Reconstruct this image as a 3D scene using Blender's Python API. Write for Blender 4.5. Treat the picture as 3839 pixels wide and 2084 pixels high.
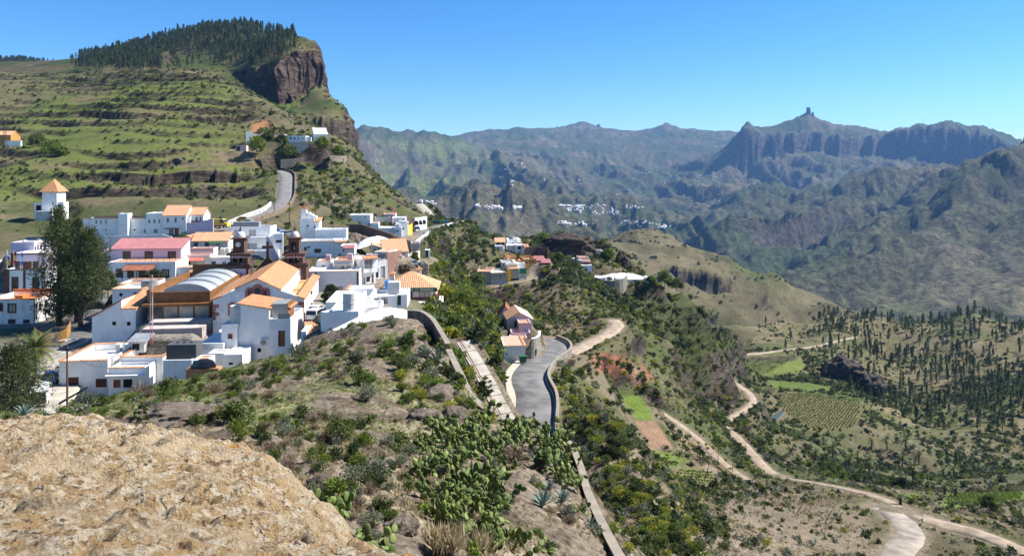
import bpy, bmesh, math, random
import numpy as np
from mathutils import Vector, Matrix
R = math.radians
for o in list(bpy.data.objects):
 bpy.data.objects.remove(o)
SC = bpy.context.scene
COL = SC.collection
F, CX, HZ = 2650.0, 1919.5, 640.0
cam_d = bpy.data.cameras.new('camera')
cam = bpy.data.objects.new('camera', cam_d)
COL.objects.link(cam)
cam.location = (0, 0, 0)
cam.rotation_euler = (R(90), 0, 0)
cam_d.sensor_width = 36.0
cam_d.lens = 36.0 * F / 3839.0
cam_d.shift_y = -(1042.0 - HZ) / 3839.0
cam_d.clip_start = 0.2
cam_d.clip_end = 60000
SC.camera = cam
SUN_AZ, SUN_EL = R(74), R(46)            # azimuth to the right of the view axis, elevation
sun_vec = Vector((math.sin(SUN_AZ) * math.cos(SUN_EL), math.cos(SUN_AZ) * math.cos(SUN_EL), math.sin(SUN_EL)))
W = bpy.data.worlds.new('World')
SC.world = W
W.use_nodes = True
wn = W.node_tree
bg = wn.nodes['Background']
sky = wn.nodes.new('ShaderNodeTexSky')
sky.sky_type = 'NISHITA'
sky.sun_disc = False
sky.sun_elevation = SUN_EL
sky.sun_rotation = SUN_AZ
sky.altitude = 2200
sky.air_density = 1.0
sky.dust_density = 0.4
sky.ozone_density = 5.0
hs = wn.nodes.new('ShaderNodeHueSaturation')
hs.inputs['Saturation'].default_value = 1.25
wn.links.new(sky.outputs[0], hs.inputs['Color'])
wn.links.new(hs.outputs[0], bg.inputs[0])
bg.inputs[1].default_value = 0.088
sun_d = bpy.data.lights.new('sun', 'SUN')
sun_d.energy = 5.0
sun_d.angle = R(0.53)
sun_d.color = (1.0, 0.955, 0.88)
sun = bpy.data.objects.new('sun', sun_d)
COL.objects.link(sun)
sun.rotation_euler = (-sun_vec).to_track_quat('-Z', 'Y').to_euler()
sun.location = (60, 40, 80)
SC.view_settings.view_transform = 'Standard'
SC.view_settings.look = 'None'
SC.view_settings.exposure = 1.1
SC.view_settings.gamma = 1.0
SC.view_settings.use_curve_mapping = False
SC.render.engine = 'CYCLES'
cy = SC.cycles
cy.use_denoising = True
cy.max_bounces = 6
cy.diffuse_bounces = 4
cy.glossy_bounces = 2
cy.transmission_bounces = 3
cy.volume_bounces = 0
cy.transparent_max_bounces = 4
cy.caustics_reflective = False
cy.caustics_refractive = False
cy.use_adaptive_sampling = True
cy.adaptive_threshold = 0.02
SC.render.use_persistent_data = False
random.seed(7)
RNG = np.random.default_rng(7)
def P(u, v, Y):
 """world point seen at photograph pixel (u, v) at depth Y metres"""
 return Vector(((u - CX) / F * Y, Y, (HZ - v) / F * Y))
def pix(p):
 return CX + F * p[0] / p[1], HZ - F * p[2] / p[1]
def tag(o, label=None, cat=None, group=None, kind=None):
 if label: o['label'] = label
 if cat: o['category'] = cat
 if group: o['group'] = group
 if kind: o['kind'] = kind
 return o
def empty(name, loc=(0, 0, 0), rz=0.0, label=None, cat=None, group=None):
 o = bpy.data.objects.new(name, None)
 o.empty_display_size = 0.2
 COL.objects.link(o)
 o.location = loc
 o.rotation_euler = (0, 0, rz)
 return tag(o, label, cat, group)
def link(name, me, parent=None, loc=None, rz=None):
 o = bpy.data.objects.new(name, me)
 COL.objects.link(o)
 if parent is not None: o.parent = parent
 if loc is not None: o.location = loc
 if rz is not None: o.rotation_euler = (0, 0, rz)
 return o
class MB:
 """collects vertices and faces; build() makes one mesh object"""
 def __init__(s):
  s.v = []; s.f = []; s.m = []
 def add(s, vs, fs, mi=0):
  n = len(s.v)
  s.v.extend([tuple(p) for p in vs])
  s.f.extend([tuple(i + n for i in f) for f in fs])
  s.m.extend([mi] * len(fs))
  return s
 def box(s, x0, x1, y0, y1, z0, z1, mi=0):
  vs = [(x0, y0, z0), (x1, y0, z0), (x1, y1, z0), (x0, y1, z0), (x0, y0, z1), (x1, y0, z1), (x1, y1, z1), (x0, y1, z1)]
  return s.add(vs, [(0, 3, 2, 1), (4, 5, 6, 7), (0, 1, 5, 4), (1, 2, 6, 5), (2, 3, 7, 6), (3, 0, 4, 7)], mi)
 def quad(s, a, b, c, d, mi=0):
  return s.add([a, b, c, d], [(0, 1, 2, 3)], mi)
 def tube(s, pts, rad, n=6, mi=0, cap=True):
  pts = [Vector(p) for p in pts]
  if not hasattr(rad, '__len__'): rad = [rad] * len(pts)
  rings = []
  base = len(s.v)
  for i, p in enumerate(pts):
   d = (pts[min(i + 1, len(pts) - 1)] - pts[max(i - 1, 0)])
   d = d.normalized() if d.length > 1e-9 else Vector((0, 0, 1))
   a = d.orthogonal().normalized() if abs(d.z) > 0.95 else d.cross(Vector((0, 0, 1))).normalized()
   b = d.cross(a)
   for k in range(n):
    t = 2 * math.pi * k / n
    q = p + (a * math.cos(t) + b * math.sin(t)) * rad[i]
    s.v.append((q.x, q.y, q.z))
  for i in range(len(pts) - 1):
   for k in range(n):
    a0 = base + i * n + k; a1 = base + i * n + (k + 1) % n
    s.f.append((a0, a1, a1 + n, a0 + n)); s.m.append(mi)
  if cap:
   s.f.append(tuple(base + k for k in range(n))[::-1]); s.m.append(mi)
   s.f.append(tuple(base + (len(pts) - 1) * n + k for k in range(n))); s.m.append(mi)
  return s
 def lathe(s, prof, n=12, c=(0, 0, 0), mi=0, cap=True):
  base = len(s.v)
  for (r, z) in prof:
   for k in range(n):
    t = 2 * math.pi * k / n
    s.v.append((c[0] + r * math.cos(t), c[1] + r * math.sin(t), c[2] + z))
  for i in range(len(prof) - 1):
   for k in range(n):
    a0 = base + i * n + k; a1 = base + i * n + (k + 1) % n
    s.f.append((a0, a1, a1 + n, a0 + n)); s.m.append(mi)
  if cap:
   s.f.append(tuple(base + k for k in range(n))[::-1]); s.m.append(mi)
   s.f.append(tuple(base + (len(prof) - 1) * n + k for k in range(n))); s.m.append(mi)
  return s
 def mesh(s, name, mats=(), smooth=False):
  me = bpy.data.meshes.new(name)
  me.from_pydata(s.v, [], s.f)
  for m in (mats if isinstance(mats, (list, tuple)) else [mats]):
   me.materials.append(m)
  if any(s.m): me.polygons.foreach_set('material_index', s.m)
  if smooth: me.polygons.foreach_set('use_smooth', [True] * len(s.f))
  me.update()
  return me
 def build(s, name, mats, parent=None, loc=None, rz=None, smooth=False):
  return link(name, s.mesh(name, mats, smooth), parent, loc, rz)
def np_mesh(name, V, Fq, mats=(), smooth=False, mi=None):
 """fast mesh from numpy: V (n,3), Fq (m,k)"""
 me = bpy.data.meshes.new(name)
 k = Fq.shape[1]
 me.vertices.add(len(V)); me.vertices.foreach_set('co', np.ascontiguousarray(V, dtype=np.float32).ravel())
 me.loops.add(Fq.size); me.loops.foreach_set('vertex_index', np.ascontiguousarray(Fq, dtype=np.int32).ravel())
 me.polygons.add(len(Fq))
 me.polygons.foreach_set('loop_start', np.arange(0, Fq.size, k, dtype=np.int32))
 me.polygons.foreach_set('loop_total', np.full(len(Fq), k, dtype=np.int32))
 for m in (mats if isinstance(mats, (list, tuple)) else [mats]): me.materials.append(m)
 if mi is not None: me.polygons.foreach_set('material_index', mi.astype(np.int32))
 if smooth: me.polygons.foreach_set('use_smooth', np.ones(len(Fq), dtype=bool))
 me.update(calc_edges=True)
 return me
_TB = [np.random.default_rng(100 + i).uniform(-1, 1, (256, 256)).astype(np.float32) for i in range(8)]
def vn(x, y, seed=0):
 x = np.asarray(x, dtype=np.float32); y = np.asarray(y, dtype=np.float32)
 tb = _TB[seed % 8].ravel(); off = seed * 37
 fx = np.floor(x); fy = np.floor(y)
 ix = fx.astype(np.int32) + off; iy = fy.astype(np.int32) + off * 3
 fx = x - fx; fy = y - fy
 fx = fx * fx * (3 - 2 * fx); fy = fy * fy * (3 - 2 * fy)
 x0 = ix & 255; x1 = (ix + 1) & 255; y0 = (iy & 255) << 8; y1 = ((iy + 1) & 255) << 8
 a = tb[y0 + x0]; c = tb[y1 + x0]
 a = a + (tb[y0 + x1] - a) * fx
 c = c + (tb[y1 + x1] - c) * fx
 return a + (c - a) * fy
def fbm(x, y, o=4, seed=0, g=0.5):
 t = 0; a = 1.0; n = 0
 for k in range(o):
  t = t + a * vn(x * 2 ** k + 13.7 * k, y * 2 ** k - 7.3 * k, seed + k); n += a; a *= g
 return t / n
def ridged(x, y, o=4, seed=0, g=0.5):
 t = 0; a = 1.0; n = 0
 for k in range(o):
  t = t + a * (1 - 2 * np.abs(vn(x * 2 ** k + 3.1 * k, y * 2 ** k + 9.2 * k, seed + k))); n += a; a *= g
 return t / n
def sst(a, b, x):
 t = np.clip((x - a) / (b - a), 0, 1)
 return t * t * (3 - 2 * t)
MATS = {}
def newmat(name):
 m = bpy.data.materials.new(name); m.use_nodes = True
 nt = m.node_tree
 return m, nt, nt.nodes['Principled BSDF']
def mat(name, col, rough=0.85, var=0.12, scale=3.0, metal=0.0, bump=0.0, bscale=None, spec=0.3, alt=None, stain=0.0):
 """plain procedural paint / plaster / stone: colour varied by two noises, optional bump"""
 if name in MATS: return MATS[name]
 m, nt, b = newmat(name)
 b.inputs['Roughness'].default_value = rough
 b.inputs['Metallic'].default_value = metal
 b.inputs['Specular IOR Level'].default_value = spec
 tc = nt.nodes.new('ShaderNodeNewGeometry')
 no = nt.nodes.new('ShaderNodeTexNoise'); no.inputs['Scale'].default_value = scale; no.inputs['Detail'].default_value = 6
 nt.links.new(tc.outputs['Position'], no.inputs['Vector'])
 mix = nt.nodes.new('ShaderNodeMix'); mix.data_type = 'RGBA'
 c2 = alt if alt else tuple(c * (1 - var * 2.2) for c in col)
 mix.inputs[6].default_value = (*c2, 1); mix.inputs[7].default_value = (*[min(1, c * (1 + var * 0.5)) for c in col], 1)
 mp = nt.nodes.new('ShaderNodeMapRange'); mp.inputs[1].default_value = 0.32; mp.inputs[2].default_value = 0.62
 nt.links.new(no.outputs[0], mp.inputs[0]); nt.links.new(mp.outputs[0], mix.inputs[0])
 out = mix.outputs[2]
 if stain:
  n2 = nt.nodes.new('ShaderNodeTexNoise'); n2.inputs['Scale'].default_value = 0.7; n2.inputs['Detail'].default_value = 8
  n2.inputs['Roughness'].default_value = 0.7
  sc = nt.nodes.new('ShaderNodeVectorMath'); sc.operation = 'MULTIPLY'; sc.inputs[1].default_value = (1, 1, 0.3)
  nt.links.new(tc.outputs['Position'], sc.inputs[0]); nt.links.new(sc.outputs[0], n2.inputs['Vector'])
  m2 = nt.nodes.new('ShaderNodeMapRange'); m2.inputs[1].default_value = 0.52; m2.inputs[2].default_value = 0.75; m2.inputs[4].default_value = stain
  nt.links.new(n2.outputs[0], m2.inputs[0])
  mx = nt.nodes.new('ShaderNodeMix'); mx.data_type = 'RGBA'; mx.inputs[7].default_value = (0.30, 0.27, 0.23, 1)
  nt.links.new(m2.outputs[0], mx.inputs[0]); nt.links.new(out, mx.inputs[6]); out = mx.outputs[2]
 nt.links.new(out, b.inputs['Base Color'])
 if bump:
  n3 = nt.nodes.new('ShaderNodeTexNoise'); n3.inputs['Scale'].default_value = bscale or scale * 4; n3.inputs['Detail'].default_value = 5
  nt.links.new(tc.outputs['Position'], n3.inputs['Vector'])
  bp = nt.nodes.new('ShaderNodeBump'); bp.inputs['Strength'].default_value = min(1, bump); bp.inputs['Distance'].default_value = 0.06 * max(1, bump)
  nt.links.new(n3.outputs[0], bp.inputs['Height']); nt.links.new(bp.outputs[0], b.inputs['Normal'])
 MATS[name] = m
 return m
# ================================================================ TERRAIN
CPT = [
 (0,1565,24),(-250,1580,22),(300,1545,34),(300,1505,46),(600,1500,40),(600,1445,57),(700,1600,27),(900,1620,26),(900,1500,38),(900,1410,52),
 (950,1345,65),(1200,1700,24),(1200,1550,34),(1200,1400,48),(1200,1290,66),(1200,1262,72),(1450,1800,21),(1450,1600,33),(1450,1400,47),
 (1450,1250,62),(1480,1195,72),(1590,1215,70),(1690,1340,58),(1755,1480,48),(1830,1560,44),(2000,1620,42),(2120,1685,40),(2180,1800,34),
 (2230,1930,29),(2300,2084,25),(1700,1700,31),(1700,1900,22),(1700,2060,17.5),(1900,1660,37),(2000,1850,28),(2000,2050,21),(1400,2060,14),
 (1200,1950,15.5),(1000,1800,18),(1580,1500,42),(1620,1380,51),
 (2450,1960,64),(2350,1800,72),(2300,1650,84),(2250,1540,96),(2600,1900,85),(2900,2050,82),(2700,1900,105),(3000,1950,104),(3200,1860,130),
 (3350,2060,99),(3420,1960,110),(3839,2050,102),(4140,2000,104),(3600,1980,112),(3839,1950,132),(3839,1850,172),(3500,1870,165),(3650,1930,132),
 (1760,1300,96),(1830,1440,93),(1900,1560,90),(1800,1160,128),(1888,1362,138),(1880,1430,116),(1740,1120,140),(1700,1200,112),
 (2000,1600,108),(1940,1600,108),(2070,1590,109),(2010,1500,118),(2100,1500,119),(2060,1400,134),(2080,1330,154),(2110,1310,158),(2050,1280,168),(1990,1270,170),
 (1960,1350,148),(1880,1330,150),(1870,1230,160),
 (1830,1085,262),(1950,1062,268),(2010,1030,284),(1990,1015,300),(1850,1150,257),(1930,1138,258),(1995,1102,262),(1760,1070,262),
 (2000,1200,222),(2150,1250,205),(2100,1060,264),(2200,1140,246),(2250,1270,206),(2130,1325,160),(2200,1292,173),(2280,1250,189),(2314,1225,201),(2300,1200,214),
 (2050,1180,230),(2080,1290,185),
 (2300,1400,165),(2450,1450,168),(2400,1300,196),(2520,1285,214),(2700,1440,214),(2785,1550,226),(2500,1450,185),(2600,1500,200),(2650,1560,215),(2700,1588,234),
 (2350,1450,155),(2170,1420,135),(2150,1550,112),(2280,1480,146),
 (2380,1510,158),(2450,1620,142),(2350,1650,130),(2400,1750,120),(2650,1750,138),(2500,1560,164),(2620,1680,160),(2780,1650,214),(2850,1750,186),(2920,1790,166),
 (2750,1830,128),(3100,1760,205),(3050,1660,252),(3100,1720,246),(3300,1745,258),(3500,1820,214),(3700,1790,232),(3839,1760,240),
 (2950,1480,372),(3200,1500,372),(3180,1600,332),(2990,1590,332),(2900,1575,322),(3180,1635,319),(3120,1665,304),(2640,1350,376),(2720,1420,350),(2810,1480,312),(2790,1535,280),
 (2670,1598,242),(2800,1380,440),(2950,1400,440),(2850,1325,450),(3050,1300,500),(3200,1265,540),(2550,1262,335),(2450,1180,315),(2600,1295,382),(2900,1440,405),(3150,1440,420),
 (2700,1222,560),(2900,1205,600),(3100,1178,640),(3300,1185,660),(3500,1205,640),(3650,1172,640),(3839,1222,600),(4140,1260,580),
 (3300,1350,560),(3500,1350,540),(3800,1350,520),(3400,1500,450),(3600,1500,430),(3800,1500,400),(3700,1600,370),(3500,1600,380),(3350,1600,350),(3300,1660,322),
 (3450,1690,306),(3450,1778,298),(3250,1690,312),(3250,1735,300),(3620,1700,320),(3620,1790,290),(3839,1690,340),(4140,1690,340),(3000,1270,560),(2800,1290,500),
 (100,1480,93),(60,1300,112),(330,1250,122),(300,1200,130),(330,1130,147),(600,1350,100),(500,1240,115),(1150,1205,112),(800,1210,110),(1300,1190,118),(1600,1130,134),
 (1500,1080,160),(1330,1150,124),(700,1080,165),(500,1080,165),(900,1060,172),(1100,1060,172),(1300,1020,182),(0,1230,125),(-250,1240,123),(0,1050,160),(100,900,205),
 (400,890,212),(640,890,212),(800,870,216),(950,950,196),(1150,930,210),(1300,900,222),(1450,980,196),(1550,1000,196),(1640,980,205),
 (1480,890,252),(1570,890,258),(1620,862,292),(1680,842,325),(1350,830,262),(1590,800,372),(1560,760,400),
 (1075,665,300),(1065,770,252),(950,825,226),(1030,800,236),(1180,780,262),(1250,760,285),(185,830,232),
 (1700,900,300),(1800,1000,272),(1750,1080,205),(1850,905,312),(1830,990,282),(1680,1000,225),
 (1920,935,300),(2000,930,305),(2100,930,320),(2200,900,330),(2280,905,330),(2180,885,335),(2300,950,325),(2210,985,300),(2450,1050,300),(2250,1045,295),(2150,1000,285),(2400,990,325),
 (2560,1090,300),(2640,1160,300),(2350,1120,285),(2500,1150,290),(2300,1100,280),(2450,1250,300),(2560,1220,318),
 (1640,800,560),(1750,860,700),(1900,890,850),(2050,905,1000),(2380,890,1300),(2200,925,1250),(2400,960,1080),(2450,1000,1010),(2550,1012,1015),(2560,1085,985),(2650,1030,1030),(2690,1112,985),(2800,1068,1015),(2820,1150,975),(2960,1105,1000),(2985,1168,972),(2500,900,1280),(2700,970,1150),
 (2900,1052,1050),(3100,1112,1000),(3255,1160,950),
 (1700,780,3300),(1900,830,2600),(2100,860,2400),(2300,865,2600),(2200,800,3600),(2500,850,2900),(2700,880,2600),(2600,790,4000),(2150,785,3900),(1800,720,4200),(2000,700,4700),
 (1600,700,3800),(1500,620,4200),(1450,560,4800),(1400,510,5200),(1340,484,5500),(1500,494,5600),(1650,510,5600),(1722,520,5800),(2400,760,4400),
 (1800,500,7500),(1900,485,7800),(2000,488,8000),(2187,466,8500),(2350,490,8500),(2500,476,8500),(2650,496,8600),(2790,496,8800),(1800,590,6000),(2000,600,6000),(2200,590,6500),
 (2300,680,5200),(2100,650,5400),(2500,610,6500),(2700,600,6500),(2450,690,5200),
 (2740,545,5900),(2800,470,6000),(2850,494,6000),(2950,474,6200),(2975,462,6340),(3000,444,6390),(3030,428,6420),(3062,446,6390),(3100,470,6320),(3200,488,6200),(3350,510,6100),(3430,476,6000),(3550,474,5900),(3650,488,5800),(3760,520,5600),
 (3839,560,5600),(4140,600,5600),(2790,640,5560),(2850,600,5700),(3000,592,5800),(3150,612,5700),(3300,594,5750),(3450,632,5500),(3600,645,5400),(3740,640,5200),
 (2700,700,5000),(2900,720,4600),(3100,700,4500),(3300,705,4300),(3500,702,4000),(3650,694,3800),(2800,760,4000),(3000,745,3800),(3300,712,3600),(3500,700,3400),(3600,725,3200),
 (2700,850,3200),(2900,900,2800),(3000,800,3300),(3200,850,2800),(3400,800,2900),(3100,1000,2300),(3300,1000,2200),(3200,1100,1900),(3420,1010,2150),(3400,1150,1750),
 (3600,735,2600),(3700,690,2560),(3839,640,2500),(4140,560,2450),(3700,800,2400),(3839,800,2200),(3600,900,2250),(3800,1000,1900),(3600,1100,1800),(3800,1150,1600),(4140,1000,1900),
 (0,760,245),(0,650,285),(0,540,340),(0,450,400),(0,350,470),(0,268,560),(-250,760,245),(-250,500,370),(-250,280,560),
 (300,760,240),(300,650,280),(300,540,330),(300,450,385),(300,350,450),(300,266,540),(600,750,240),(600,650,285),(600,590,300),(600,500,340),(600,400,400),(600,300,480),(600,262,530),
 (900,700,280),(900,620,310),(900,560,330),(900,450,390),(850,350,440),(860,290,500),(1000,545,335),(1050,450,385),(1000,380,430),(1100,545,335),(1200,545,345),(1280,580,355),(1130,480,385),
 (1170,640,322),(1270,700,312),(1370,620,390),(1440,690,392),(1330,560,410),(1480,720,395),
 (300,258,760),(600,254,760),(800,268,730),(880,285,705),(150,275,800),(270,262,850),(400,220,900),(500,190,950),(650,132,1000),(800,112,1000),(950,118,980),(1060,142,940),(1110,170,880),
 (720,200,850),(900,190,850),(1000,180,850),(880,266,752),(960,244,720),(1050,216,702),(1130,182,735),(1190,186,758),(1206,192,760),(1206,195,820),(1190,184,840),(1130,180,830),
 (905,300,690),(960,352,665),(1050,415,642),(1130,385,672),(1205,335,702),(1221,345,702),(1222,350,760),(1224,352,830),(1120,420,625),(1245,372,690),(1300,425,655),(1180,432,600),(1250,440,600),(1308,445,625),(1316,452,640),
 (1120,470,560),(1200,522,555),(1260,540,560),(1305,545,568),(1326,560,600),(1328,566,660),(1160,452,575),
 (100,243,1500),(0,250,1500),(200,265,1450),(-250,262,1500),
]
HID = [
 (0,42,-17),(0,64,-25),(300,62,-23),(600,72,-23.5),(950,82,-22.5),(1200,86,-21),(1480,86,-22),(300,6,-4.2),(800,6,-4.6),(1200,8,-6),(1920,8,-6.5),(2300,11,-8),(0,9,-4.6),(-250,9,-4.6),
 (1920,3,-4.5),(300,3,-3.4),(3500,4,-6),(2800,12,-12),(3500,12,-13),(2800,30,-21),(3500,30,-23),(2900,55,-32),(3700,60,-38),(4140,40,-30),(4140,12,-13),(-250,3,-3.4),(-250,60,-25),
 (2380,40,-22),(2300,52,-28),(1750,66,-22),(1850,60,-24),(2000,62,-30),(2150,66,-34),(2000,85,-37),(1650,86,-23),
 (2700,730,-230),(3100,820,-270),(3500,820,-270),(3839,800,-270),(4140,800,-280),(3000,1250,-360),(3500,1250,-380),(3839,1150,-360),
 (0,680,66),(300,640,84),(600,630,84),(860,600,70),(700,1350,120),(1000,1350,90),(1190,1000,40),(1300,800,-20),(1400,600,-50),(1500,520,-60),(1400,900,-120),(1240,1200,-60),(1400,1600,-200),
 (100,2200,150),(1600,600,-60),(2380,1750,-330),(2800,1550,-420),(3200,1400,-430),(2200,1800,-300),(1800,1500,-230),(1600,1500,-200),
 (2700,262,-100),(2620,300,-100),(2760,262,-98),(2560,440,-150),(2700,640,-205),(2900,880,-230),(2600,860,-215),(2250,420,-95),(2450,400,-110),(2100,420,-90),(1950,400,-70),(2250,600,-150),(2600,560,-180),(2000,600,-110),(1800,450,-70),
 (2650,330,-92),(2600,260,-86),(2350,9800,300),(3000,8000,100),(3600,7200,50),(1400,7500,100),(3500,9800,100),(800,3000,0),(300,4000,0),(800,7000,0),(0,9800,0),(4140,9800,0),
]
PATHS = {
 'asphalt_road': (3.3, [(1985,1720,94),(1995,1640,103),(2000,1590,109),(2008,1535,114.5),(2006,1485,120),(1986,1435,127.5),(1988,1402,134),(2018,1362,144.5),(2058,1332,153),(2082,1312,160),(2074,1290,168),(2035,1272,178)]),
 'houses_road': (3.0, [(1700,1096,254),(1790,1090,259),(1850,1082,262),(1920,1068,266),(1975,1052,272),(2003,1034,282),(2001,1022,290)]),
 'hill_road': (3.0, [(770,872,212),(850,858,216),(950,822,226),(1030,790,240),(1068,745,258),(1075,700,279),(1074,655,303),(1040,640,318)]),
 'upper_street': (2.9, [(1440,990,196),(1500,940,224),(1536,906,246),(1580,876,272),(1630,854,302),(1690,838,330),(1720,834,345)]),
 'bend_road': (2.6, [(1592,830,360),(1604,803,385),(1585,778,405),(1570,765,420)]),
 'village_street': (3.2, [(40,1330,107),(150,1300,112),(260,1272,117),(322,1225,126),(332,1170,137),(330,1130,147),(370,1105,154)]),
 'parking_street': (3.6, [(100,1560,86),(150,1500,91),(190,1440,97.5),(245,1345,107),(290,1272,117)]),
 'restaurant_street': (3.0, [(1400,1180,121),(1430,1120,140),(1490,1060,163),(1550,1020,182),(1620,985,205)]),
 'dirt_track': (1.9, [(2128,1326,159),(2170,1308,166),(2220,1282,177),(2275,1254,188),(2308,1230,199),(2313,1214,207),(2296,1200,216)]),
 'valley_track': (1.45, [(2655,1602,240),(2715,1578,250),(2780,1545,270),(2820,1510,292),(2812,1480,312),(2775,1450,332),(2720,1412,352),(2650,1362,374),(2640,1347,388),(2700,1336,412),(2850,1324,450),(2980,1308,482),(3060,1298,502),(3130,1280,524),(3210,1263,545)]),
 'lower_track': (1.5, [(2700,1592,238),(2738,1620,226),(2765,1645,216),(2800,1680,206),(2840,1725,192),(2880,1765,178),(2935,1792,166)]),
 'slope_path': (0.9, [(2490,1552,165),(2560,1600,164),(2640,1668,160),(2720,1745,154),(2800,1800,146)]),
 'concrete_track': (1.8, [(3290,1905,122),(3345,1925,117),(3395,1965,110),(3410,2010,104),(3375,2055,99.5),(3350,2110,94)]),
 'side_track': (1.0, [(3460,1945,115),(3400,1922,118),(3310,1872,128),(3190,1838,138),(3060,1812,151),(2935,1792,166)]),
 'corner_track': (1.5, [(3460,1945,115),(3560,1972,113),(3650,1995,110.5),(3760,2035,106),(3860,2080,101)]),
 'stair_path': (1.2, [(1738,1280,98),(1790,1370,95.5),(1835,1450,93),(1870,1520,91),(1905,1580,89)]),
}
cp = [((u - CX) / F, math.log(Y), (HZ - v) / F) for u, v, Y in CPT]
cp += [((u - CX) / F, math.log(Y), z / Y) for u, Y, z in HID]
for nm, (hw, pts) in PATHS.items():
 if nm in ('stair_path',): continue
 for u, v, Y in pts[::2]:
  cp.append(((u - CX) / F, math.log(Y), (HZ - v) / F))
cp = np.array(cp)
keep = []
for i in range(len(cp)):
 if all((cp[i, 0] - cp[j, 0]) ** 2 + (cp[i, 1] - cp[j, 1]) ** 2 > 1.2e-4 for j in keep): keep.append(i)
cp = cp[keep]
CK = np.array([1.7, 1.0])                    # across-view distances weigh more
def _ker(a, b):
 d = (a[:, None, :] - b[None, :, :]) * CK
 return np.sqrt((d * d).sum(-1) + 2e-5)
A = cp[:, :2]; n = len(A)
K = np.zeros((n + 3, n + 3)); K[:n, :n] = -_ker(A, A) - np.eye(n) * 2e-4
K[:n, n] = 1; K[:n, n + 1:] = A; K[n, :n] = 1; K[n + 1:, :n] = A.T
WT = np.linalg.solve(K, np.concatenate([cp[:, 2], [0, 0, 0]]))
def base_e(s, t):
 q = np.stack([s.ravel(), t.ravel()], 1)
 o = np.empty(len(q))
 for i in range(0, len(q), 20000):
  c = q[i:i + 20000]
  o[i:i + 20000] = -_ker(c, A) @ WT[:n] + WT[n] + c @ WT[n + 1:]
 return o.reshape(s.shape)
NC = 760
S = np.linspace(-0.80, 0.80, NC)
segs = [(3.0, 14, 30), (14, 80, 170), (80, 300, 260), (300, 560, 150), (560, 1000, 170), (1000, 2400, 80), (2400, 9800, 200)]
T = np.concatenate([np.linspace(math.log(a), math.log(b), k, endpoint=False) for a, b, k in segs] + [[math.log(9800)]])
NR = len(T)
cs = np.linspace(-0.80, 0.80, 253); ct = np.interp(np.linspace(0, 1, 355), np.linspace(0, 1, NR), T)
ce = base_e(*np.meshgrid(cs, ct))
def bil(s, t):
 fx = np.clip((s - cs[0]) / (cs[1] - cs[0]), 0, len(cs) - 1.001); fy = np.clip(np.interp(t, ct, np.arange(len(ct))), 0, len(ct) - 1.001)
 ix = fx.astype(int); iy = fy.astype(int); fx = fx - ix; fy = fy - iy
 return (ce[iy, ix] * (1 - fx) + ce[iy, ix + 1] * fx) * (1 - fy) + (ce[iy + 1, ix] * (1 - fx) + ce[iy + 1, ix + 1] * fx) * fy
def pathpts(nm, step=0.6):
 hw, pts = PATHS[nm]
 q = [P(*p) for p in pts]
 out = []
 m = len(q)
 for i in range(m - 1):
  p0 = q[max(i - 1, 0)]; p1 = q[i]; p2 = q[i + 1]; p3 = q[min(i + 2, m - 1)]
  k = max(2, int((p2 - p1).length / step))
  for j in range(k):
   t = j / k
   out.append(0.5 * ((2 * p1) + (p2 - p0) * t + (2 * p0 - 5 * p1 + 4 * p2 - p3) * t * t + (3 * p1 - p0 - 3 * p2 + p3) * t ** 3))
 out.append(q[-1])
 return out
PP = {nm: pathpts(nm, 1.5) for nm in PATHS}
CLIFFS = [
 ([(250,655,284,668,279),(420,634,287,684,277),(560,638,287,692,275),(700,624,291,690,277),(800,612,297,672,283),(950,618,306,648,297)], 0.3, 0.7),
 ([(850,272,740,280,712),(880,266,740,292,700),(920,256,722,322,676),(960,245,706,352,664),(1000,232,692,385,650),(1050,216,684,418,640),(1090,200,692,408,652),(1130,182,716,388,674),(1170,183,735,362,692),(1206,192,750,335,702)], 0.55, 0.9),
 ([(1130,432,604,455,578),(1180,432,598,510,556),(1250,440,598,538,556),(1308,446,612,546,570)], 0.4, 0.9),
 ([(2735,560,5850,610,5650),(2790,474,5850,640,5560),(2850,494,5900,602,5700),(2950,500,5980,594,5780),(3030,500,6000,592,5800),(3150,510,5950,612,5700),(3300,512,5980,596,5750),(3400,490,5850,622,5560),(3550,478,5760,640,5430),(3680,492,5650,645,5350),(3760,522,5500,640,5200),(3839,565,5400,625,5200)], 0.45, 0.72),
 ([(2490,990,1018,1040,1000),(2560,1010,1014,1085,986),(2650,1032,1015,1125,982),(2740,1056,1008,1110,990)], 0.1, 0.85),
 ([(2560,620,6350,660,6150),(2680,600,6350,640,6150)], 0.4, 0.6),
]
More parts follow.
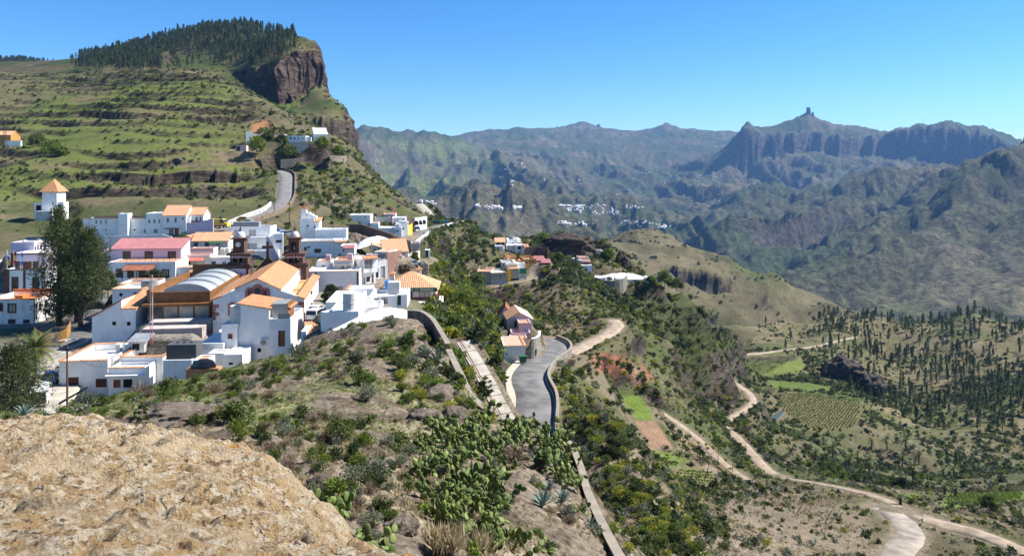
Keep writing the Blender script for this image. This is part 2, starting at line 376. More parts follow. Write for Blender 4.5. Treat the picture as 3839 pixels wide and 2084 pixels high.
def cliff_e(e, u, t):
 for rows, a, b in CLIFFS:
  q = np.array(rows, float)
  m = (u > q[0, 0]) & (u < q[-1, 0]); uu = u[m]; tt = t[m]
  uw = uu + 30 * vn(uu / 75, uu * 0, 65); jag = np.where(q[0, 4] > 3000, 0.8, 1.0) * (0.014 * fbm(uw / 46, uu * 0, 4, 61) + 0.006 * fbm(uw / 11, uu * 0, 2, 62))
  t1 = np.log(np.interp(uu, q[:, 0], q[:, 2])) + jag; t0 = np.log(np.interp(uu, q[:, 0], q[:, 4])) + jag
  jg = np.where(q[0, 4] > 3000, 1.0, 0.0)
  e1 = (HZ - np.interp(uu, q[:, 0], q[:, 1]) + jg * (9 * vn(uu / 33, uu * 0, 63) + 6 * vn(uu / 11, uu * 0, 64))) / F; e0 = (HZ - np.interp(uu, q[:, 0], q[:, 3])) / F
  w = (tt - t0) / (t1 - t0)
  g = 0.25 * w + 0.75 * sst(a, b, w)
  ee = e[m]; ins = (w >= 0) & (w <= 1)
  ed = np.minimum(sst(q[0, 0], q[0, 0] + 25, uu), 1)
  ee = np.where(ins, ee * (1 - ed) + (e0 + (e1 - e0) * g) * ed, ee)
  ee = np.where((w > 1) & (w < 1.25), np.maximum(ee, e1 * ed + ee * (1 - ed)), ee)
  e = e.copy(); e[m] = ee
 return e
def on(w, fn, *co):
 """evaluate fn only where the weight w is not zero"""
 m = w > 1e-3
 o = np.zeros(w.shape)
 if m.any(): o[m] = w[m] * fn(*[c[m] for c in co])
 return o
def height(s, Y):
 """ground height (and masks) at X = s*Y, depth Y"""
 s = np.asarray(s, float); Y = np.asarray(Y, float)
 X = s * Y
 t = np.log(Y)
 u = CX + F * s
 z = cliff_e(bil(s, t), u, t) * Y
 vil = sst(80, 90, Y) * (1 - sst(228, 244, Y)) * (1 - sst(1380, 1640, u))
 terr = sst(236, 262, Y) * (1 - sst(520, 600, Y)) * (1 - sst(880, 1080, u))
 mesa = sst(560, 640, Y) * (1 - sst(1200, 1350, Y)) * (1 - sst(1280, 1420, u))
 far = sst(1250, 2300, Y)
 pale = sst(600, 760, Y) * (1 - far) * sst(1420, 1560, u)
 hill = sst(300, 380, Y) * (1 - sst(600, 700, Y)) * sst(2500, 2900, u)
 flank = sst(240, 300, Y) * (1 - sst(560, 620, Y)) * sst(900, 1080, u) * (1 - sst(2500, 2800, u))
 wz = z + 3.2 * fbm(X / 60, Y / 60, 3, 5) + 0.028 * X
 st = 5.2
 k = np.floor(wz / st); fr = wz / st - k
 q = (k + sst(0.885, 0.985, fr) * 0.86 + fr * 0.14) * st
 tm = terr * np.clip(0.62 + 1.5 * fbm(X / 70, Y / 45, 3, 9), 0, 0.97)
 z = z + tm * (q - wz)
 wall = tm * sst(0.85, 0.90, fr)
 z = z + (1 - vil) * (0.6 * fbm(X / 9, Y / 9, 4, 1)) * sst(40, 120, Y)
 kn = (1 - sst(75, 100, Y))
 z = z + kn * (0.42 * fbm(X / 3.2, Y / 3.2, 4, 2) + 0.16 * ridged(X / 0.9, Y / 0.9, 3, 3)) * sst(6, 16, Y)
 z = z + (flank + hill * 0.7) * (2.6 * ridged(X / 34, Y / 34, 4, 4) - 0.6)
 z = z + terr * 0.9 * fbm(X / 20, Y / 20, 3, 6)
 def f_pale(X, Y):
  wx = X + 90 * fbm(X / 420, Y / 420, 2, 21); wy = Y + 90 * fbm(X / 420 + 40, Y / 420, 2, 22)
  return (24 * ridged(wx / 230, wy / 300, 5, 11) - 10 + 7 * ridged(wx / 60, wy / 90, 3, 14)) * sst(700, 900, Y)
 z = z + on(pale, f_pale, X, Y)
 def f_far(X, Y, z):
  wx = X + 260 * fbm(X / 1300, Y / 1300, 3, 23); wy = Y + 260 * fbm(X / 1300 + 40, Y / 1300, 3, 24)
  w3 = sst(2550, 2950, CX + F * X / Y) * (1 - sst(4600, 5400, Y))
  qx = -wx * 0.5 + wy * 0.86; qy = wx * 0.86 + wy * 0.5
  rg = ridged(wx / 520 + 0.3, wy / 2300, 3, 12, 0.5) * (1 - w3) + w3 * ridged(qx / 430, qy / 2100, 3, 17, 0.5)
  sk = 1 - 0.85 * sst(0.0, 0.03, z / Y) * sst(4500, 5500, Y)
  sm = sst(1500, 2600, Y)
  return ((190 * rg - 70) * (0.4 + 0.6 * sm) + 62 * (ridged(wx / 170 + 5, wy / 620, 3, 15) * (1 - w3) + w3 * ridged(qx / 150, qy / 560, 3, 18)) + 0) * sk + 26 * ridged(wx / 75, wy / 130, 3, 16) * (0.45 + 0.55 * sk)
 z = z + on(far, f_far, X, Y, z)
 for pu_, pY, pA, pw in ((3030, 6410, 14, 40), (2985, 6380, 8, 24), (2798, 5930, 30, 24), (3100, 6320, 14, 18), (3150, 6300, 16, 16), (3210, 6230, 14, 16), (3440, 5980, 24, 30), (3550, 5900, 26, 36), (3690, 5760, 20, 30), (2187, 8500, 40, 50), (2500, 8500, 34, 34), (2350, 8500, -25, 50), (1960, 7900, 28, 50), (1420, 5500, 30, 40), (1365, 5500, 26, 26), (1600, 5600, 20, 34)):
  z = z + pA * np.exp(-((u - pu_) / pw) ** 2 - ((t - math.log(pY)) / 0.045) ** 2)
 z = z + 15 * sst(5000, 5600, Y) * sst(0.03, 0.05, z / Y) * fbm(u / 17, t * 30, 3, 66)
 z = z + on(mesa, lambda X, Y: 2.5 * fbm(X / 30, Y / 30, 4, 13), X, Y)
 return z, dict(vil=vil, terr=terr, mesa=mesa, far=far, pale=pale, hill=hill, flank=flank, wall=wall, kn=kn, u=u)
SS, TT = np.meshgrid(S, T)
GY = np.exp(TT)
GZ, MK = height(SS, GY)
GX = SS * GY
ROADD = np.full(GX.shape, 1e9)
def carve(pts, hw, soft, drop=0.03):
 """level the ground along a path"""
 Q = np.array([(p.x, p.y, p.z) for p in pts])
 lo = Q.min(0) - hw - soft - 3; hi = Q.max(0) + hw + soft + 3
 m = (GX > lo[0]) & (GX < hi[0]) & (GY > lo[1]) & (GY < hi[1])
 idx = np.argwhere(m)
 if not len(idx): return
 gx = GX[m]; gy = GY[m]; gz = GZ[m]
 best = np.full(len(gx), 1e9); bz = np.zeros(len(gx))
 for i in range(len(Q) - 1):
  a = Q[i]; b = Q[i + 1]; d = b - a; L2 = d[0] ** 2 + d[1] ** 2 + 1e-9
  tt = np.clip(((gx - a[0]) * d[0] + (gy - a[1]) * d[1]) / L2, 0, 1)
  dd = np.hypot(gx - a[0] - tt * d[0], gy - a[1] - tt * d[1])
  w = dd < best
  best[w] = dd[w]; bz[w] = (a[2] + tt * d[2])[w]
 cell = GY[m] * 0.006
 k = 1 - sst(hw + 0.3, hw + soft, best - cell)
 GZ[m] = gz * (1 - k) + (bz - drop) * k
 ROADD[m] = np.minimum(ROADD[m], best - hw)
for nm, (hw, pts) in PATHS.items():
 carve(PP[nm], hw, 1.3 if nm in ('asphalt_road', 'houses_road') else (5.0 if hw > 2 else 2.5))
def flatten(poly_px, z=None, soft=4.0):
 """level a patch of ground (fields, yards); poly in (u, v, Y)"""
 Q = [P(*p) for p in poly_px]
 zz = np.array([p.z for p in Q]); q = np.array([(p.x, p.y) for p in Q])
 G = np.c_[q, np.ones(len(q))]
 pl, *_ = np.linalg.lstsq(G, zz, rcond=None)
 lo = q.min(0) - soft; hi = q.max(0) + soft
 m = (GX > lo[0]) & (GX < hi[0]) & (GY > lo[1]) & (GY < hi[1])
 d = poly_sd(GX[m], GY[m], q)
 k = 1 - sst(0, soft, d)
 GZ[m] = GZ[m] * (1 - k) + k * (pl[0] * GX[m] + pl[1] * GY[m] + pl[2])
def poly_sd(x, y, q):
 """signed distance to polygon (negative inside)"""
 ins = np.zeros(x.shape, bool); d = np.full(x.shape, 1e9)
 for i in range(len(q)):
  a = q[i]; b = q[(i + 1) % len(q)]
  e = b - a
  t = np.clip(((x - a[0]) * e[0] + (y - a[1]) * e[1]) / (e @ e + 1e-9), 0, 1)
  d = np.minimum(d, np.hypot(x - a[0] - t * e[0], y - a[1] - t * e[1]))
  c = ((a[1] <= y) != (b[1] <= y)) & (x < (b[0] - a[0]) * (y - a[1]) / (b[1] - a[1] + 1e-12) + a[0])
  ins ^= c
 return np.where(ins, -d, d)
FIELDS = {
 'lower_terrace': [(2850,1630,300),(2960,1602,320),(3040,1640,314),(2950,1678,297),(2870,1658,292)],
 'green_flat': [(2490,1278,342),(2620,1258,374),(2760,1282,428),(2680,1312,402),(2530,1302,352)],
 'long_terrace': [(2880,1425,412),(3050,1440,412),(3160,1468,398),(3000,1462,392),(2890,1450,396)],   # name: (polygon (u, v, Y), albedo, row spacing m, row angle)
 'vineyard_field': [(2915,1478,374),(3000,1472,380),(3225,1505,372),(3228,1545,352),(3205,1605,331),(3050,1618,326),(3010,1590,333),(2935,1535,350)],
 'grass_strip_field': [(2335,1485,163),(2395,1482,166),(2425,1520,159),(2452,1572,150),(2390,1575,146),(2350,1530,154)],
 'ploughed_field': [(2382,1578,146),(2458,1578,150),(2525,1680,140),(2440,1682,134),(2415,1630,139)],
 'crop_field': [(2290,1640,127),(2350,1650,131),(2420,1685,133),(2560,1740,132),(2470,1775,124),(2330,1730,121)],
 'row_crop_field': [(2480,1778,124),(2570,1742,131),(2680,1765,137),(2675,1815,129),(2590,1815,124),(2500,1800,122)],
 'upper_meadow': [(2790,1358,448),(3000,1345,466),(3030,1390,455),(2880,1410,430),(2740,1400,428)],
 'small_vineyard': [(2860,1455,388),(2920,1450,392),(2890,1492,370),(2850,1480,372)],
 'allotment_field': [(3560,1850,178),(3839,1840,178),(3839,1870,168),(3600,1905,156),(3520,1905,156)],
 'palm_field': [(3400,1850,180),(3440,1848,180),(3455,1900,160),(3400,1905,158)],
}
for nm, pl in FIELDS.items():
 flatten(pl, soft=16.0 if nm in ('upper_meadow', 'green_flat', 'long_terrace') else 5.0)
for nm, (hw, pts) in PATHS.items():
 carve(PP[nm], hw, 1.3 if nm in ('asphalt_road', 'houses_road') else (6.0 if hw > 1.2 else 2.5))
def gz(x, y):
 s = x / y; t = math.log(y)
 fx = (s - S[0]) / (S[1] - S[0]); fy = float(np.interp(t, T, np.arange(NR)))
 ix = int(min(max(fx, 0), NC - 2)); iy = int(min(max(fy, 0), NR - 2)); fx = min(max(fx - ix, 0), 1); fy -= iy
 return (GZ[iy, ix] * (1 - fx) + GZ[iy, ix + 1] * fx) * (1 - fy) + (GZ[iy + 1, ix] * (1 - fx) + GZ[iy + 1, ix + 1] * fx) * fy
def ray_ground(u, v, y0=3.0, y1=9800):
 """first ground point seen at photograph pixel (u, v)"""
 s = (u - CX) / F; e = (HZ - v) / F
 fx = (s - S[0]) / (S[1] - S[0]); ix = int(min(max(fx, 0), NC - 2)); w = fx - ix
 col = GZ[:, ix] * (1 - w) + GZ[:, ix + 1] * w
 Yr = GY[:, 0]
 ok = (col >= e * Yr) & (Yr >= y0) & (Yr <= y1)
 i = int(np.argmax(ok))
 if not ok[i]: return None
 if i > 0 and not ok[i - 1]:
  d0 = col[i - 1] - e * Yr[i - 1]; d1 = col[i] - e * Yr[i]
  k = d0 / (d0 - d1) if d0 != d1 else 0
  Y = Yr[i - 1] + k * (Yr[i] - Yr[i - 1])
 else: Y = Yr[i]
 return Vector((s * Y, Y, gz(s * Y, Y)))
# ================================================================ BUILDINGS
M_white = mat('white_limewash', (0.86, 0.85, 0.825), 0.9, 0.04, 0.8, stain=0.3)
M_cream = mat('cream_plaster', (0.72, 0.67, 0.58), 0.9, 0.04, 0.8, stain=0.25)
M_lilac = mat('lilac_plaster', (0.62, 0.53, 0.62), 0.9, 0.03, 0.8, stain=0.15)
M_pink = mat('pink_plaster', (0.66, 0.47, 0.49), 0.9, 0.04, 0.8, stain=0.2)
M_grey = mat('grey_render', (0.40, 0.39, 0.38), 0.92, 0.10, 0.9, stain=0.3)
M_old = mat('peeling_limewash', (0.76, 0.74, 0.71), 0.92, 0.06, 0.7, stain=0.75)
M_beige = mat('beige_plaster', (0.46, 0.37, 0.26), 0.9, 0.05, 0.8, stain=0.2)
M_yellow = mat('yellow_plaster', (0.80, 0.47, 0.05), 0.9, 0.04, 0.8)
M_ochre = mat('ochre_plaster', (0.42, 0.23, 0.07), 0.9, 0.06, 0.8)
M_orange = mat('orange_waterproofing', (0.62, 0.20, 0.05), 0.85, 0.10, 0.8)
M_brown = mat('brown_trim', (0.135, 0.060, 0.040), 0.8, 0.10, 2)
M_red = mat('red_metal_sheet', (0.37, 0.15, 0.15), 0.6, 0.08, 1)
M_tile = mat('clay_tile', (0.50, 0.24, 0.11), 0.9, 0.20, 2.2, alt=(0.33, 0.16, 0.085), stain=0.45)
M_tilep = mat('pale_clay_tile', (0.56, 0.31, 0.165), 0.9, 0.18, 2.2, alt=(0.42, 0.24, 0.14), stain=0.35)
M_tiled = mat('old_dark_tile', (0.30, 0.115, 0.065), 0.9, 0.25, 2.2)
M_floor = mat('roof_floor_white', (0.74, 0.73, 0.70), 0.9, 0.05, 0.8, stain=0.35)
M_floorg = mat('roof_floor_grey', (0.42, 0.41, 0.40), 0.9, 0.10, 0.8, stain=0.3)
M_floort = mat('roof_floor_terracotta', (0.52, 0.27, 0.17), 0.9, 0.10, 0.9)
M_wood = mat('dark_wood', (0.105, 0.040, 0.018), 0.6, 0.25, 6)
M_wood2 = mat('door_wood', (0.30, 0.105, 0.035), 0.6, 0.2, 6)
M_panel = mat('timber_cladding', (0.215, 0.095, 0.028), 0.55, 0.18, 1.4, alt=(0.15, 0.065, 0.022))
M_frame = mat('white_frame', (0.70, 0.70, 0.68), 0.6, 0.05, 3)
M_greenp = mat('green_paint', (0.030, 0.115, 0.055), 0.6, 0.1, 3)
M_basalt = mat('basalt_ashlar', (0.115, 0.062, 0.046), 0.9, 0.25, 3.0, alt=(0.060, 0.034, 0.027), bump=0.4, bscale=9)
M_quoin = mat('pink_stone', (0.42, 0.155, 0.115), 0.85, 0.12, 2.5)
M_stone = mat('rubble_stone', (0.25, 0.215, 0.175), 0.95, 0.35, 2.2, bump=0.8, bscale=5, alt=(0.10, 0.085, 0.07))
M_mort = mat('pale_mortar', (0.62, 0.59, 0.55), 0.95, 0.08, 2)
M_bstone = mat('brown_block', (0.150, 0.068, 0.048), 0.9, 0.2, 3)
M_tank = mat('grey_plastic', (0.25, 0.26, 0.27), 0.6, 0.06, 2)
M_tankl = mat('pale_fibre_cement', (0.55, 0.55, 0.52), 0.8, 0.08, 2)
M_metal = mat('galvanised_steel', (0.42, 0.43, 0.44), 0.45, 0.08, 3, metal=0.6)
M_dark = mat('dark_fill', (0.02, 0.018, 0.016), 0.9, 0.1, 2)  # near-black fill painting in the shade of openings; also colours dark doors
M_black = mat('black_iron', (0.02, 0.02, 0.022), 0.6, 0.05, 4)
def glass_mat(name, col, rough=0.08):
 m, nt, b = newmat(name)
 b.inputs['Base Color'].default_value = (*col, 1); b.inputs['Roughness'].default_value = rough; b.inputs['Specular IOR Level'].default_value = 0.7
 MATS[name] = m
 return m
M_glass = glass_mat('window_glass', (0.045, 0.055, 0.060))
M_glassl = glass_mat('curtained_glass', (0.32, 0.33, 0.32), 0.2)
M_solar = glass_mat('solar_cell', (0.012, 0.016, 0.035), 0.12)
class Crop:
 def __init__(s, ox, oy, k): s.o = (ox, oy, k)
 def __call__(s, x, y): return (s.o[0] + x / s.o[2], s.o[1] + y / s.o[2])
c1 = Crop(0, 640, 3.039); c2 = Crop(700, 640, 3.038); c3 = Crop(1200, 740, 3.04); c4 = Crop(0, 1050, 2.741); c5 = Crop(500, 960, 2.913)
c6 = Crop(820, 850, 4.51); c7 = Crop(1240, 860, 5.177); c8 = Crop(1100, 1080, 4.6); c9 = Crop(280, 880, 4.155); c10 = Crop(1780, 860, 5.378)
c11 = Crop(2100, 900, 6.133); c12 = Crop(1780, 1120, 4.99); c13 = Crop(880, 430, 4.77); ca = Crop(0, 880, 3.883); cb = Crop(0, 1200, 3.883); px = Crop(0, 0, 1)
PADS = []
TILE_ME = {}
def tile_mesh(m):
 if m.name not in TILE_ME:
  b = MB(); n = 5; vs = []
  for y in (-0.5, 0.5):
   for k in range(n + 1):
    t = math.pi * k / n
    vs.append((math.cos(t) * 0.145, y * 0.52, math.sin(t) * 0.12))
  fs = [(k, k + 1, n + 2 + k, n + 1 + k) for k in range(n)] + [tuple(range(n + 1))[::-1], tuple(range(n + 1, 2 * n + 2))]
  TILE_ME[m.name] = b.add(vs, fs).mesh('tile', m)
 return TILE_ME[m.name]
class Bld:
 def __init__(s, name, label, cat='house', group=None):
  s.name, s.label, s.cat, s.group = name, label, cat, group
  s.root = None; s.inv = None; s.vols = []
 def _start(s, O, yaw):
  if s.root is None:
   s.root = empty(s.name, O, yaw, s.label, s.cat, s.group)
   s.mw = Matrix.Translation(O) @ Matrix.Rotation(yaw, 4, 'Z')
   s.inv = s.mw.inverted()
 def vol(s, cr, x0, x1, yt, yb, Y, depth, yaw=8, **k):
  v = Vol(s, cr, x0, x1, yt, yb, Y, depth, R(yaw), **k)
  s.vols.append(v); return v
class Vol:
 """one block of a building, placed from the photograph: front edges x0..x1, top yt, base yb (crop px), depth Y of its left front corner"""
 def __init__(s, B, cr, x0, x1, yt, yb, Y, depth, yaw, wall=None, roof='flat', ph=0.45, floor=None, foot=4.0, ops=(), tile=None, over=0.35, rise=None, pad=True, walls='flrb', nm='wall'):
  wall = wall or M_white; floor = floor or M_floor; tile = tile or M_tile
  u0, vt = cr(x0, yt); u1, vb = cr(x1, yb)
  s.B, s.cr, s.yaw = B, cr, yaw
  s.O = P(u0, vb, Y)
  s.ex = Vector((math.cos(yaw), math.sin(yaw), 0)); s.ey = Vector((-math.sin(yaw), math.cos(yaw), 0))
  s1 = (u1 - CX) / F
  s.W = (s1 * s.O.y - s.O.x) / (s.ex.x - s1 * s.ex.y)
  s.H = (vb - vt) / F * Y
  s.D = depth
  B._start(s.O, yaw)
  if pad: PADS.append((s.O.copy(), s.ex.copy(), s.ey.copy(), s.W, depth))
  s.loc = B.inv @ (Matrix.Translation(s.O) @ Matrix.Rotation(yaw, 4, 'Z'))
  s.roofz = s.H
  holes = {'f': [], 'r': [], 'l': []}
  wins = []
  for op in ops:
   face, a, b_, c_, d_, kind = op
   fx0, fz1 = s.face_pt(face, *cr(a, b_)); fx1, fz0 = s.face_pt(face, *cr(c_, d_))
   L = s.W if face == 'f' else s.D
   if face == 'l': fx0, fx1 = fx1, fx0
   lo, hi = min(fx0, fx1), max(fx0, fx1)
   lo, hi = max(0.06, lo), min(L - 0.06, hi); z0, z1 = max(0.03, min(fz0, fz1)), min(s.H - 0.06, max(fz0, fz1))
   if hi - lo < 0.12 or z1 - z0 < 0.12: continue
   holes[face].append((lo, hi, z0, z1)); wins.append((face, lo, hi, z0, z1, kind))
  mb = MB()
  zt = s.H
  for face in walls:
   s._wall(mb, face, holes.get(face, []), -foot, zt)
  t = 0.22
  if roof == 'flat':
   W, D, H = s.W, s.D, s.H; pl = H - ph
   q = lambda x, y, z: s.pt(x, y, z)
   for (a, b2) in (((0, 0), (W, 0)), ((W, 0), (W, D)), ((W, D), (0, D)), ((0, D), (0, 0))):
    ia = (min(max(a[0], t), W - t), min(max(a[1], t), D - t)); ib = (min(max(b2[0], t), W - t), min(max(b2[1], t), D - t))
    mb.quad(q(*a, H), q(*b2, H), q(*ib, H), q(*ia, H)); mb.quad(q(*ia, H), q(*ib, H), q(*ib, pl), q(*ia, pl))
   s.roofz = pl
   MB().quad(q(t, t, pl), q(W - t, t, pl), q(W - t, D - t, pl), q(t, D - t, pl)).build('roof', floor, B.root)
  elif roof != 'none':
   s._roof(mb, roof, tile, over, rise)
  s.wallobj = mb.build(nm, wall, B.root) if mb.v else None
  for w in wins: s._opening(*w)
 def pt(s, x, y, z): return s.loc @ Vector((x, y, z))
 def world(s, x, y, z): return s.O + s.ex * x + s.ey * y + Vector((0, 0, z))
 def face_pt(s, face, u, v):
  d = Vector(((u - CX) / F, 1, (HZ - v) / F))
  if face == 'f': n, p0 = s.ey, s.O
  elif face == 'b': n, p0 = s.ey, s.O + s.ey * s.D
  else: n, p0 = s.ex, (s.O + s.ex * s.W if face == 'r' else s.O)
  k = p0.dot(n) / d.dot(n)
  p = d * k - s.O
  return ((p.dot(s.ex) if face in 'fb' else p.dot(s.ey)), p.z)
 def fpt(s, face, a, z, o=0.0):
  """point on a face: a along it, z up, o outwards"""
  if face == 'f': return s.pt(a, -o, z)
  if face == 'r': return s.pt(s.W + o, a, z)
  if face == 'l': return s.pt(-o, s.D - a, z)
  return s.pt(s.W - a, s.D + o, z)
 def _wall(s, mb, face, holes, z0, z1, rec=0.16):
  if face == 'l': holes = [(s.D - b, s.D - a, c, d) for a, b, c, d in holes]
  L = s.W if face in 'fb' else s.D
  xs = sorted({0, L} | {h[0] for h in holes} | {h[1] for h in holes}); zs = sorted({z0, z1} | {h[2] for h in holes} | {h[3] for h in holes})
  for i in range(len(xs) - 1):
   for j in range(len(zs) - 1):
    cx, cz = (xs[i] + xs[i + 1]) / 2, (zs[j] + zs[j + 1]) / 2
    if any(h[0] < cx < h[1] and h[2] < cz < h[3] for h in holes): continue
    mb.quad(s.fpt(face, xs[i], zs[j]), s.fpt(face, xs[i + 1], zs[j]), s.fpt(face, xs[i + 1], zs[j + 1]), s.fpt(face, xs[i], zs[j + 1]))
  for a, b, c, d in holes:
   r = [(a, c), (b, c), (b, d), (a, d)]
   for k in range(4):
    p, q = r[k], r[(k + 1) % 4]
    mb.quad(s.fpt(face, *p), s.fpt(face, *q), s.fpt(face, *q, -rec), s.fpt(face, *p, -rec))
 def slope(s, mb, a, b, c, d, wave=0.36, hgt=0.07, thick=0.12):
  """tiled roof plane: eave a-b, ridge d-c (local points)"""
  a, b, c, d = (Vector(p) for p in (a, b, c, d))
  e = (b - a); W = e.length; e = e / W
  up = (d + c) / 2 - (a + b) / 2
  nrm = e.cross(up).normalized()
  if nrm.z < 0: nrm = -nrm
  upd = (nrm.cross(e)).normalized()
  if upd.dot(up) < 0: upd = -upd
  xd, xc = (d - a).dot(e), (c - a).dot(e); Ls = (d - a).dot(upd)
  def L(x):
   if x < xd: return Ls * x / max(xd, 1e-6)
   if x > xc: return Ls * max(0, (W - x)) / max(W - xc, 1e-6)
   return Ls
  n = max(2, int(W / wave)); prof = [(0, 0), (0.22, 0.75), (0.5, 1.0), (0.78, 0.75)]
  lo, hi = [], []
  for i in range(n):
   for f, h in prof:
    x = (i + f) / n * W
    lo.append(a + e * x + nrm * h * hgt); hi.append(a + e * x + upd * L(x) + nrm * h * hgt)
  lo.append(Vector(b)); hi.append(b + upd * L(W))
  m = len(lo)
  mb.add([s.loc @ p for p in lo + hi], [(i, i + 1, m + i + 1, m + i) for i in range(m - 1)])
  q = [p - nrm * thick for p in (a, b, c, d)]; o = [a, b, c, d]
  mb.add([s.loc @ p for p in q], [(3, 2, 1, 0)])
  for i in range(4):
   j = (i + 1) % 4
   if (o[i] - o[j]).length > 1e-4: mb.add([s.loc @ p for p in (o[i], o[j], q[j], q[i])], [(0, 1, 2, 3)])
 def _roof(s, mb, kind, tile, o, rise):
  W, D, H = s.W, s.D, s.H
  rb = MB(); e = 0.0
  if kind == 'gable_x':                    # ridge runs along the front
   r = rise or D * 0.22; k = r / (D / 2) * o
   s.slope(rb, (-o, -o, H - k), (W + o, -o, H - k), (W + o, D / 2, H + r), (-o, D / 2, H + r))
   s.slope(rb, (W + o, D + o, H - k), (-o, D + o, H - k), (-o, D / 2, H + r), (W + o, D / 2, H + r))
   for x in (0, W): mb.add([s.pt(x, 0, H), s.pt(x, D, H), s.pt(x, D / 2, H + r - 0.1)], [(0, 1, 2)])
  elif kind == 'gable_y':
   r = rise or W * 0.22; k = r / (W / 2) * o
   s.slope(rb, (-o, D + o, H - k), (-o, -o, H - k), (W / 2, -o, H + r), (W / 2, D + o, H + r))
   s.slope(rb, (W + o, -o, H - k), (W + o, D + o, H - k), (W / 2, D + o, H + r), (W / 2, -o, H + r))
   for y in (0, D): mb.add([s.pt(0, y, H), s.pt(W, y, H), s.pt(W / 2, y, H + r - 0.1)], [(0, 1, 2)])
  elif kind == 'hip':
   r = rise or min(W, D) * 0.25; k = min(W, D) / 2; dz = r / k * o
   A, B_, C_, E = (-o, -o, H - dz), (W + o, -o, H - dz), (W + o, D + o, H - dz), (-o, D + o, H - dz)
   if W >= D: p, q = (k, D / 2, H + r), (W - k, D / 2, H + r)
   else: p, q = (W / 2, k, H + r), (W / 2, D - k, H + r)
   if W >= D:
    s.slope(rb, A, B_, q, p); s.slope(rb, C_, E, p, q); s.slope(rb, B_, C_, q, q); s.slope(rb, E, A, p, p)
   else:
    s.slope(rb, A, B_, p, p); s.slope(rb, C_, E, q, q); s.slope(rb, B_, C_, q, p); s.slope(rb, E, A, p, q)
  elif kind == 'shed_f':                   # low at the front, high at the back
   r = rise or D * 0.25; k = r / D * o
   s.slope(rb, (-o, -o, H - k), (W + o, -o, H - k), (W + o, D, H + r), (-o, D, H + r))
   for x in (0, W): mb.add([s.pt(x, 0, H), s.pt(x, D, H), s.pt(x, D, H + r - 0.08)], [(0, 1, 2)])
   mb.add([s.pt(0, D, H), s.pt(W, D, H), s.pt(W, D, H + r), s.pt(0, D, H + r)], [(0, 1, 2, 3)])
  elif kind in ('shed_l', 'shed_r'):       # low at the left / right
   r = rise or W * 0.25; k = r / W * o
   if kind == 'shed_l': s.slope(rb, (-o, D + o, H - k), (-o, -o, H - k), (W, -o, H + r), (W, D + o, H + r)); xh = W
   else: s.slope(rb, (W + o, -o, H - k), (W + o, D + o, H - k), (0, D + o, H + r), (0, -o, H + r)); xh = 0
   for y in (0, D): mb.add([s.pt(0, y, H), s.pt(W, y, H), s.pt(xh, y, H + r - 0.08)], [(0, 1, 2)])
   mb.add([s.pt(xh, 0, H), s.pt(xh, D, H), s.pt(xh, D, H + r), s.pt(xh, 0, H + r)], [(0, 1, 2, 3)])
  s.roofobj = rb.build('roof', tile, s.B.root)
 def _opening(s, face, a, b, z0, z1, kind):
  """window or door set into its opening; kind: material words"""
  if face == 'l': a, b = s.D - b, s.D - a
  fr = {'w': M_frame, 'n': M_brown, 'g': M_greenp, 'd': M_brown, 'k': M_black}.get(kind[0], M_frame)
  door = 'D' in kind; shut = 'S' in kind; ft = 0.09 if not door else 0.08
  fm = MB()
  def bar(x0, x1, y0, y1, i=-0.10, o=0.03):
   vs = [s.fpt(face, x, z, oo) for oo in (i, o) for x, z in ((x0, y0), (x1, y0), (x1, y1), (x0, y1))]
   fm.add(vs, [(0, 3, 2, 1), (4, 5, 6, 7), (0, 1, 5, 4), (1, 2, 6, 5), (2, 3, 7, 6), (3, 0, 4, 7)])
  if 'T' in kind: ft = 0.2
  e = ft if 'T' in kind else 0.0        # T: broad painted surround outside the opening
  bar(a - e, a + 0.05, z0 - e, z1 + e); bar(b - 0.05, b + e, z0 - e, z1 + e); bar(a + 0.05, b - 0.05, z1 - 0.05, z1 + e)
  if not door: bar(a + 0.05, b - 0.05, z0 - e, z0 + 0.05)
  if not shut and not door:
   n = 2 if (b - a) > 0.8 else 1
   if (b - a) > 2.2: n = 4
   for i in range(1, n): bar(a + (b - a) * i / n - 0.03, a + (b - a) * i / n + 0.03, z0 + 0.05, z1 - 0.05, -0.1, -0.03)
   if 'M' in kind:
    for j in (1, 2): bar(a + 0.05, b - 0.05, z0 + (z1 - z0) * j / 3 - 0.025, z0 + (z1 - z0) * j / 3 + 0.025, -0.1, -0.035)
  nm = 'door' if door else ('shutter' if shut else 'window')
  w = fm.build(nm, fr, s.B.root)
  pm = M_glass
  if door or shut: pm = {'w': M_frame, 'g': M_greenp, 'd': M_wood2, 'n': M_wood, 'k': M_dark}.get(kind[0], M_wood)
  if 'L' in kind: pm = M_glassl
  if 'G' in kind: pm = M_glass
  if 'X' in kind: pm = M_dark
  MB().quad(s.fpt(face, a, z0, -0.12), s.fpt(face, b, z0, -0.12), s.fpt(face, b, z1, -0.12), s.fpt(face, a, z1, -0.12)).build('panel' if (door or shut) else 'pane', pm, w)
 def box(s, name, m, x0, x1, y0, y1, z0, z1, parent=None):
  b = MB(); b.box(x0, x1, y0, y1, z0, z1); b.v = [tuple(s.loc @ Vector(p)) for p in b.v]
  return b.build(name, m, parent or s.B.root)
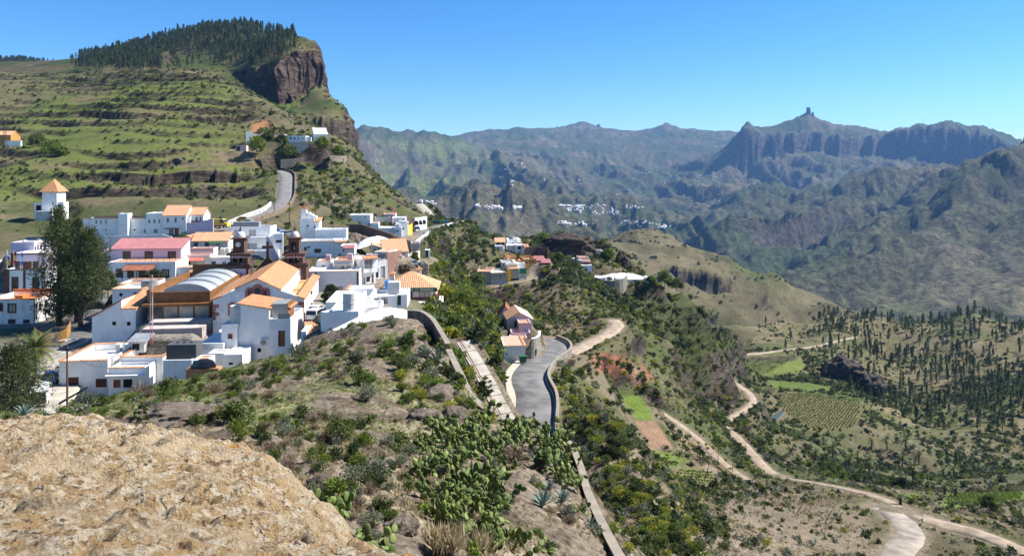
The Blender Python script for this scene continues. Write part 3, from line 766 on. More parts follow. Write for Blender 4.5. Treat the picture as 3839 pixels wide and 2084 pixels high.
 def boxpx(s, name, m, face, x0, y0, x1, y1, o0, o1):
  """box on a face from crop px, from o0 to o1 metres outwards"""
  a, z1 = s.face_pt(face, *s.cr(x0, y0)); b, z0 = s.face_pt(face, *s.cr(x1, y1))
  if face == 'l': a, b = s.D - a, s.D - b
  mb = MB(); vs = [s.fpt(face, x, z, oo) for oo in (o0, o1) for x, z in ((a, z0), (b, z0), (b, z1), (a, z1))]
  mb.add(vs, [(0, 3, 2, 1), (4, 5, 6, 7), (0, 1, 5, 4), (1, 2, 6, 5), (2, 3, 7, 6), (3, 0, 4, 7)])
  return mb.build(name, m, s.B.root)
 def coping(s, sides='f', m=None, single=False, z=None, sp=0.33):
  """row of clay tiles along the top of the wall"""
  m = m or M_tile; me = tile_mesh(m); z = s.H if z is None else z
  W, D = s.W, s.D; j = MB()
  for sd in sides:
   L = W if sd in 'fb' else D
   n = max(1, int(L / sp))
   for i in range(n):
    a = (i + 0.5) * L / n
    if sd == 'f': p, r = (a, 0.05, z), 0
    elif sd == 'b': p, r = (a, D - 0.05, z), 0
    elif sd == 'r': p, r = (W - 0.05, a, z), math.pi / 2
    else: p, r = (0.05, a, z), math.pi / 2
    dz = 0.04 + random.uniform(-0.012, 0.012)
    if single:
     o = link('tile', me, s.B.root); o.matrix_local = s.loc @ Matrix.Translation((p[0], p[1], p[2] + dz)) @ Matrix.Rotation(r + random.uniform(-0.05, 0.05), 4, 'Z')
    else:
     M4 = s.loc @ Matrix.Translation((p[0], p[1], p[2] + dz)) @ Matrix.Rotation(r, 4, 'Z')
     j.add([M4 @ v.co for v in me.vertices], [tuple(q.vertices) for q in me.polygons])
  if not single and j.v: tag(j.build('tile_coping', m, s.B.root), kind='stuff')
 def dado(s, m, h, faces='f'):
  for f in faces:
   L = s.W if f in 'fb' else s.D
   mb = MB(); vs = [s.fpt(f, x, z, oo) for oo in (-0.02, 0.03) for x, z in ((0, -1), (L, -1), (L, h), (0, h))]
   mb.add(vs, [(4, 5, 6, 7), (2, 3, 7, 6), (1, 2, 6, 5), (3, 0, 4, 7)]); mb.build('plinth', m, s.B.root)
 def canopy(s, name, m, face, x0, y0, x1, y1, out, drop=0.5, posts=0):
  """tiled or cloth lean-to fixed to a face: (x0,y0)-(x1,y1) crop px of its wall line and outer edge"""
  a, z1 = s.face_pt(face, *s.cr(x0, y0)); b, _ = s.face_pt(face, *s.cr(x1, y0))
  if face == 'l': a, b = s.D - a, s.D - b
  rb = MB(); tmp = s.loc
  if face == 'f': pts = [(a, -out, z1 - drop), (b, -out, z1 - drop), (b, 0.02, z1), (a, 0.02, z1)]
  elif face == 'r': pts = [(s.W + out, a, z1 - drop), (s.W + out, b, z1 - drop), (s.W - 0.02, b, z1), (s.W - 0.02, a, z1)]
  else: pts = [(-out, a, z1 - drop), (-out, b, z1 - drop), (0.02, b, z1), (0.02, a, z1)]
  s.slope(rb, *pts)
  o = rb.build(name, m, s.B.root)
  for i in range(posts):
   x = a + (b - a) * (i + 0.1) / (posts - 0.8)
   s.box('post', M_wood, x - 0.07, x + 0.07, -out + 0.1, -out + 0.24, max(0, z1 - drop - 3.2), z1 - drop - 0.1)
  return o
 def tank(s, name, label, m, x, y, r, h, z=None, group=None, lid=True):
  """water tank standing on the roof: a thing of its own"""
  z = s.roofz if z is None else z
  w = s.world(x, y, z)
  o = empty(name, w, s.yaw, label, 'water tank', group)
  MB().lathe([(r * 0.93, 0), (r, 0.08), (r, h * 0.45), (r * 1.03, h * 0.47), (r * 1.03, h * 0.53), (r, h * 0.55), (r, h * 0.95), (r * 0.97, h)], 20).build('body', m, o, smooth=False)
  if lid: MB().lathe([(r * 1.02, h + 0.002), (r * 1.02, h + 0.05), (r * 0.35, h + 0.14), (r * 0.3, h + 0.2)], 20).build('lid', m, o)
  return o
 def chimney(s, x, y, w, h, cap=True, m=None):
  c = s.box('chimney', m or M_cream, x - w / 2, x + w / 2, y - w / 2, y + w / 2, s.roofz - 0.2, s.roofz + h)
  if cap:
   b = MB(); z = s.roofz + h
   for dx, dy in ((-1, -1), (1, -1), (1, 1), (-1, 1)): b.box(x + dx * w * 0.36 - 0.06, x + dx * w * 0.36 + 0.06, y + dy * w * 0.36 - 0.06, y + dy * w * 0.36 + 0.06, z, z + 0.35)
   k = w * 0.75; b.add([(x - k, y - k, z + 0.35), (x + k, y - k, z + 0.35), (x + k, y + k, z + 0.35), (x - k, y + k, z + 0.35), (x, y, z + 0.85)], [(3, 2, 1, 0), (0, 1, 4), (1, 2, 4), (2, 3, 4), (3, 0, 4)])
   b.v = [tuple(s.loc @ Vector(p)) for p in b.v]
   b.build('chimney_cap', M_tile, c)
def do_pads():
 """level the ground under the buildings"""
 for O, ex, ey, W, D in PADS:
  c = O + ex * W / 2 + ey * D / 2; rr = max(W, D) / 2 * 1.5 + 8
  m = (abs(GX - c.x) < rr) & (abs(GY - c.y) < rr)
  if not m.any(): continue
  dx = GX[m] - O.x; dy = GY[m] - O.y
  a = dx * ex.x + dy * ex.y; b = dx * ey.x + dy * ey.y
  d = np.hypot(np.maximum(np.maximum(-a, a - W), 0), np.maximum(np.maximum(-b, b - D), 0))
  sf = 3.0 + GY[m] * 0.008
  k = 1 - sst(0.4, sf, d)
  g = GZ[m]
  GZ[m] = g * (1 - k) + (O.z - 0.05) * k
ch = Bld('church', 'white church with two brown stone bell towers and an orange tiled roof', 'church')
f = ch.vol(c5, 868, 1865, 250, 705, 110, 25, yaw=10, walls='', roof='none')
pp = [f.face_pt('f', *c5(x, y)) for x, y in ((868,705),(868,472),(1120,366),(1120,350),(1355,252),(1600,360),(1602,374),(1865,462),(1865,705))]
b = MB()
n = len(pp)
def exf(q, y): return f.pt(q[0], y, q[1])
fr_ = [(a, z if z > 0.4 else -4) for a, z in pp]
b.add([exf(q, 0) for q in fr_], [tuple(range(n))]); b.add([exf(q, 0.5) for q in fr_], [tuple(range(n))[::-1]])
for i in range(n): b.add([exf(fr_[i], 0), exf(fr_[(i + 1) % n], 0), exf(fr_[(i + 1) % n], 0.5), exf(fr_[i], 0.5)], [(0, 1, 2, 3)])
b.build('gable_wall', M_old, ch.root)
xl, zl = pp[2]; xr, zr = pp[6]; xa, za = pp[4]; zel = pp[3][1]; zer = pp[5][1]; zo = min(pp[1][1], pp[7][1])
LN = 24.0
for x, zt, z0 in ((xl, zel, 0), (xr, zer, 0), (0.3, pp[1][1], -4), (f.W - 0.3, pp[7][1], -4)):
 f.box('side_wall', M_white, x - 0.25, x + 0.25, 0.5, LN, z0, zt - 0.12)
ro = MB()
f.slope(ro, (xl - 0.25, LN, zel - 0.02), (xl - 0.25, -0.3, zel - 0.02), (xa, -0.3, za + 0.15), (xa, LN, za + 0.15), 0.3, 0.06)
f.slope(ro, (xr + 0.25, -0.3, zer - 0.02), (xr + 0.25, LN, zer - 0.02), (xa, LN, za + 0.15), (xa, -0.3, za + 0.15), 0.3, 0.06)
ro.build('nave_roof', M_tile, ch.root)
for sgn, x0, x1, z0, z1, zz in ((-1, 0.0, xl, pp[1][1], zl, 0), (1, xr, f.W, zr, pp[7][1], 0)):
 ro = MB()
 if sgn < 0: f.slope(ro, (-0.3, LN, z0), (-0.3, -0.3, z0), (1.3, -0.3, z0 + (z1 - z0) * 0.35), (1.3, LN, z0 + (z1 - z0) * 0.35), 0.3, 0.06)
 else: f.slope(ro, (f.W + 0.3, -0.3, z1), (f.W + 0.3, LN, z1), (f.W - 1.1, LN, z1 + (z0 - z1) * 0.35), (f.W - 1.1, -0.3, z1 + (z0 - z1) * 0.35), 0.3, 0.06)
 ro.build('aisle_tiles', M_tile, ch.root)
 for k in range(6):
  zf = min(z0, z1) - 0.9 + 0.06 * k
  f.box('aisle_roof', mat('yellow_clay_slab', (0.52, 0.30, 0.12), 0.9, 0.1, 1.0), x0 + 0.5, x1 - 0.3, 0.6 + k * 4.0, 0.6 + (k + 1) * 4.0 - 0.05, zf - 0.2, zf + 0.1 * (k % 2))
def arch_ring(vol, face, cxp, half, zb, zs, frw, o0, o1, mf, mg, nmf='window', nmg='pane', n=10, holder=None):
 """round-headed window: surround and pane; cxp centre along the face, zs springing height"""
 inn = [(cxp - half, zb)] + [(cxp - half * math.cos(math.pi * k / n), zs + half * 1.15 * math.sin(math.pi * k / n)) for k in range(n + 1)] + [(cxp + half, zb)]
 h2 = half + frw
 out = [(cxp - h2, zb - frw * 0.5)] + [(cxp - h2 * math.cos(math.pi * k / n), zs + (half * 1.15 + frw) * math.sin(math.pi * k / n)) for k in range(n + 1)] + [(cxp + h2, zb - frw * 0.5)]
 mb = MB(); m = len(inn)
 A = [vol.fpt(face, a, z, o1) for a, z in inn]; B_ = [vol.fpt(face, a, z, o1) for a, z in out]; Cc = [vol.fpt(face, a, z, o0) for a, z in out]; Dd = [vol.fpt(face, a, z, o0) for a, z in inn]
 mb.add(A + B_ + Cc + Dd, [q for i in range(m - 1) for q in ((i, i + 1, m + i + 1, m + i), (m + i, m + i + 1, 2 * m + i + 1, 2 * m + i), (i, i + 1, 3 * m + i + 1, 3 * m + i))])
 w = mb.build(nmf, mf, vol.B.root)
 MB().add([vol.fpt(face, a, z, o0 + 0.03) for a, z in inn], [tuple(range(m))]).build(nmg, mg, w)
 return w
for cxp, half, ybot, ysp in ((1267, 14, 470, 385), (1355, 30, 450, 375), (1447, 15, 465, 387), (1080, 15, 640, 548), (1645, 15, 640, 540)):
 a, zb = f.face_pt('f', *c5(cxp, ybot)); _, zs = f.face_pt('f', *c5(cxp, ysp)); a2, _ = f.face_pt('f', *c5(cxp + half, ybot))
 arch_ring(f, 'f', a, a2 - a, zb, zs, 0.55 if half > 20 else 0.42, 0.005, 0.14, M_quoin, M_glass)
for side in (0, 1):
 for k in range(9):
  w = 0.9 if k % 2 else 0.45; z = 0.1 + k * 0.62
  x0, x1 = (0.0 - 0.03, w) if side == 0 else (f.W - w, f.W + 0.03)
  if z < zo - 0.7: f.box('quoin', M_quoin, x0, x1, -0.06, 0.3, z, z + 0.55)
def arch_stage(vol, m, arches, zcap, D, nm='belfry'):
 """open belfry: solid block with round-headed openings right through it"""
 W = vol.W; mb = MB()
 def seg(x0, x1, z0, z1):
  if x1 - x0 > 1e-3 and z1 - z0 > 1e-3:
   q = MB().box(x0, x1, 0, D, z0, z1); mb.add([vol.loc @ Vector(p) for p in q.v], q.f)
 x = 0
 for a, b_, z0, zs in arches:
  seg(x, a, 0, zcap); seg(a, b_, 0, z0)
  n = 8; r = (b_ - a) / 2
  for k in range(n):
   t0 = math.pi * k / n; t1 = math.pi * (k + 1) / n
   xa0, xa1 = a + r - r * math.cos(t0), a + r - r * math.cos(t1); h0, h1 = zs + r * math.sin(t0), zs + r * math.sin(t1)
   for y in (0, D): mb.add([vol.pt(xa0, y, h0), vol.pt(xa1, y, h1), vol.pt(xa1, y, zcap), vol.pt(xa0, y, zcap)], [(0, 1, 2, 3)])
   mb.add([vol.pt(xa0, 0, h0), vol.pt(xa1, 0, h1), vol.pt(xa1, D, h1), vol.pt(xa0, D, h0)], [(0, 1, 2, 3)])
  mb.add([vol.pt(a, 0, zcap), vol.pt(b_, 0, zcap), vol.pt(b_, D, zcap), vol.pt(a, D, zcap)], [(0, 1, 2, 3)])
  x = b_
 seg(x, W, 0, zcap)
 return mb.build(nm, m, vol.B.root)
def tower(bx0, bx1, byt, byb, pan, door, b2, cor2, up, cor3, dome, arches, Y, bell):
 t1 = ch.vol(c6, bx0, bx1, byt, byb, Y, 5.4, yaw=10, wall=M_basalt, roof='none', pad=False, foot=6, nm='tower')
 t1.boxpx('painted_panel', M_lilac, 'f', pan[0], pan[1], pan[2], pan[3], 0.0, 0.05)
 t1.boxpx('tower_door', M_wood, 'f', door[0], door[1], door[2], door[3], 0.04, 0.12)
 t1.box('cornice', M_basalt, -0.45, t1.W + 0.45, -0.45, 5.85, t1.H, t1.H + 0.28)
 t1.box('cornice', M_basalt, -0.2, t1.W + 0.2, -0.2, 5.6, t1.H + 0.282, t1.H + 0.55)
 t2 = ch.vol(c6, b2[0], b2[1], b2[2], b2[3], Y + 0.4, 4.2, yaw=10, walls='', roof='none', pad=False)
 ar = []
 for x0, x1, y0, ys in arches:
  a, z0 = t2.face_pt('f', *c6(x0, y0)); b_, zs = t2.face_pt('f', *c6(x1, ys)); ar.append((a, b_, z0, zs))
 bf = arch_stage(t2, M_basalt, ar, t2.H, 4.2)
 t2.boxpx('frieze', M_lilac, 'f', b2[0] + 4, b2[2] + 8, b2[1] - 4, b2[2] + 40, 0.0, 0.03)
 for a, b_, z0, zs in ar: arch_ring(t2, 'f', (a + b_) / 2, (b_ - a) / 2, z0, zs, 0.16, 0.0, 0.1, M_basalt, M_dark, 'arch_surround', 'x') if False else None
 for q in range(6):
  x = t2.W * (q + 0.5) / 6; t2.box('bracket', M_basalt, x - 0.12, x + 0.12, -0.3, 0.0, t2.H - 0.35, t2.H - 0.02)
 t2.box('cornice', M_basalt, -0.5, t2.W + 0.5, -0.5, 4.7, t2.H, t2.H + 0.3)
 t3 = ch.vol(c6, up[0], up[1], up[2], up[3], Y + 0.9, 3.4, yaw=10, wall=M_basalt, roof='none', pad=False, foot=0.6, nm='clock_stage' if not bell else 'bell_stage',
    ops=() if not bell else [('f', 1222, 262, 1305, 400, 'kDX')])
 t3.box('cornice', M_basalt, -0.42, t3.W + 0.42, -0.42, 3.8, t3.H, t3.H + 0.22)
 cxw = t3.W / 2
 r = t3.W * 0.41
 dm = MB().lathe([(r * 1.12, 0.22), (r * 1.12, 0.5), (r * 1.0, 0.502)] + [(r * math.cos(t * math.pi / 20), 0.5 + r * 1.08 * math.sin(t * math.pi / 20)) for t in range(1, 10)] + [(0.16, 0.5 + r * 1.08)], 24, (cxw, 1.7, t3.H))
 dm.v = [tuple(t3.loc @ Vector(p)) for p in dm.v]
 d = dm.build('dome', mat('weathered_dome', (0.60, 0.58, 0.55), 0.9, 0.1, 1.5, stain=0.5), ch.root, smooth=False)
 fi = MB().lathe([(0.3, 0), (0.3, 0.15), (0.12, 0.2), (0.2, 0.45), (0.05, 0.9), (0.02, 1.5)], 10, (cxw, 1.7, t3.H + 0.5 + r * 1.08)); fi.v = [tuple(t3.loc @ Vector(p)) for p in fi.v]
 fi.build('finial', M_basalt, d)
 return t1, t2, t3
tl = tower(118, 498, 690, 1010, (205, 712, 465, 975), (275, 855, 352, 975), (188, 490, 482, 652), 0, (240, 430, 212, 452), 0, 0, [(250, 310, 600, 540), (345, 405, 600, 540)], 134, False)
tr = tower(1108, 1480, 672, 990, (1132, 700, 1390, 940), (1187, 845, 1245, 950), (1125, 1420, 482, 650), 0, (1180, 1358, 205, 442), 0, 0, [(1192, 1255, 605, 530), (1285, 1350, 605, 530)], 134, True)
t3 = tl[2]
ca_, cz_ = t3.face_pt('f', *c6(327, 303)); rr = t3.face_pt('f', *c6(371, 303))[0] - ca_
def disc(vol, a, z, r, o, n=28): return [vol.fpt('f', a + r * math.cos(2 * math.pi * k / n), z + r * math.sin(2 * math.pi * k / n), o) for k in range(n)]
cl = MB().add(disc(t3, ca_, cz_, rr, 0.06), [tuple(range(28))]).add(disc(t3, ca_, cz_, rr, 0.06) + disc(t3, ca_, cz_, rr, 0.0), [(i, (i + 1) % 28, 28 + (i + 1) % 28, 28 + i) for i in range(28)]).build('clock_face', mat('clock_white', (0.78, 0.77, 0.74), 0.5, 0.02), t3.wallobj)
for k in range(12):
 t = math.pi / 2 - k * math.pi / 6
 for off in (0.0,):
  d = Vector((math.cos(t), math.sin(t))); nn = Vector((-d.y, d.x)); c0 = Vector((ca_, cz_)) + nn * off * rr
  q = [c0 + d * rr * 0.70 + nn * 0.05 * rr, c0 + d * rr * 0.92 + nn * 0.06 * rr, c0 + d * rr * 0.92 - nn * 0.06 * rr, c0 + d * rr * 0.70 - nn * 0.05 * rr]
  MB().add([t3.fpt('f', p.x, p.y, 0.066) for p in q], [(0, 1, 2, 3)]).build('clock_numeral', M_black, t3.wallobj)
for t, ln, w in ((math.radians(86), 0.72, 0.035), (math.radians(55), 0.48, 0.05)):
 d = Vector((math.cos(t), math.sin(t))); nn = Vector((-d.y, d.x)); c0 = Vector((ca_, cz_))
 q = [c0 - d * rr * 0.12 + nn * w * rr, c0 + d * rr * ln, c0 - d * rr * 0.12 - nn * w * rr]
 MB().add([t3.fpt('f', p.x, p.y, 0.08 + w) for p in q], [(0, 1, 2)]).build('clock_hand', M_black, t3.wallobj)
t3 = tr[2]
ba, bz = t3.face_pt('f', *c6(1263, 345))
bm = MB().lathe([(0.40, -0.42), (0.36, -0.32), (0.27, -0.1), (0.24, 0.18), (0.18, 0.32), (0.03, 0.4), (0.03, 0.7)], 14, (ba, 0.06, bz)); bm.v = [tuple(t3.loc @ Vector(p)) for p in bm.v]
bm.build('bell', mat('bell_bronze', (0.05, 0.04, 0.03), 0.5, 0.1, metal=0.5), t3.wallobj, smooth=True)
cr_ = ch.vol(c6, 760, 880, 540, 640, 135, 0.8, yaw=10, walls='', roof='none', pad=False)
b = MB(); w = cr_.W; h = cr_.H
b.add([cr_.pt(x, y, z) for y in (0, 0.8) for x, z in ((-1.6, -1.2), (w + 1.6, -1.2), (w * 0.75, h), (w * 0.25, h))], [(0, 1, 2, 3), (7, 6, 5, 4), (3, 2, 6, 7), (0, 3, 7, 4), (1, 2, 6, 5)])
b.build('pediment', M_basalt, ch.root)
def crossbox(x0, x1, z0, z1, nm):
 return cr_.box(nm, M_basalt, x0, x1, 0.22, 0.58, z0, z1)
crossbox(w / 2 - 0.24, w / 2 + 0.24, h, h + 3.3, 'cross'); crossbox(w / 2 - 1.0, w / 2 - 0.242, h + 1.9, h + 2.4, 'cross_arm'); crossbox(w / 2 + 0.242, w / 2 + 1.0, h + 1.9, h + 2.4, 'cross_arm')
p0 = P(*c6(815, 620), 139); p1 = P(*c6(815, 152), 139)
fp = empty('flag_pole', p0, 0, 'tall pole with a drooping white flag behind the church cross', 'flag')
MB().tube([(0, 0, -1), (0, 0, p1.z - p0.z)], 0.06, 6).build('pole', M_black, fp)
b = MB(); rows = []
hh = p1.z - p0.z
for i in range(9):
 t = i / 8
 for k in range(7):
  w_ = 0.25 + 1.0 * min(1, t * 1.6); x = k / 6 * w_ + t * 2.2 * (k / 6) * 0.9
  rows.append((0.06 + x, 0.16 * math.sin(k * 1.9 + t * 3), hh - 0.1 - t * (3.6 + 2.9 * k / 6)))
b.add(rows, [(i * 7 + k, i * 7 + k + 1, (i + 1) * 7 + k + 1, (i + 1) * 7 + k) for i in range(8) for k in range(6)])
b.build('flag_cloth', mat('white_cloth', (0.75, 0.74, 0.76), 0.9, 0.03), fp, smooth=True)
B = Bld('house', 'low white house with brown shutters and clay tile edging beside the car park')
A_ = B.vol(c4, 608, 1108, 838, 1220, 97, 10, 6, ops=[('f', 692, 998, 808, 1083, 'nS'), ('f', 985, 1013, 1097, 1097, 'nS')], ph=0.9)
A_.coping('flb', single=True)
V = B.vol(c4, 557, 607, 900, 1150, 98, 3, 6, roof='flat', ops=[('f', 583, 960, 600, 1055, 'nS')]); V.coping('f', single=True)
V = B.vol(c4, 1112, 1490, 905, 1110, 95.5, 3.5, 4, pad=False, foot=5, ops=[('f', 1168, 1022, 1238, 1108, 'dD'), ('f', 1268, 1018, 1360, 1105, 'kDX')], wall=M_grey if False else M_white); V.coping('f', single=True)
V.box('ledge', M_white, -0.1, V.W + 0.1, -0.8, 0, V.H - 1.0, V.H - 0.8)
for k in range(4): A_.box('step', M_floorg, A_.W + 5.4 + k * 0.3, A_.W + 6.6 + k * 0.3, -1.2 + 0.35 * k, -0.86 + 0.35 * k, -0.5, 0.9 + 0.2 * k)
AX = MB().box(0, 0.7, 0, 0.5, 0, 0.8)
B = Bld('house', 'white flat-roofed house with tile edging, metal-roofed hut and grey tank block')
C_ = B.vol(c4, 1232, 1672, 790, 1020, 99, 11, 3, ph=1.2, pad=False, foot=6); C_.coping('flrb', single=True)
D_ = B.vol(c4, 1674, 1972, 822, 1028, 95, 4.2, 3, ph=0.3, pad=False, foot=6)
hut = B.vol(c4, 1345, 1480, 620, 745, 103, 2.4, 3, wall=M_grey, roof='shed_f', tile=M_metal, rise=0.5, over=0.5, pad=False, foot=0, ops=[('f', 1352, 648, 1440, 722, 'wDX')])
b = MB(); L, Wd, h = 3.9, 2.2, 2.2      # big ribbed tank
zz = 0; prof = []
for k in range(9): prof += [(k * h / 9, 0.0), (k * h / 9 + 0.04, 0.05), ((k + 1) * h / 9 - 0.06, 0.05), ((k + 1) * h / 9 - 0.02, 0.0)]
for (z0, o0), (z1, o1) in zip(prof[:-1], prof[1:]):
 r0 = [(-L / 2 - o0, -Wd / 2 - o0, z0), (L / 2 + o0, -Wd / 2 - o0, z0), (L / 2 + o0, Wd / 2 + o0, z0), (-L / 2 - o0, Wd / 2 + o0, z0)]
 r1 = [(-L / 2 - o1, -Wd / 2 - o1, z1), (L / 2 + o1, -Wd / 2 - o1, z1), (L / 2 + o1, Wd / 2 + o1, z1), (-L / 2 - o1, Wd / 2 + o1, z1)]
 b.add(r0 + r1, [(k, (k + 1) % 4, 4 + (k + 1) % 4, 4 + k) for k in range(4)])
b.add([(-L / 2, -Wd / 2, prof[-1][0]), (L / 2, -Wd / 2, prof[-1][0]), (L / 2, Wd / 2, prof[-1][0]), (-L / 2, Wd / 2, prof[-1][0])], [(0, 1, 2, 3)])
o = empty('water_tank', D_.world(1.9 + 0.2, 1.9, D_.roofz), R(3), 'large dark grey ribbed water tank on the white house', 'water tank')
b.build('body', mat('dark_ribbed_tank', (0.085, 0.09, 0.095), 0.6, 0.1), o)
for x in (-0.9, 0, 0.9): MB().lathe([(0.22, prof[-1][0]), (0.22, prof[-1][0] + 0.1), (0.1, prof[-1][0] + 0.14)], 10, (x, 0, 0)).build('cap', M_black, o)
C_.tank('water_tank', 'round pale tank behind the dark ribbed tank', M_tankl, 11.5, 3.0, 0.8, 0.9)
A_.box('skylight_box', M_floor, 3.6, 6.6, 1.0, 3.4, A_.roofz, A_.roofz + 0.9)
for i, (x, w, lb) in enumerate(((4.3, 0.7, 'small white meter box on the roof terrace'), (6.0, 1.5, 'white plastic tank on the roof terrace near the tile row'))):
 o = empty('roof_tank', A_.world(x, 8.2, A_.roofz), R(6), lb, 'tank'); MB().add([(-w * .4, -.4, 0), (w * .4, -.4, 0), (w * .4, .4, 0), (-w * .4, .4, 0), (-w * .5, -.5, 1.1), (w * .5, -.5, 1.1), (w * .5, .5, 1.1), (-w * .5, .5, 1.1)], [(0, 1, 5, 4), (1, 2, 6, 5), (2, 3, 7, 6), (3, 0, 4, 7)]).build('body', M_tankl, o)
 MB().box(-w * .54, w * .54, -.54, .54, 1.1, 1.28).build('lid', M_floor, o)
b = Bld('utility_hut', 'small white hut with junk on its roof beside the dark tank', 'hut')
V = b.vol(c5, 645, 800, 1135, 1232, 92, 2.6, 0, ph=0.12, pad=False, foot=6, floor=M_tilep, ops=[('f', 685, 1200, 732, 1228, 'nS'), ('f', 680, 1145, 698, 1163, 'kX'), ('f', 755, 1143, 770, 1160, 'kX')])
B = Bld('house', 'tall plain white house with a two-part orange tile roof')
V = B.vol(c4, 945, 1250, 372, 660, 112, 6.5, 5, roof='shed_l', rise=2.6, ops=[('f', 1155, 425, 1193, 462, 'nX')], tile=M_tiled, over=0.25)
V = B.vol(c4, 1252, 1395, 290, 660, 111.8, 8, 5, roof='shed_f', rise=1.7, ops=[('f', 1305, 428, 1342, 466, 'nX')], over=0.2)
B = Bld('house', 'small white house with a grey tank on its roof beside the timber hall')
V = B.vol(c4, 1155, 1480, 95, 262, 124, 7, 6, ops=[('f', 1228, 133, 1258, 166, 'kX'), ('f', 1372, 128, 1415, 170, 'nX')]); V.coping('flrb', M_tilep)
V.tank('water_tank', 'bulbous grey tank on the small house by the timber hall', M_tank, 5.0, 3.0, 1.35, 1.5)
V = B.vol(c4, 1205, 1570, 42, 120, 132, 6, 6, floor=M_floort, tile=M_tilep); V.coping('fb', M_tilep)
B = Bld('hall', 'timber-clad hall with glass front and curved grey metal roof', 'hall')
V = B.vol(c5, 150, 838, 398, 718, 113, 21, 8, wall=M_panel, roof='none', foot=1.5, walls='lrb')
W_, H_ = V.W, V.H
_, zg1 = V.face_pt('f', *c5(160, 545)); _, zg0 = V.face_pt('f', *c5(160, 695)); _, zc = V.face_pt('f', *c5(160, 515))
nb = 12
for k in range(nb):   # cladding boards over the glass front
 V.box('board', M_panel, k * W_ / nb + 0.012, (k + 1) * W_ / nb - 0.012, -0.06 - 0.01 * (k % 2), 0.25, zc, H_)
V.box('canopy', M_panel, -0.5, W_ + 0.2, -1.1, 0.2, zg1, zc - 0.01)
V.box('sill', M_panel, 0, W_, -0.05, 0.3, -1.2, zg0)
for x0, x1, mm in ((152, 312, M_glass), (316, 480, M_glassl), (488, 652, M_glassl), (660, 822, M_glassl)):
 a0 = V.face_pt('f', *c5(x0, 600))[0]; a1 = V.face_pt('f', *c5(x1, 600))[0]
 w = V.box('window', M_panel, a1 - 0.02, a1 + 0.2, 0.0, 0.25, zg0, zg1)
 V.box('pane', mm if mm is M_glass else mat('bright_room_tint', (0.50, 0.46, 0.38), 0.15, 0.25, 0.6), a0, a1 - 0.02, 0.12, 0.14, zg0, zg1, parent=w)  # opaque pale pane colour stands in for the bright room behind
V.box('roof', M_floorg, 0, W_, 0.25, 20.9, H_ - 1.0, H_ - 0.8)
b = MB(); n = 24; x0, x1 = W_ * 0.16, W_ * 1.0; rise = 2.05
def vault(t, y, o=0.0): 
 a = math.pi * (0.06 + 0.88 * t); q = (x1 - x0) / 2
 return V.pt((x0 + x1) / 2 - q * math.cos(a) / math.cos(math.pi * 0.06), y, H_ - 1.1 + (rise + o) * math.sin(a))
for i in range(n):
 for y0 in range(4): b.quad(vault(i / n, 1.2 + y0 * 4.8), vault((i + 1) / n, 1.2 + y0 * 4.8), vault((i + 1) / n, 1.2 + y0 * 4.8 + 4.75), vault(i / n, 1.2 + y0 * 4.8 + 4.75))
for yy in (1.2, 20.35): b.add([vault(i / n, yy) for i in range(n + 1)], [tuple(range(n + 1))])
b.build('barrel_roof', mat('grey_roof_sheet', (0.40, 0.42, 0.42), 0.45, 0.06, 0.6, metal=0.2), B.root)
for y in (1.25, 5.6, 6.4, 10.4, 11.2, 15.2, 16.0, 20.2):
 b = MB(); [b.add([vault(i / n, y - 0.09, 0.02), vault((i + 1) / n, y - 0.09, 0.02), vault((i + 1) / n, y - 0.09, 0.16), vault(i / n, y - 0.09, 0.16), vault((i + 1) / n, y + 0.09, 0.16), vault(i / n, y + 0.09, 0.16)], [(0, 1, 2, 3), (3, 2, 4, 5)]) for i in range(n)]
 b.build('roof_rib', M_metal, B.root)
V.box('back_wall', M_panel, W_ * 0.08, W_ * 1.02, 20.95, 21.3, 0, H_ + 1.7)
V.box('eave_board', M_panel, -0.2, 0.35, 0.3, 20.9, H_ - 0.79, H_ + 0.35)
for k, (xa, ya, xb, yb_) in enumerate(((165, 725, 848, 775), (88, 800, 750, 852))):
 o = Bld('planter_wall', ('upper', 'lower')[k] + ' long low concrete wall on the terrace before the timber hall', 'wall')
 o.vol(c5, xa, xb, ya, yb_, 109 - 3.5 * k, 2.6, 8, wall=mat('pinkish_concrete', (0.40, 0.335, 0.31), 0.9, 0.08, 1), floor=mat('pinkish_paving', (0.50, 0.42, 0.38), 0.9, 0.08, 1), ph=0.02, foot=2)
B = Bld('house', 'tall white house with orange tile roof standing before the church')
V1 = B.vol(c5, 1135, 1482, 568, 1100, 101, 7, 4, roof='shed_r', rise=0.75, over=0.3, ops=[('f', 1355, 1005, 1395, 1048, 'kX')])
V2 = B.vol(c5, 1484, 1718, 685, 1100, 100.9, 8, 4, ph=0.6, ops=[('f', 1583, 815, 1655, 985, 'dD'), ('r', 1838, 870, 1850, 925, 'nX'), ('r', 1855, 860, 1880, 1000, 'wD')])
V2.box('balustrade', M_glassl, 1.2, V2.W - 0.1, 0.05, 0.08, V2.H, V2.H + 0.75)
V2.box('veranda', M_glassl, 0.0, 2.2, 1.2, 5.0, V2.roofz, V2.H + 1.9); V2.box('veranda_frame', M_panel, 2.21, 2.3, 1.1, 5.1, V2.roofz, V2.H + 2.0)
V1.box('roof_edge', M_tile, V1.W + 0.1, V1.W + 2.8, 1.0, 5.4, V1.H - 0.35, V1.H - 0.15)
V = B.vol(c5, 960, 1133, 748, 1090, 100, 5, 4, ph=0.25, ops=[('f', 1032, 848, 1083, 902, 'dS')])
V.tank('water_tank', 'tall round white tank on the house before the church', M_tankl, 1.7, 1.5, 0.95, 2.6, group=None)
V.tank('water_tank', 'smaller round white tank against the tall house before the church', M_tankl, 3.6, 2.2, 0.6, 2.0)
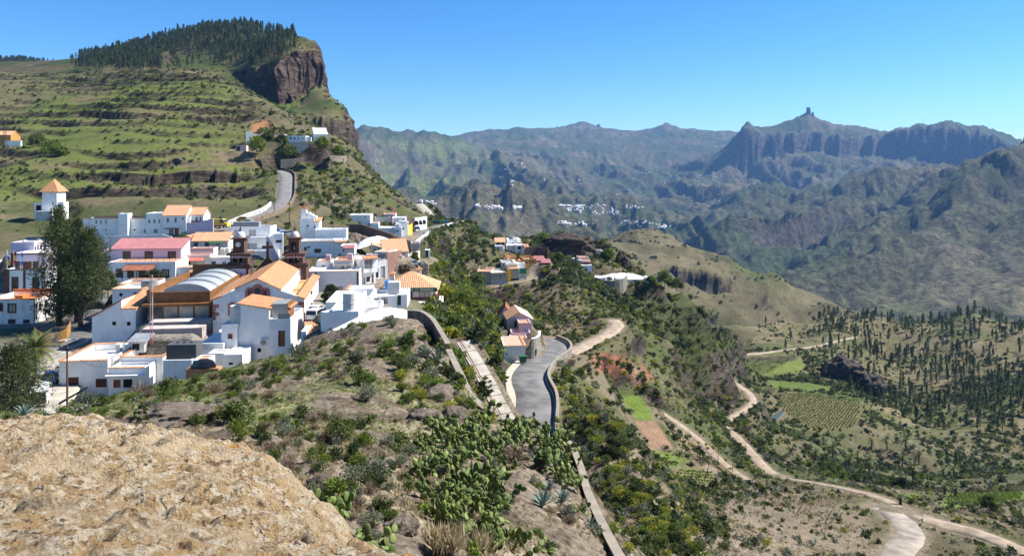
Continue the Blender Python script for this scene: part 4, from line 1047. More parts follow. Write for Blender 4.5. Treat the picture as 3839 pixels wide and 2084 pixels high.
ac = empty('air_conditioner', V1.world(V1.face_pt('f', *c5(1390, 972))[0], -0.02, V1.face_pt('f', *c5(1390, 972))[1]), R(4), 'white air conditioner unit on the tall white house wall', 'air conditioner')
MB().box(0, 1.3, -0.4, 0, 0, 1.0).build('casing', M_frame, ac); MB().lathe([(0.4, 0), (0.4, 0.03), (0.1, 0.05)], 18).build('fan_grille', M_tank, ac).matrix_local = Matrix.Translation((0.5, -0.4, 0.5)) @ Matrix.Rotation(R(90), 4, 'X')
B = Bld('house', 'low white annex with flat white terraces left of the tall house')
V = B.vol(c5, 715, 985, 955, 1160, 99, 10, 4, ph=0.2)
V = B.vol(c5, 815, 990, 1062, 1160, 96.5, 2.4, 4, floor=M_floorg, ph=0.1, pad=False)
V = B.vol(c5, 988, 1192, 1075, 1200, 96, 4.4, 4, ph=0.1, pad=False, ops=[('f', 1042, 1160, 1085, 1185, 'nS'), ('f', 990, 1022, 1120, 1046, 'kX')])
B = Bld('house', 'small white house with sloping orange roof at the knoll foot')
V = B.vol(c8, 225, 490, 860, 1000, 88, 5, 18, roof='shed_f', rise=1.0, ops=[('f', 240, 905, 275, 965, 'w'), ('f', 345, 850, 378, 915, 'w')], over=0.2)
V = B.vol(c8, 130, 222, 748, 1030, 88, 4, 6, ph=0.2, ops=[('f', 168, 805, 205, 1010, 'wD')])
B = Bld('house', 'blank white flat-roofed block with a clipped corner below the restaurant')
V = B.vol(c8, 610, 1125, 408, 745, 86, 6.5, 5, ph=0.15)
V2 = B.vol(c8, 472, 608, 405, 735, 87.6, 5, -32, ph=0.15)
V.tank('water_tank', 'round beige tank on the blank white block', M_tankl, V.W - 1.2, 1.0, 0.85, 2.2)
B = Bld('house', 'white flat-roofed house beside the church corner with blue-grey courtyard')
V = B.vol(c8, 555, 1120, 245, 400, 94, 9, 5, ph=0.25)
V = B.vol(c8, 885, 1335, 148, 300, 103, 7, 5, ph=1.6, floor=M_floorg)
V = B.vol(c8, 900, 1335, 40, 160, 111, 5, 5, wall=M_old, ph=0.1, floor=M_floor); V.coping('fl', M_tile)
V.tank('water_tank', 'bright blue plastic tank on the courtyard house roof', mat('blue_plastic', (0.02, 0.22, 0.62), 0.5, 0.05), 6.6, 1.2, 0.65, 1.3)
V = B.vol(c8, 1122, 1500, 335, 420, 92, 5, 6, ph=0.3)
B = Bld('house', 'low white house with a green door and two grey windows by the restaurant')
V = B.vol(c8, 1345, 1785, 135, 335, 107, 6, 4, ph=0.5, ops=[('f', 1378, 177, 1480, 275, 'kL'), ('f', 1518, 170, 1622, 270, 'kL')])
V2 = B.vol(c8, 1788, 1962, 112, 330, 107.4, 6, 4, ph=0.15, ops=[('f', 1792, 130, 1855, 298, 'gD')])
o = empty('water_tank', V2.world(-0.6, 1.5, V2.roofz), R(4), 'square beige tank above the green door', 'water tank'); MB().box(-0.9, 0.9, -0.8, 0.8, 0, 1.9).build('body', M_tankl, o)
def wall_line(nm, label, pts, h, t, m, cap=None, cat='wall', below=1.5, capm=None, kind=None, grp=None):
 """free-standing wall along world points"""
 o = empty(nm, pts[0], 0, label, cat, grp); b = MB(); c = MB()
 L = []
 for i, p in enumerate(pts):
  d = pts[min(i + 1, len(pts) - 1)] - pts[max(i - 1, 0)]; d.z = 0; d.normalize(); nn = Vector((-d.y, d.x, 0)); L.append((p, nn))
 q = pts[0]
 for i, (p, nn) in enumerate(L):
  for s_ in (-1, 1): b.v += [tuple(p + nn * s_ * t / 2 - q - Vector((0, 0, below))), tuple(p + nn * s_ * t / 2 - q + Vector((0, 0, h)))]
  if cap:
   for s_ in (-1, 1): c.v += [tuple(p + nn * s_ * (t / 2 + 0.06) - q + Vector((0, 0, h + 0.003))), tuple(p + nn * s_ * (t / 2 + 0.06) - q + Vector((0, 0, h + cap)))]
 def strip(bb):
  n = len(L)
  for i in range(n - 1):
   a = i * 4; e = a + 4
   bb.f += [(a, e, e + 1, a + 1), (a + 2, a + 3, e + 3, e + 2), (a + 1, e + 1, e + 3, a + 3), (a, a + 2, e + 2, e)]; bb.m += [0] * 4
  bb.f += [(0, 1, 3, 2), ((n - 1) * 4, (n - 1) * 4 + 2, (n - 1) * 4 + 3, (n - 1) * 4 + 1)]; bb.m += [0, 0]
 strip(b); b.build('wall_body', m, o)
 if cap: strip(c); c.build('coping', capm or M_conc_cap, o)
 return o
M_conc_cap = mat('concrete_cap', (0.27, 0.23, 0.18), 0.9, 0.12, 1.5)
M_wallc = mat('weathered_concrete', (0.21, 0.155, 0.11), 0.95, 0.2, 1.2, bump=0.3, bscale=5)
def spline(pts, step=1.5):
 q = [P(*p) for p in pts]; out = []; m = len(q)
 for i in range(m - 1):
  p0 = q[max(i - 1, 0)]; p1 = q[i]; p2 = q[i + 1]; p3 = q[min(i + 2, m - 1)]
  k = max(2, int((p2 - p1).length / step))
  for j in range(k):
   t = j / k
   out.append(0.5 * ((2 * p1) + (p2 - p0) * t + (2 * p0 - 5 * p1 + 4 * p2 - p3) * t * t + (3 * p1 - p0 - 3 * p2 + p3) * t ** 3))
 return out + [q[-1]]
wall_line('yard_wall', 'curving white wall at the top of the knoll below the houses', spline([(1150, 1310, 78), (1240, 1270, 80), (1330, 1225, 82), (1400, 1190, 84), (1470, 1180, 87), (1530, 1190, 90)]), 0.9, 0.3, M_white)
B = Bld('restaurant', 'restaurant with hipped clay tile roof and green sign on the corner', 'restaurant')
V = B.vol(c7, 985, 2038, 1150, 1400, 131, 9.5, 3, wall=M_cream, roof='hip', rise=2.5, over=0.55, tile=M_tilep, foot=2,
   ops=[('f', 1410, 1170, 1590, 1385, 'gDG'), ('f', 1712, 1170, 1935, 1325, 'gL'), ('f', 1095, 1175, 1225, 1240, 'gL')])
V.dado(mat('red_brown_paint', (0.26, 0.075, 0.035), 0.85, 0.08), 0.75, 'fr')
fas = V.box('sign_board', M_greenp, -0.3, V.W + 0.3, -0.62, -0.5, V.H - 0.55, V.H + 0.22)
def text_mesh(name, txt, size, m, parent, M4, ext=0.015, bold=0.0):
 cu = bpy.data.curves.new(name, 'FONT'); cu.body = txt; cu.size = size; cu.extrude = ext; cu.offset = bold; cu.align_x = 'LEFT'; cu.space_character = 1.12
 t = bpy.data.objects.new(name + '_tmp', cu); COL.objects.link(t)
 dg = bpy.context.evaluated_depsgraph_get(); me = bpy.data.meshes.new_from_object(t.evaluated_get(dg)); bpy.data.objects.remove(t)
 me.materials.clear(); me.materials.append(m); me.name = name
 o = link(name, me, parent); o.matrix_local = M4
 return o
wsum = 0
xx = 0; LT = []
for chx in 'BAR RESTAURANTE LA ESQUINA':
 if chx == ' ': xx += 0.34; continue
 tm = text_mesh('letter', chx, 0.62, mat('sign_cream', (0.70, 0.66, 0.50), 0.7, 0.03), B.root, Matrix.Identity(4), bold=0.012); LT.append((tm, xx)); xx += max(v.co.x for v in tm.data.vertices) + 0.07
sx = V.W * 0.93 / xx
for tm, x in LT: tm.matrix_local = V.loc @ Matrix.Translation((V.W * 0.035 + x * sx, -0.625, V.H - 0.38)) @ Matrix.Rotation(R(90), 4, 'X') @ Matrix.Diagonal((sx, 1, 1, 1))
for x in (0.55, 3.0):
 V.box('wall_lamp', M_black, V.W * 0.405 + x * 1.0, V.W * 0.405 + x + 0.14, -0.2, -0.02, 1.9, 2.35)
V.chimney(1.6, 3.2, 0.9, 2.0); V.chimney(V.W - 3.6, 6.5, 0.8, 2.3)
B = Bld('house', 'white terrace block with scribbled side wall below the restaurant diners', 'building')
V = B.vol(c3, 1060, 1345, 1255, 1400, 124, 7.5, 4, ph=0.02, wall=M_white, floor=mat('terrace_paving', (0.55, 0.46, 0.38), 0.9, 0.06, 1), foot=14)
V2 = B.vol(c3, 1347, 1392, 1210, 1400, 124.6, 8, 4, ph=0.75, floor=M_floor, foot=14)
B = Bld('house', 'long cream house with brown pilasters and tile edging behind the orange tree')
V = B.vol(c6, 1480, 2372, 765, 1330, 140, 8, 7, wall=M_white, ph=0.25, ops=[('f', 1725, 1150, 1800, 1325, 'nDL'), ('f', 2010, 1005 - 0, 2100, 1070, 'wL')])
V.coping('f', M_tilep); V.dado(M_brown, 1.2); V.boxpx('pilaster', M_brown, 'f', 1632, 770, 1657, 1330, 0.0, 0.08); V.boxpx('pilaster', M_brown, 'f', 2335, 770, 2368, 1330, 0.0, 0.08)
V = B.vol(c7, 55, 432, 605, 810, 146, 6, 7, ph=0.35, wall=M_cream, floor=M_floort, ops=[('f', 98, 712, 150, 800, 'wD'), ('f', 198, 705, 270, 780, 'w'), ('f', 308, 703, 393, 780, 'w')])
V.coping('fb', M_tile); V.canopy('canopy', M_tank, 'f', 60, 670, 420, 690, 0.9, 0.15)
V.chimney(3.0, 3, 1.0, 1.4, False, M_pink); V.chimney(7.0, 3, 1.2, 1.3, False, M_pink); V.chimney(8.2, 3.2, 1.0, 1.2, False, M_grey)
V = B.vol(c6, 1650, 1900, 590, 760, 148, 5, 7, ph=0.3, floor=M_floort, wall=M_white, ops=[('f', 1735, 650, 1802, 725, 'n'), ('f', 1880, 645, 1898, 735, 'nD')]); V.coping('f', M_tile); V.chimney(2.2, 2, 1.0, 1.5, False, M_pink)
B = Bld('house', 'white street house with an enclosed glass balcony')
V = B.vol(c7, 578, 872, 585, 1062, 147, 7, 34, ph=0.3, ops=[('f', 695, 920, 760, 1010, 'n'), ('f', 798, 872, 832, 1050, 'nDL'), ('f', 638, 935, 655, 1050, 'nD')])
V.boxpx('balcony', M_white, 'f', 605, 575, 872, 812, 0, 1.1)
V.boxpx('balcony_glazing', M_glass, 'f', 612, 590, 768, 735, 1.1, 1.14)
for k in range(7): V.boxpx('mullion', M_frame, 'f', 612 + k * 26 - 2, 590, 612 + k * 26 + 2, 735, 1.12, 1.18)
V.canopy('canopy', M_tile, 'f', 590, 520, 872, 560, 1.5, 0.5)
V = B.vol(c7, 874, 1105, 618, 962, 159, 6, 34, ph=0.7, floor=M_floort, wall=M_old, ops=[('f', 862 + 15, 750, 925, 930, 'k'), ('f', 972, 712, 1062, 950, 'wDL')])
B = Bld('house', 'tall white house with a stepped roof and tiled chimney turret above the church')
V = B.vol(c2, 1290, 1452, 545, 800, 206, 6, 8, ph=0.3, ops=[('f', 1368, 617, 1388, 640, 'k')])
V.box('turret', M_white, 0.2, 1.7, 1, 2.5, V.roofz, V.H + 2.7)
b = MB().add([(-0.1, 0.7, 0), (2.0, 0.7, 0), (2.0, 2.8, 0), (-0.1, 2.8, 0), (0.95, 1.75, 1.2)], [(3, 2, 1, 0), (0, 1, 4), (1, 2, 4), (2, 3, 4), (3, 0, 4)]); b.v = [tuple(V.loc @ Vector((p[0], p[1], p[2] + V.H + 2.72))) for p in b.v]; b.build('turret_roof', M_tiled, B.root)
for k in range(3): V.box('stair_block', M_white, 1.8 + k * 0.9, 2.7 + k * 0.9 - 0.01, 1, 3.5, V.roofz, V.H + 1.6 - 0.5 * k)
V = B.vol(c2, 1454, 1512, 575, 800, 206.4, 5, 8, roof='shed_f', rise=0.8, ops=[('f', 1475, 560, 1490, 585, 'k'), ('f', 1452, 622, 1465, 665, 'k')])
V = B.vol(c2, 1456, 1818, 672, 800, 203, 6, 8, ph=0.5)
V = B.vol(c2, 1288, 1680, 808, 985, 191, 8, 8, ph=0.6, ops=[('f', 1378, 860, 1402, 882, 'k'), ('f', 1455, 890, 1530, 935, 'k'), ('f', 1335, 868, 1368, 915, 'w')]); V.coping('f', M_tile)
V = B.vol(c2, 1682, 1815, 795, 980, 192, 7, 16, ph=0.3); V.canopy('canopy', M_tile, 'f', 1684, 800, 1815, 815, 0.8, 0.3)
B = Bld('house', 'small white house with a red awning beneath the tarpaulin')
V = B.vol(c7, 195, 460, 320, 500, 178, 6, 8, ph=0.2, ops=[('f', 240, 345, 262, 445, 'n'), ('f', 305, 300 + 25, 360, 375, 'n')]); V.canopy('awning', M_red, 'f', 240, 300, 470, 330, 1.6, 0.7)
B = Bld('house', 'white modern house with grey parapet above the clock tower')
V = B.vol(c2, 482, 950, 642, 760, 203, 8, 6, ph=0.6, floor=M_floorg, ops=[('f', 535, 672, 620, 745, 'wL'), ('f', 707, 672, 790, 748, 'wL')])
V.box('roof_box', M_tank, 0.8, 8.0, 1.2, 4.0, V.roofz, V.H + 1.3)
V.tank('water_tank', 'grey tank on the roof of the modern white house', M_tank, 4.2, 5.4, 1.2, 2.4)
V = B.vol(c2, 455, 982, 757, 915, 200, 8, 6, ph=0.1, ops=[('f', 655, 825, 803, 892, 'wL'), ('f', 470, 830, 520, 875, 'wL')])
V = B.vol(c2, 984, 1096, 718, 900, 201, 7, 16, ph=0.2, ops=[('f', 1015, 790, 1080, 820, 'k')])
V = B.vol(c2, 660, 1040, 915, 1015, 197, 3, 8, ph=0.4)
B = Bld('house', 'house with broad pale tile roof and green awning left of the modern one')
V = B.vol(c2, 65, 470, 795, 905, 188, 7, 6, roof='gable_x', rise=1.9, tile=M_tilep, wall=M_cream, ops=[('f', 80, 815, 130, 885, 'k'), ('f', 205, 815, 257, 867, 'k'), ('f', 330, 815, 380, 905, 'wDL')])
V.canopy('awning', M_greenp, 'f', 258, 800, 415, 830, 1.2, 0.5)
V = B.vol(c2, 0, 62, 760, 900, 189, 6, 6, roof='shed_r', rise=0.5, wall=M_cream)
B = Bld('building', 'long lilac building with red sheet roof, three tall doors and gallery', 'building')
V = B.vol(c9, 560, 1655, 218, 428, 168, 6, 5, wall=M_lilac, roof='shed_f', tile=M_red, rise=1.9, over=0.3, ops=[('f', 760, 268, 860, 418, 'nTMD'[0:2] + 'M'), ('f', 1102, 268, 1208, 418, 'nTM'), ('f', 1462, 270, 1566, 418, 'nTM')])
V = B.vol(c9, 520, 1570, 428, 735, 161, 8, 5, wall=M_white, ph=0.15, floor=M_floort, ops=[('f', 655, 542, 740, 655, 'nTM'), ('f', 832, 555, 910, 655, 'nTM'), ('f', 1010, 555, 1095, 655, 'nTM'), ('f', 1370, 552, 1460, 662, 'nTM')])
V.canopy('gallery_roof', M_tiled, 'f', 800, 468, 1270, 530, 2.4, 1.0, posts=5)
V.boxpx('gallery_rail', M_white, 'f', 790, 658, 1300, 725, 2.1, 2.25)
b = MB(); 
for z in (0.35, 0.7, 1.0): b.box(0, V.W, 0.08, 0.12, V.H + z - 0.02, V.H + z + 0.02)
for k in range(12): b.box(k * V.W / 11 - 0.025, k * V.W / 11 + 0.025, 0.08, 0.13, V.H, V.H + 1.0)
b.v = [tuple(V.loc @ Vector(p)) for p in b.v]; b.build('railing', M_black, B.root)
V = B.vol(c9, 435, 655, 242, 330, 170, 5, 5, wall=M_lilac, ph=0.1, floor=M_red)
B = Bld('house', 'white terrace house with a red awning and small tile canopies')
V = B.vol(c9, 1640, 2105, 318, 515, 173, 6, 6, wall=M_pink if False else M_cream, ph=0.5, floor=M_floort, ops=[('f', 1735, 415, 1802, 470, 'n'), ('f', 1850, 400, 2030, 508, 'wDL')])
V.canopy('awning', mat('red_awning', (0.52, 0.13, 0.09), 0.8, 0.06), 'f', 1635, 365, 2030, 400, 2.2, 0.45)
V = B.vol(c9, 2107, 2420, 365, 520, 174, 6, 6, ph=0.3, wall=M_white, ops=[('f', 2298, 418, 2360, 460, 'w'), ('f', 2130, 415, 2200, 462, 'k')]); V.coping('f', M_tiled)
V = B.vol(c9, 1572, 2352, 515, 640, 163, 4, 6, ph=0.1, floor=M_floort); V.coping('f', M_tilep); V.canopy('canopy', M_tile, 'f', 1800, 538, 2130, 570, 1.2, 0.5)
V = B.vol(c9, 1790, 2160, 215, 320, 180, 4, 6, wall=M_pink, ph=0.3); V.coping('f', M_tilep)
o = Bld('chimney_stack', 'pair of pinkish roof blocks beside the clock tower', 'chimney')
V = o.vol(c9, 2260, 2330, 215, 310, 182, 2, 6, wall=M_cream, ph=0.1, pad=False, foot=0.5); V = o.vol(c9, 2335, 2400, 212, 310, 182.4, 2, 6, wall=M_cream, ph=0.1, pad=False, foot=0.5)
B = Bld('town_hall', 'pink and brown three-storey building behind the tall dark tree', 'building')
V = B.vol(c1, 122, 390, 818, 945, 162, 10, 8, wall=M_lilac, ph=0.3, ops=[('r', 395, 865, 410, 935, 'n'), ('r', 425, 860, 440, 935, 'n'), ('r', 455, 852, 477, 935, 'n')])
for k in range(4):
 b = MB(); b.box(-1.3, 1.3, -0.8, 0.8, 0, 0.06); o = empty('solar_panel', V.world(2.2 + 2.9 * k, 4.5 + 0.3 * k, V.H + 0.45), R(8), 'dark solar panel on the pink building, ' + ('nearest the corner', 'second from the corner', 'third from the corner', 'farthest from the corner')[k], 'solar panel', 'solar panels on the pink building')
 q = b.build('cells', M_solar, o); q.rotation_euler = (R(18), 0, 0); MB().box(-1.25, 1.25, 0.5, 0.6, -0.6, 0.2).build('stand', M_metal, o)
V = B.vol(c1, 150, 520, 942, 1118, 156, 8, 8, wall=M_lilac, ph=0.1, ops=[('f', 182, 1042, 235, 1107, 'nTM'), ('f', 270, 1045, 350, 1118, 'nDT'), ('f', 383, 1042, 430, 1107, 'nTM')])
V.box('band', M_brown, -0.4, V.W, -0.1, 0.1, V.H - 0.3, V.H + 0.02); V.box('corner_trim', M_brown, -0.5, 0.4, -0.08, 0.3, 0, V.H - 0.31)
V = B.vol(c1, 48, 520, 1128, 1392, 152, 6, 8, wall=M_white, ph=0.5, ops=[('f', 142, 1220, 200, 1330, 'nTM'), ('f', 378, 1225, 435, 1335, 'nTM')])
V.box('band', M_brown, -0.1, V.W, -0.12, 0.25, V.H - 0.12, V.H + 0.1); V.box('pilaster', M_brown, -0.05, 1.0, -0.1, 0.1, 0, V.H - 0.125); V.boxpx('pilaster', M_brown, 'f', 265, 1135, 292, 1392, 0, 0.1); V.boxpx('window_base', M_brown, 'f', 135, 1335, 207, 1392, 0, 0.1)
for k, (x, y0, y1, cols) in enumerate(((80, 905, 1120, ((0.75, 0.75, 0.75), (0.03, 0.12, 0.45), (0.75, 0.5, 0.03))), (157, 905, 1120, ((0.45, 0.03, 0.03), (0.7, 0.5, 0.03), (0.45, 0.03, 0.03))), (234, 915, 1120, ((0.05, 0.2, 0.6), (0.7, 0.7, 0.72), (0.05, 0.2, 0.6))))):
 p0 = P(*c1(x, y1), 151); h = (y1 - y0) / 3.039 / F * 151
 o = empty('flag_pole', p0, 0, ('white, blue and yellow flag on a white pole', 'red and yellow flag on a white pole', 'blue and white flag on a white pole')[k] + ' at the pink building', 'flag', 'flags of the pink building')
 MB().tube([(0, 0, 0), (0, 0, h)], 0.05, 6).build('pole', M_frame, o)
 for j, c in enumerate(cols):
  b = MB(); b.add([(0.05, 0.02, h - 0.2 - 0.9 * j), (0.45, 0.1, h - 0.5 - 0.9 * j), (0.5, 0.1, h - 1.38 - 0.9 * j), (0.05, -0.05, h - 1.08 - 0.9 * j)], [(0, 1, 2, 3)]); b.build('flag_stripe', mat('flag%d%d' % (k, j), c, 0.9, 0.05), o)
B = Bld('house', 'weathered white house with orange roof terrace at the left edge')
V = B.vol(c4, -160, 352, 205, 455, 128, 9, 6, wall=M_old, ph=1.0, floor=M_orange, ops=[('f', 0, 245, 20, 310, 'nT'), ('f', 88, 250, 157, 327, 'nTL'), ('f', 82, 402, 160, 452, 'nM'), ('f', 238, 405, 305, 450, 'nM'), ('r', 400, 235, 425, 305, 'n'), ('r', 458, 205, 485, 270, 'n')])
V.box('roof_band', M_orange, -0.05, V.W + 0.06, -0.05, 0.26, V.H, V.H + 0.14); V.box('roof_band', M_orange, V.W - 0.2, V.W + 0.06, 0.27, 9.06, V.H, V.H + 0.14); V.box('roof_band', M_orange, -0.05, V.W - 0.21, 8.75, 9.06, V.H, V.H + 0.5)
V.box('stair_box', M_orange, V.W * 0.55, V.W * 0.7, 1.0, 3.6, V.roofz, V.H + 0.5); V.box('corner_trim', M_wood, V.W - 0.06, V.W + 0.06, -0.07, 0.1, -1, V.H - 0.005)
B = Bld('house', 'small white house with tile edge left of the pink building')
V = B.vol(c1, -120, 125, 1045, 1265, 172, 7, 8, wall=M_old, ph=0.2, ops=[('f', 0, 1065, 35, 1130, 'k'), ('f', 0, 1180, 30, 1265, 'k')]); V.coping('f', M_tilep)
B = Bld('building', 'long white two-storey building with solar panels below the terraced slope', 'building')
V = B.vol(c1, 945, 1345, 547, 780, 212, 8, 5, ph=0.15, floor=M_floorg, ops=[('f', 1088, 560, 1105, 605, 'w'), ('f', 1143, 560, 1160, 605, 'w'), ('f', 1198, 560, 1215, 605, 'w'), ('f', 1075, 670, 1108, 682, 'k'), ('f', 1185, 670, 1215, 682, 'k')])
V.box('roof_edge', M_tile, -0.2, V.W, -0.2, 0.25, V.H, V.H + 0.25)
for k in range(9): V.box('solar_panel', M_solar, 1.6 + k * 2.9, 4.3 + k * 2.9, 0.8, 5.2, V.H + 0.5, V.H + 0.56) if k < 6 else None
V.box('panel_stand', M_metal, 1.6, 18.4, 3, 3.1, V.roofz, V.H + 0.49)
for k in range(3): V.box('pilaster', M_white, 6.2 + k * 5.2, 6.5 + k * 5.2, -0.2, 0, 0, V.H - 0.2)
V = B.vol(c1, 1347, 1455, 490, 775, 211, 3, 5, ph=0.1)
V = B.vol(c1, 1457, 1660, 545, 775, 213, 8, 5, ph=0.1, ops=[('f', 1640, 670, 1676, 710, 'kL'), ('f', 1518, 668, 1545, 682, 'k')]); V.box('roof_edge', M_tile, 0, V.W, -0.2, 0.25, V.H, V.H + 0.2)
for k in range(4): V.box('solar_panel', M_solar, 0.6 + k * 2.9, 3.3 + k * 2.9, 0.8, 5.0, V.H + 0.5, V.H + 0.56)
V.box('panel_stand', M_metal, 0.6, 12, 3, 3.1, V.roofz, V.H + 0.49)
V = B.vol(c1, 1662, 1850, 485, 770, 213.5, 7, 5, ph=0.3, ops=[('f', 1690, 555, 1712, 600, 'wM'), ('f', 1748, 553, 1770, 600, 'wM'), ('f', 1806, 553, 1828, 600, 'wM'), ('f', 1755, 668, 1793, 708, 'kL')])
V = B.vol(c1, 1852, 2120, 507, 762, 213, 8, 5, roof='gable_x', rise=2.8, tile=M_tilep, over=0.2, ops=[('f', 1898, 540, 1925, 592, 'wM'), ('f', 1988, 538, 2015, 592, 'wM'), ('f', 2073, 537, 2092, 560, 'k'), ('f', 1925, 668, 1978, 732, 'wM'), ('f', 1990, 665, 2035, 758, 'dD')])
V.dado(mat('brown_plinth', (0.15, 0.10, 0.08), 0.9, 0.1), 0.9); V.canopy('door_canopy', M_tiled, 'f', 1880, 655, 2045, 662, 0.5, 0.12)
V = B.vol(c1, 2122, 2165, 520, 760, 214.5, 9, 5, ph=0.1)
V = B.vol(c1, 2166, 2320, 497, 620, 216, 6, 5, roof='gable_x', rise=2.0, tile=M_tilep, over=0.3, ops=[('f', 2226, 530, 2254, 582, 'wM'), ('f', 2278, 530, 2292, 585, 'n')])
V.box('balcony_rail', M_brown, 0, V.W, -0.8, -0.7, 0.1, 1.3)
wall_line('yard_wall', 'lilac yard wall beside the yellow ambulance', [P(*c1(x, y), 208) for x, y in ((2125, 768), (2250, 765), (2330, 740), (2431, 720))], 4.5, 0.3, mat('lilac_wall', (0.60, 0.50, 0.58), 0.9, 0.04, 1))
wall_line('terrace_wall', 'white pierced terrace wall below the long white building', [P(*c1(x, y), 200) for x, y in ((1170, 850), (1500, 842), (1850, 830), (1960, 858))], 2.6, 0.3, M_old)
B = Bld('tower', 'square white tower with a pyramid tile roof below the hillside', 'tower')
V = B.vol(c1, 480, 648, 212, 560, 228, 5.5, 6, roof='hip', rise=3.2, over=0.6, tile=M_tile, ops=[('f', 563, 222, 582, 234, 'k'), ('f', 595, 352, 612, 392, 'w')])
V = B.vol(c1, 652, 725, 358, 560, 229, 3, 6, ph=0.2, ops=[('f', 662, 385, 702, 470, 'kDX')]); V.coping('f', M_tile)
V = B.vol(c1, 390, 478, 365, 560, 229, 3, 6, ph=0.3, ops=[('f', 412, 392, 468, 462, 'nDX')])
V = B.vol(c1, 400, 592, 462, 570, 225, 3, 6, wall=mat('whitewashed_rubble', (0.55, 0.54, 0.52), 0.95, 0.3, 1.5, bump=0.8, bscale=3), ph=0.05)
def chequer(vol, face, bw=0.55, bh=0.30, gx=0.24, gy=0.17, z0=0.15, z1=None, grid=True, inset=0.12):
 """rows of brown stone blocks set proud of the pale mortar wall"""
 L = vol.W if face in 'fb' else vol.D; z1 = z1 or vol.H - 0.15; b = MB(); z = z0; r = 0
 while z + bh < z1:
  a = inset + (0.0 if r % 2 else (bw + gx) / 2)
  while a + bw < L - inset:
   w = bw * random.uniform(0.85, 1.05)
   vs = [vol.fpt(face, x, zz, oo) for oo in (-0.01, 0.035) for x, zz in ((a, z), (a + w, z), (a + w, z + bh), (a, z + bh))]
   b.add(vs, [(4, 5, 6, 7), (0, 1, 5, 4), (1, 2, 6, 5), (2, 3, 7, 6), (3, 0, 4, 7)])
   a += bw + gx
  z += bh + gy; r += 1
 if b.v: tag(b.build('stone_blocks', M_bstone, vol.B.root), kind='stuff')
B = Bld('house', 'chequered brown and white stone house with beige roofs above the street')
V = B.vol(c7, 1140, 1372, 515, 690, 172, 5.5, 10, wall=M_mort, ph=1.0, floor=M_orange); chequer(V, 'f'); chequer(V, 'r')
V = B.vol(c7, 1010, 1500, 440, 560, 177, 7, 14, wall=M_mort, roof='shed_f', rise=2.6, tile=M_tilep, over=0.2); chequer(V, 'f')
V = B.vol(c7, 800, 1060, 372, 560, 185, 8, 14, wall=M_mort, roof='shed_r', rise=1.0, tile=M_tilep, over=0.2); chequer(V, 'f')
V = B.vol(c7, 830, 1085, 430, 545, 170, 6, -16, wall=M_mort, ph=0.1, floor=M_tilep); chequer(V, 'f')
V = B.vol(c7, 1060, 1370, 355, 420, 186, 8, 20, wall=M_mort, roof='shed_f', rise=1.2, tile=M_tilep, over=0.2); chequer(V, 'f')
B = Bld('tower', 'square chequered brick tower at the street bend', 'tower')
V = B.vol(c7, 1558, 1735, 262, 590, 190, 4, 8, wall=M_mort, ph=0.3, floor=M_floort); chequer(V, 'f'); chequer(V, 'r')
wall_line('garden_wall', 'brown block garden wall with an iron door by the parked car', [P(*c7(1085, 858), 163), P(*c7(1230, 830), 168), P(*c7(1368, 790), 175)], 4.9, 0.35, mat('brown_block_wall', (0.225, 0.125, 0.10), 0.92, 0.2, 1.6, bump=0.4))
wall_line('garden_wall', 'pierced white and brown fence wall along the sloping street', [P(*c7(1375, 700), 176), P(*c7(1500, 650), 182), P(*c7(1720, 570), 190)], 2.2, 0.35, M_mort, 0.15)
B = Bld('kiosk', 'small hut with a tall green door at the street end', 'hut')
V = B.vol(c7, 1830, 1925, 400, 552, 200, 2.5, 6, ph=0.1, ops=[('f', 1836, 408, 1893, 550, 'gD')])
B = Bld('stone_hut', 'dark square stone hut with green roof over the slope', 'hut')
V = B.vol(c7, 1790, 1885, 670, 870, 158, 4, 18, wall=M_stone, ph=0.15, floor=M_greenp, foot=5)
B = Bld('house', 'white round-cornered house at the head of the upper street')
V = B.vol(c3, 335, 572, 200, 320, 262, 8, 4, ph=0.25, floor=M_cream, ops=[('f', 505, 220, 522, 235, 'k'), ('f', 542, 303, 560, 320, 'k')])
V = B.vol(c3, 575, 668, 292, 360, 258, 6, 8, ph=0.2, floor=M_floort)
B = Bld('house', 'white stepped house cluster with pinkish roofs on the upper street')
V = B.vol(c3, 670, 850, 348, 445, 252, 8, 6, ph=0.3)
V = B.vol(c3, 630, 800, 235, 335, 270, 8, 12, wall=mat('pale_pink', (0.58, 0.47, 0.45), 0.9, 0.05), ph=0.3, floor=M_greenp)
V = B.vol(c3, 720, 860, 190, 280, 282, 8, 6, ph=0.2, wall=M_pink, floor=M_tilep); V = B.vol(c3, 820, 972, 232, 330, 274, 8, 6, ph=0.3, ops=[('f', 880, 250, 900, 275, 'k')])
V = B.vol(c3, 850, 925, 345, 448, 250, 8, 10, ph=0.2, ops=[('f', 850 + 8, 370, 868, 400, 'k'), ('f', 880, 372, 892, 398, 'k')])
B = Bld('house', 'tall white house with small balconies and yellow fence at the upper street')
V = B.vol(c3, 905, 985, 305, 452, 252, 8, 20, ph=0.3, ops=[('f', 912, 350, 925, 380, 'n'), ('f', 940, 345, 955, 372, 'n'), ('f', 918, 405, 930, 445, 'wD')])
V = B.vol(c3, 987, 1012, 275, 440, 255, 9, 30, ph=0.3); V.canopy('canopy', M_tile, 'f', 985, 290, 1012, 300, 0.8, 0.3)
wall_line('fence', 'yellow panel fence beside the upper street', [P(*c3(1000, 425), 255), P(*c3(1050, 385), 268)], 3.0, 0.15, M_yellow, cat='fence')
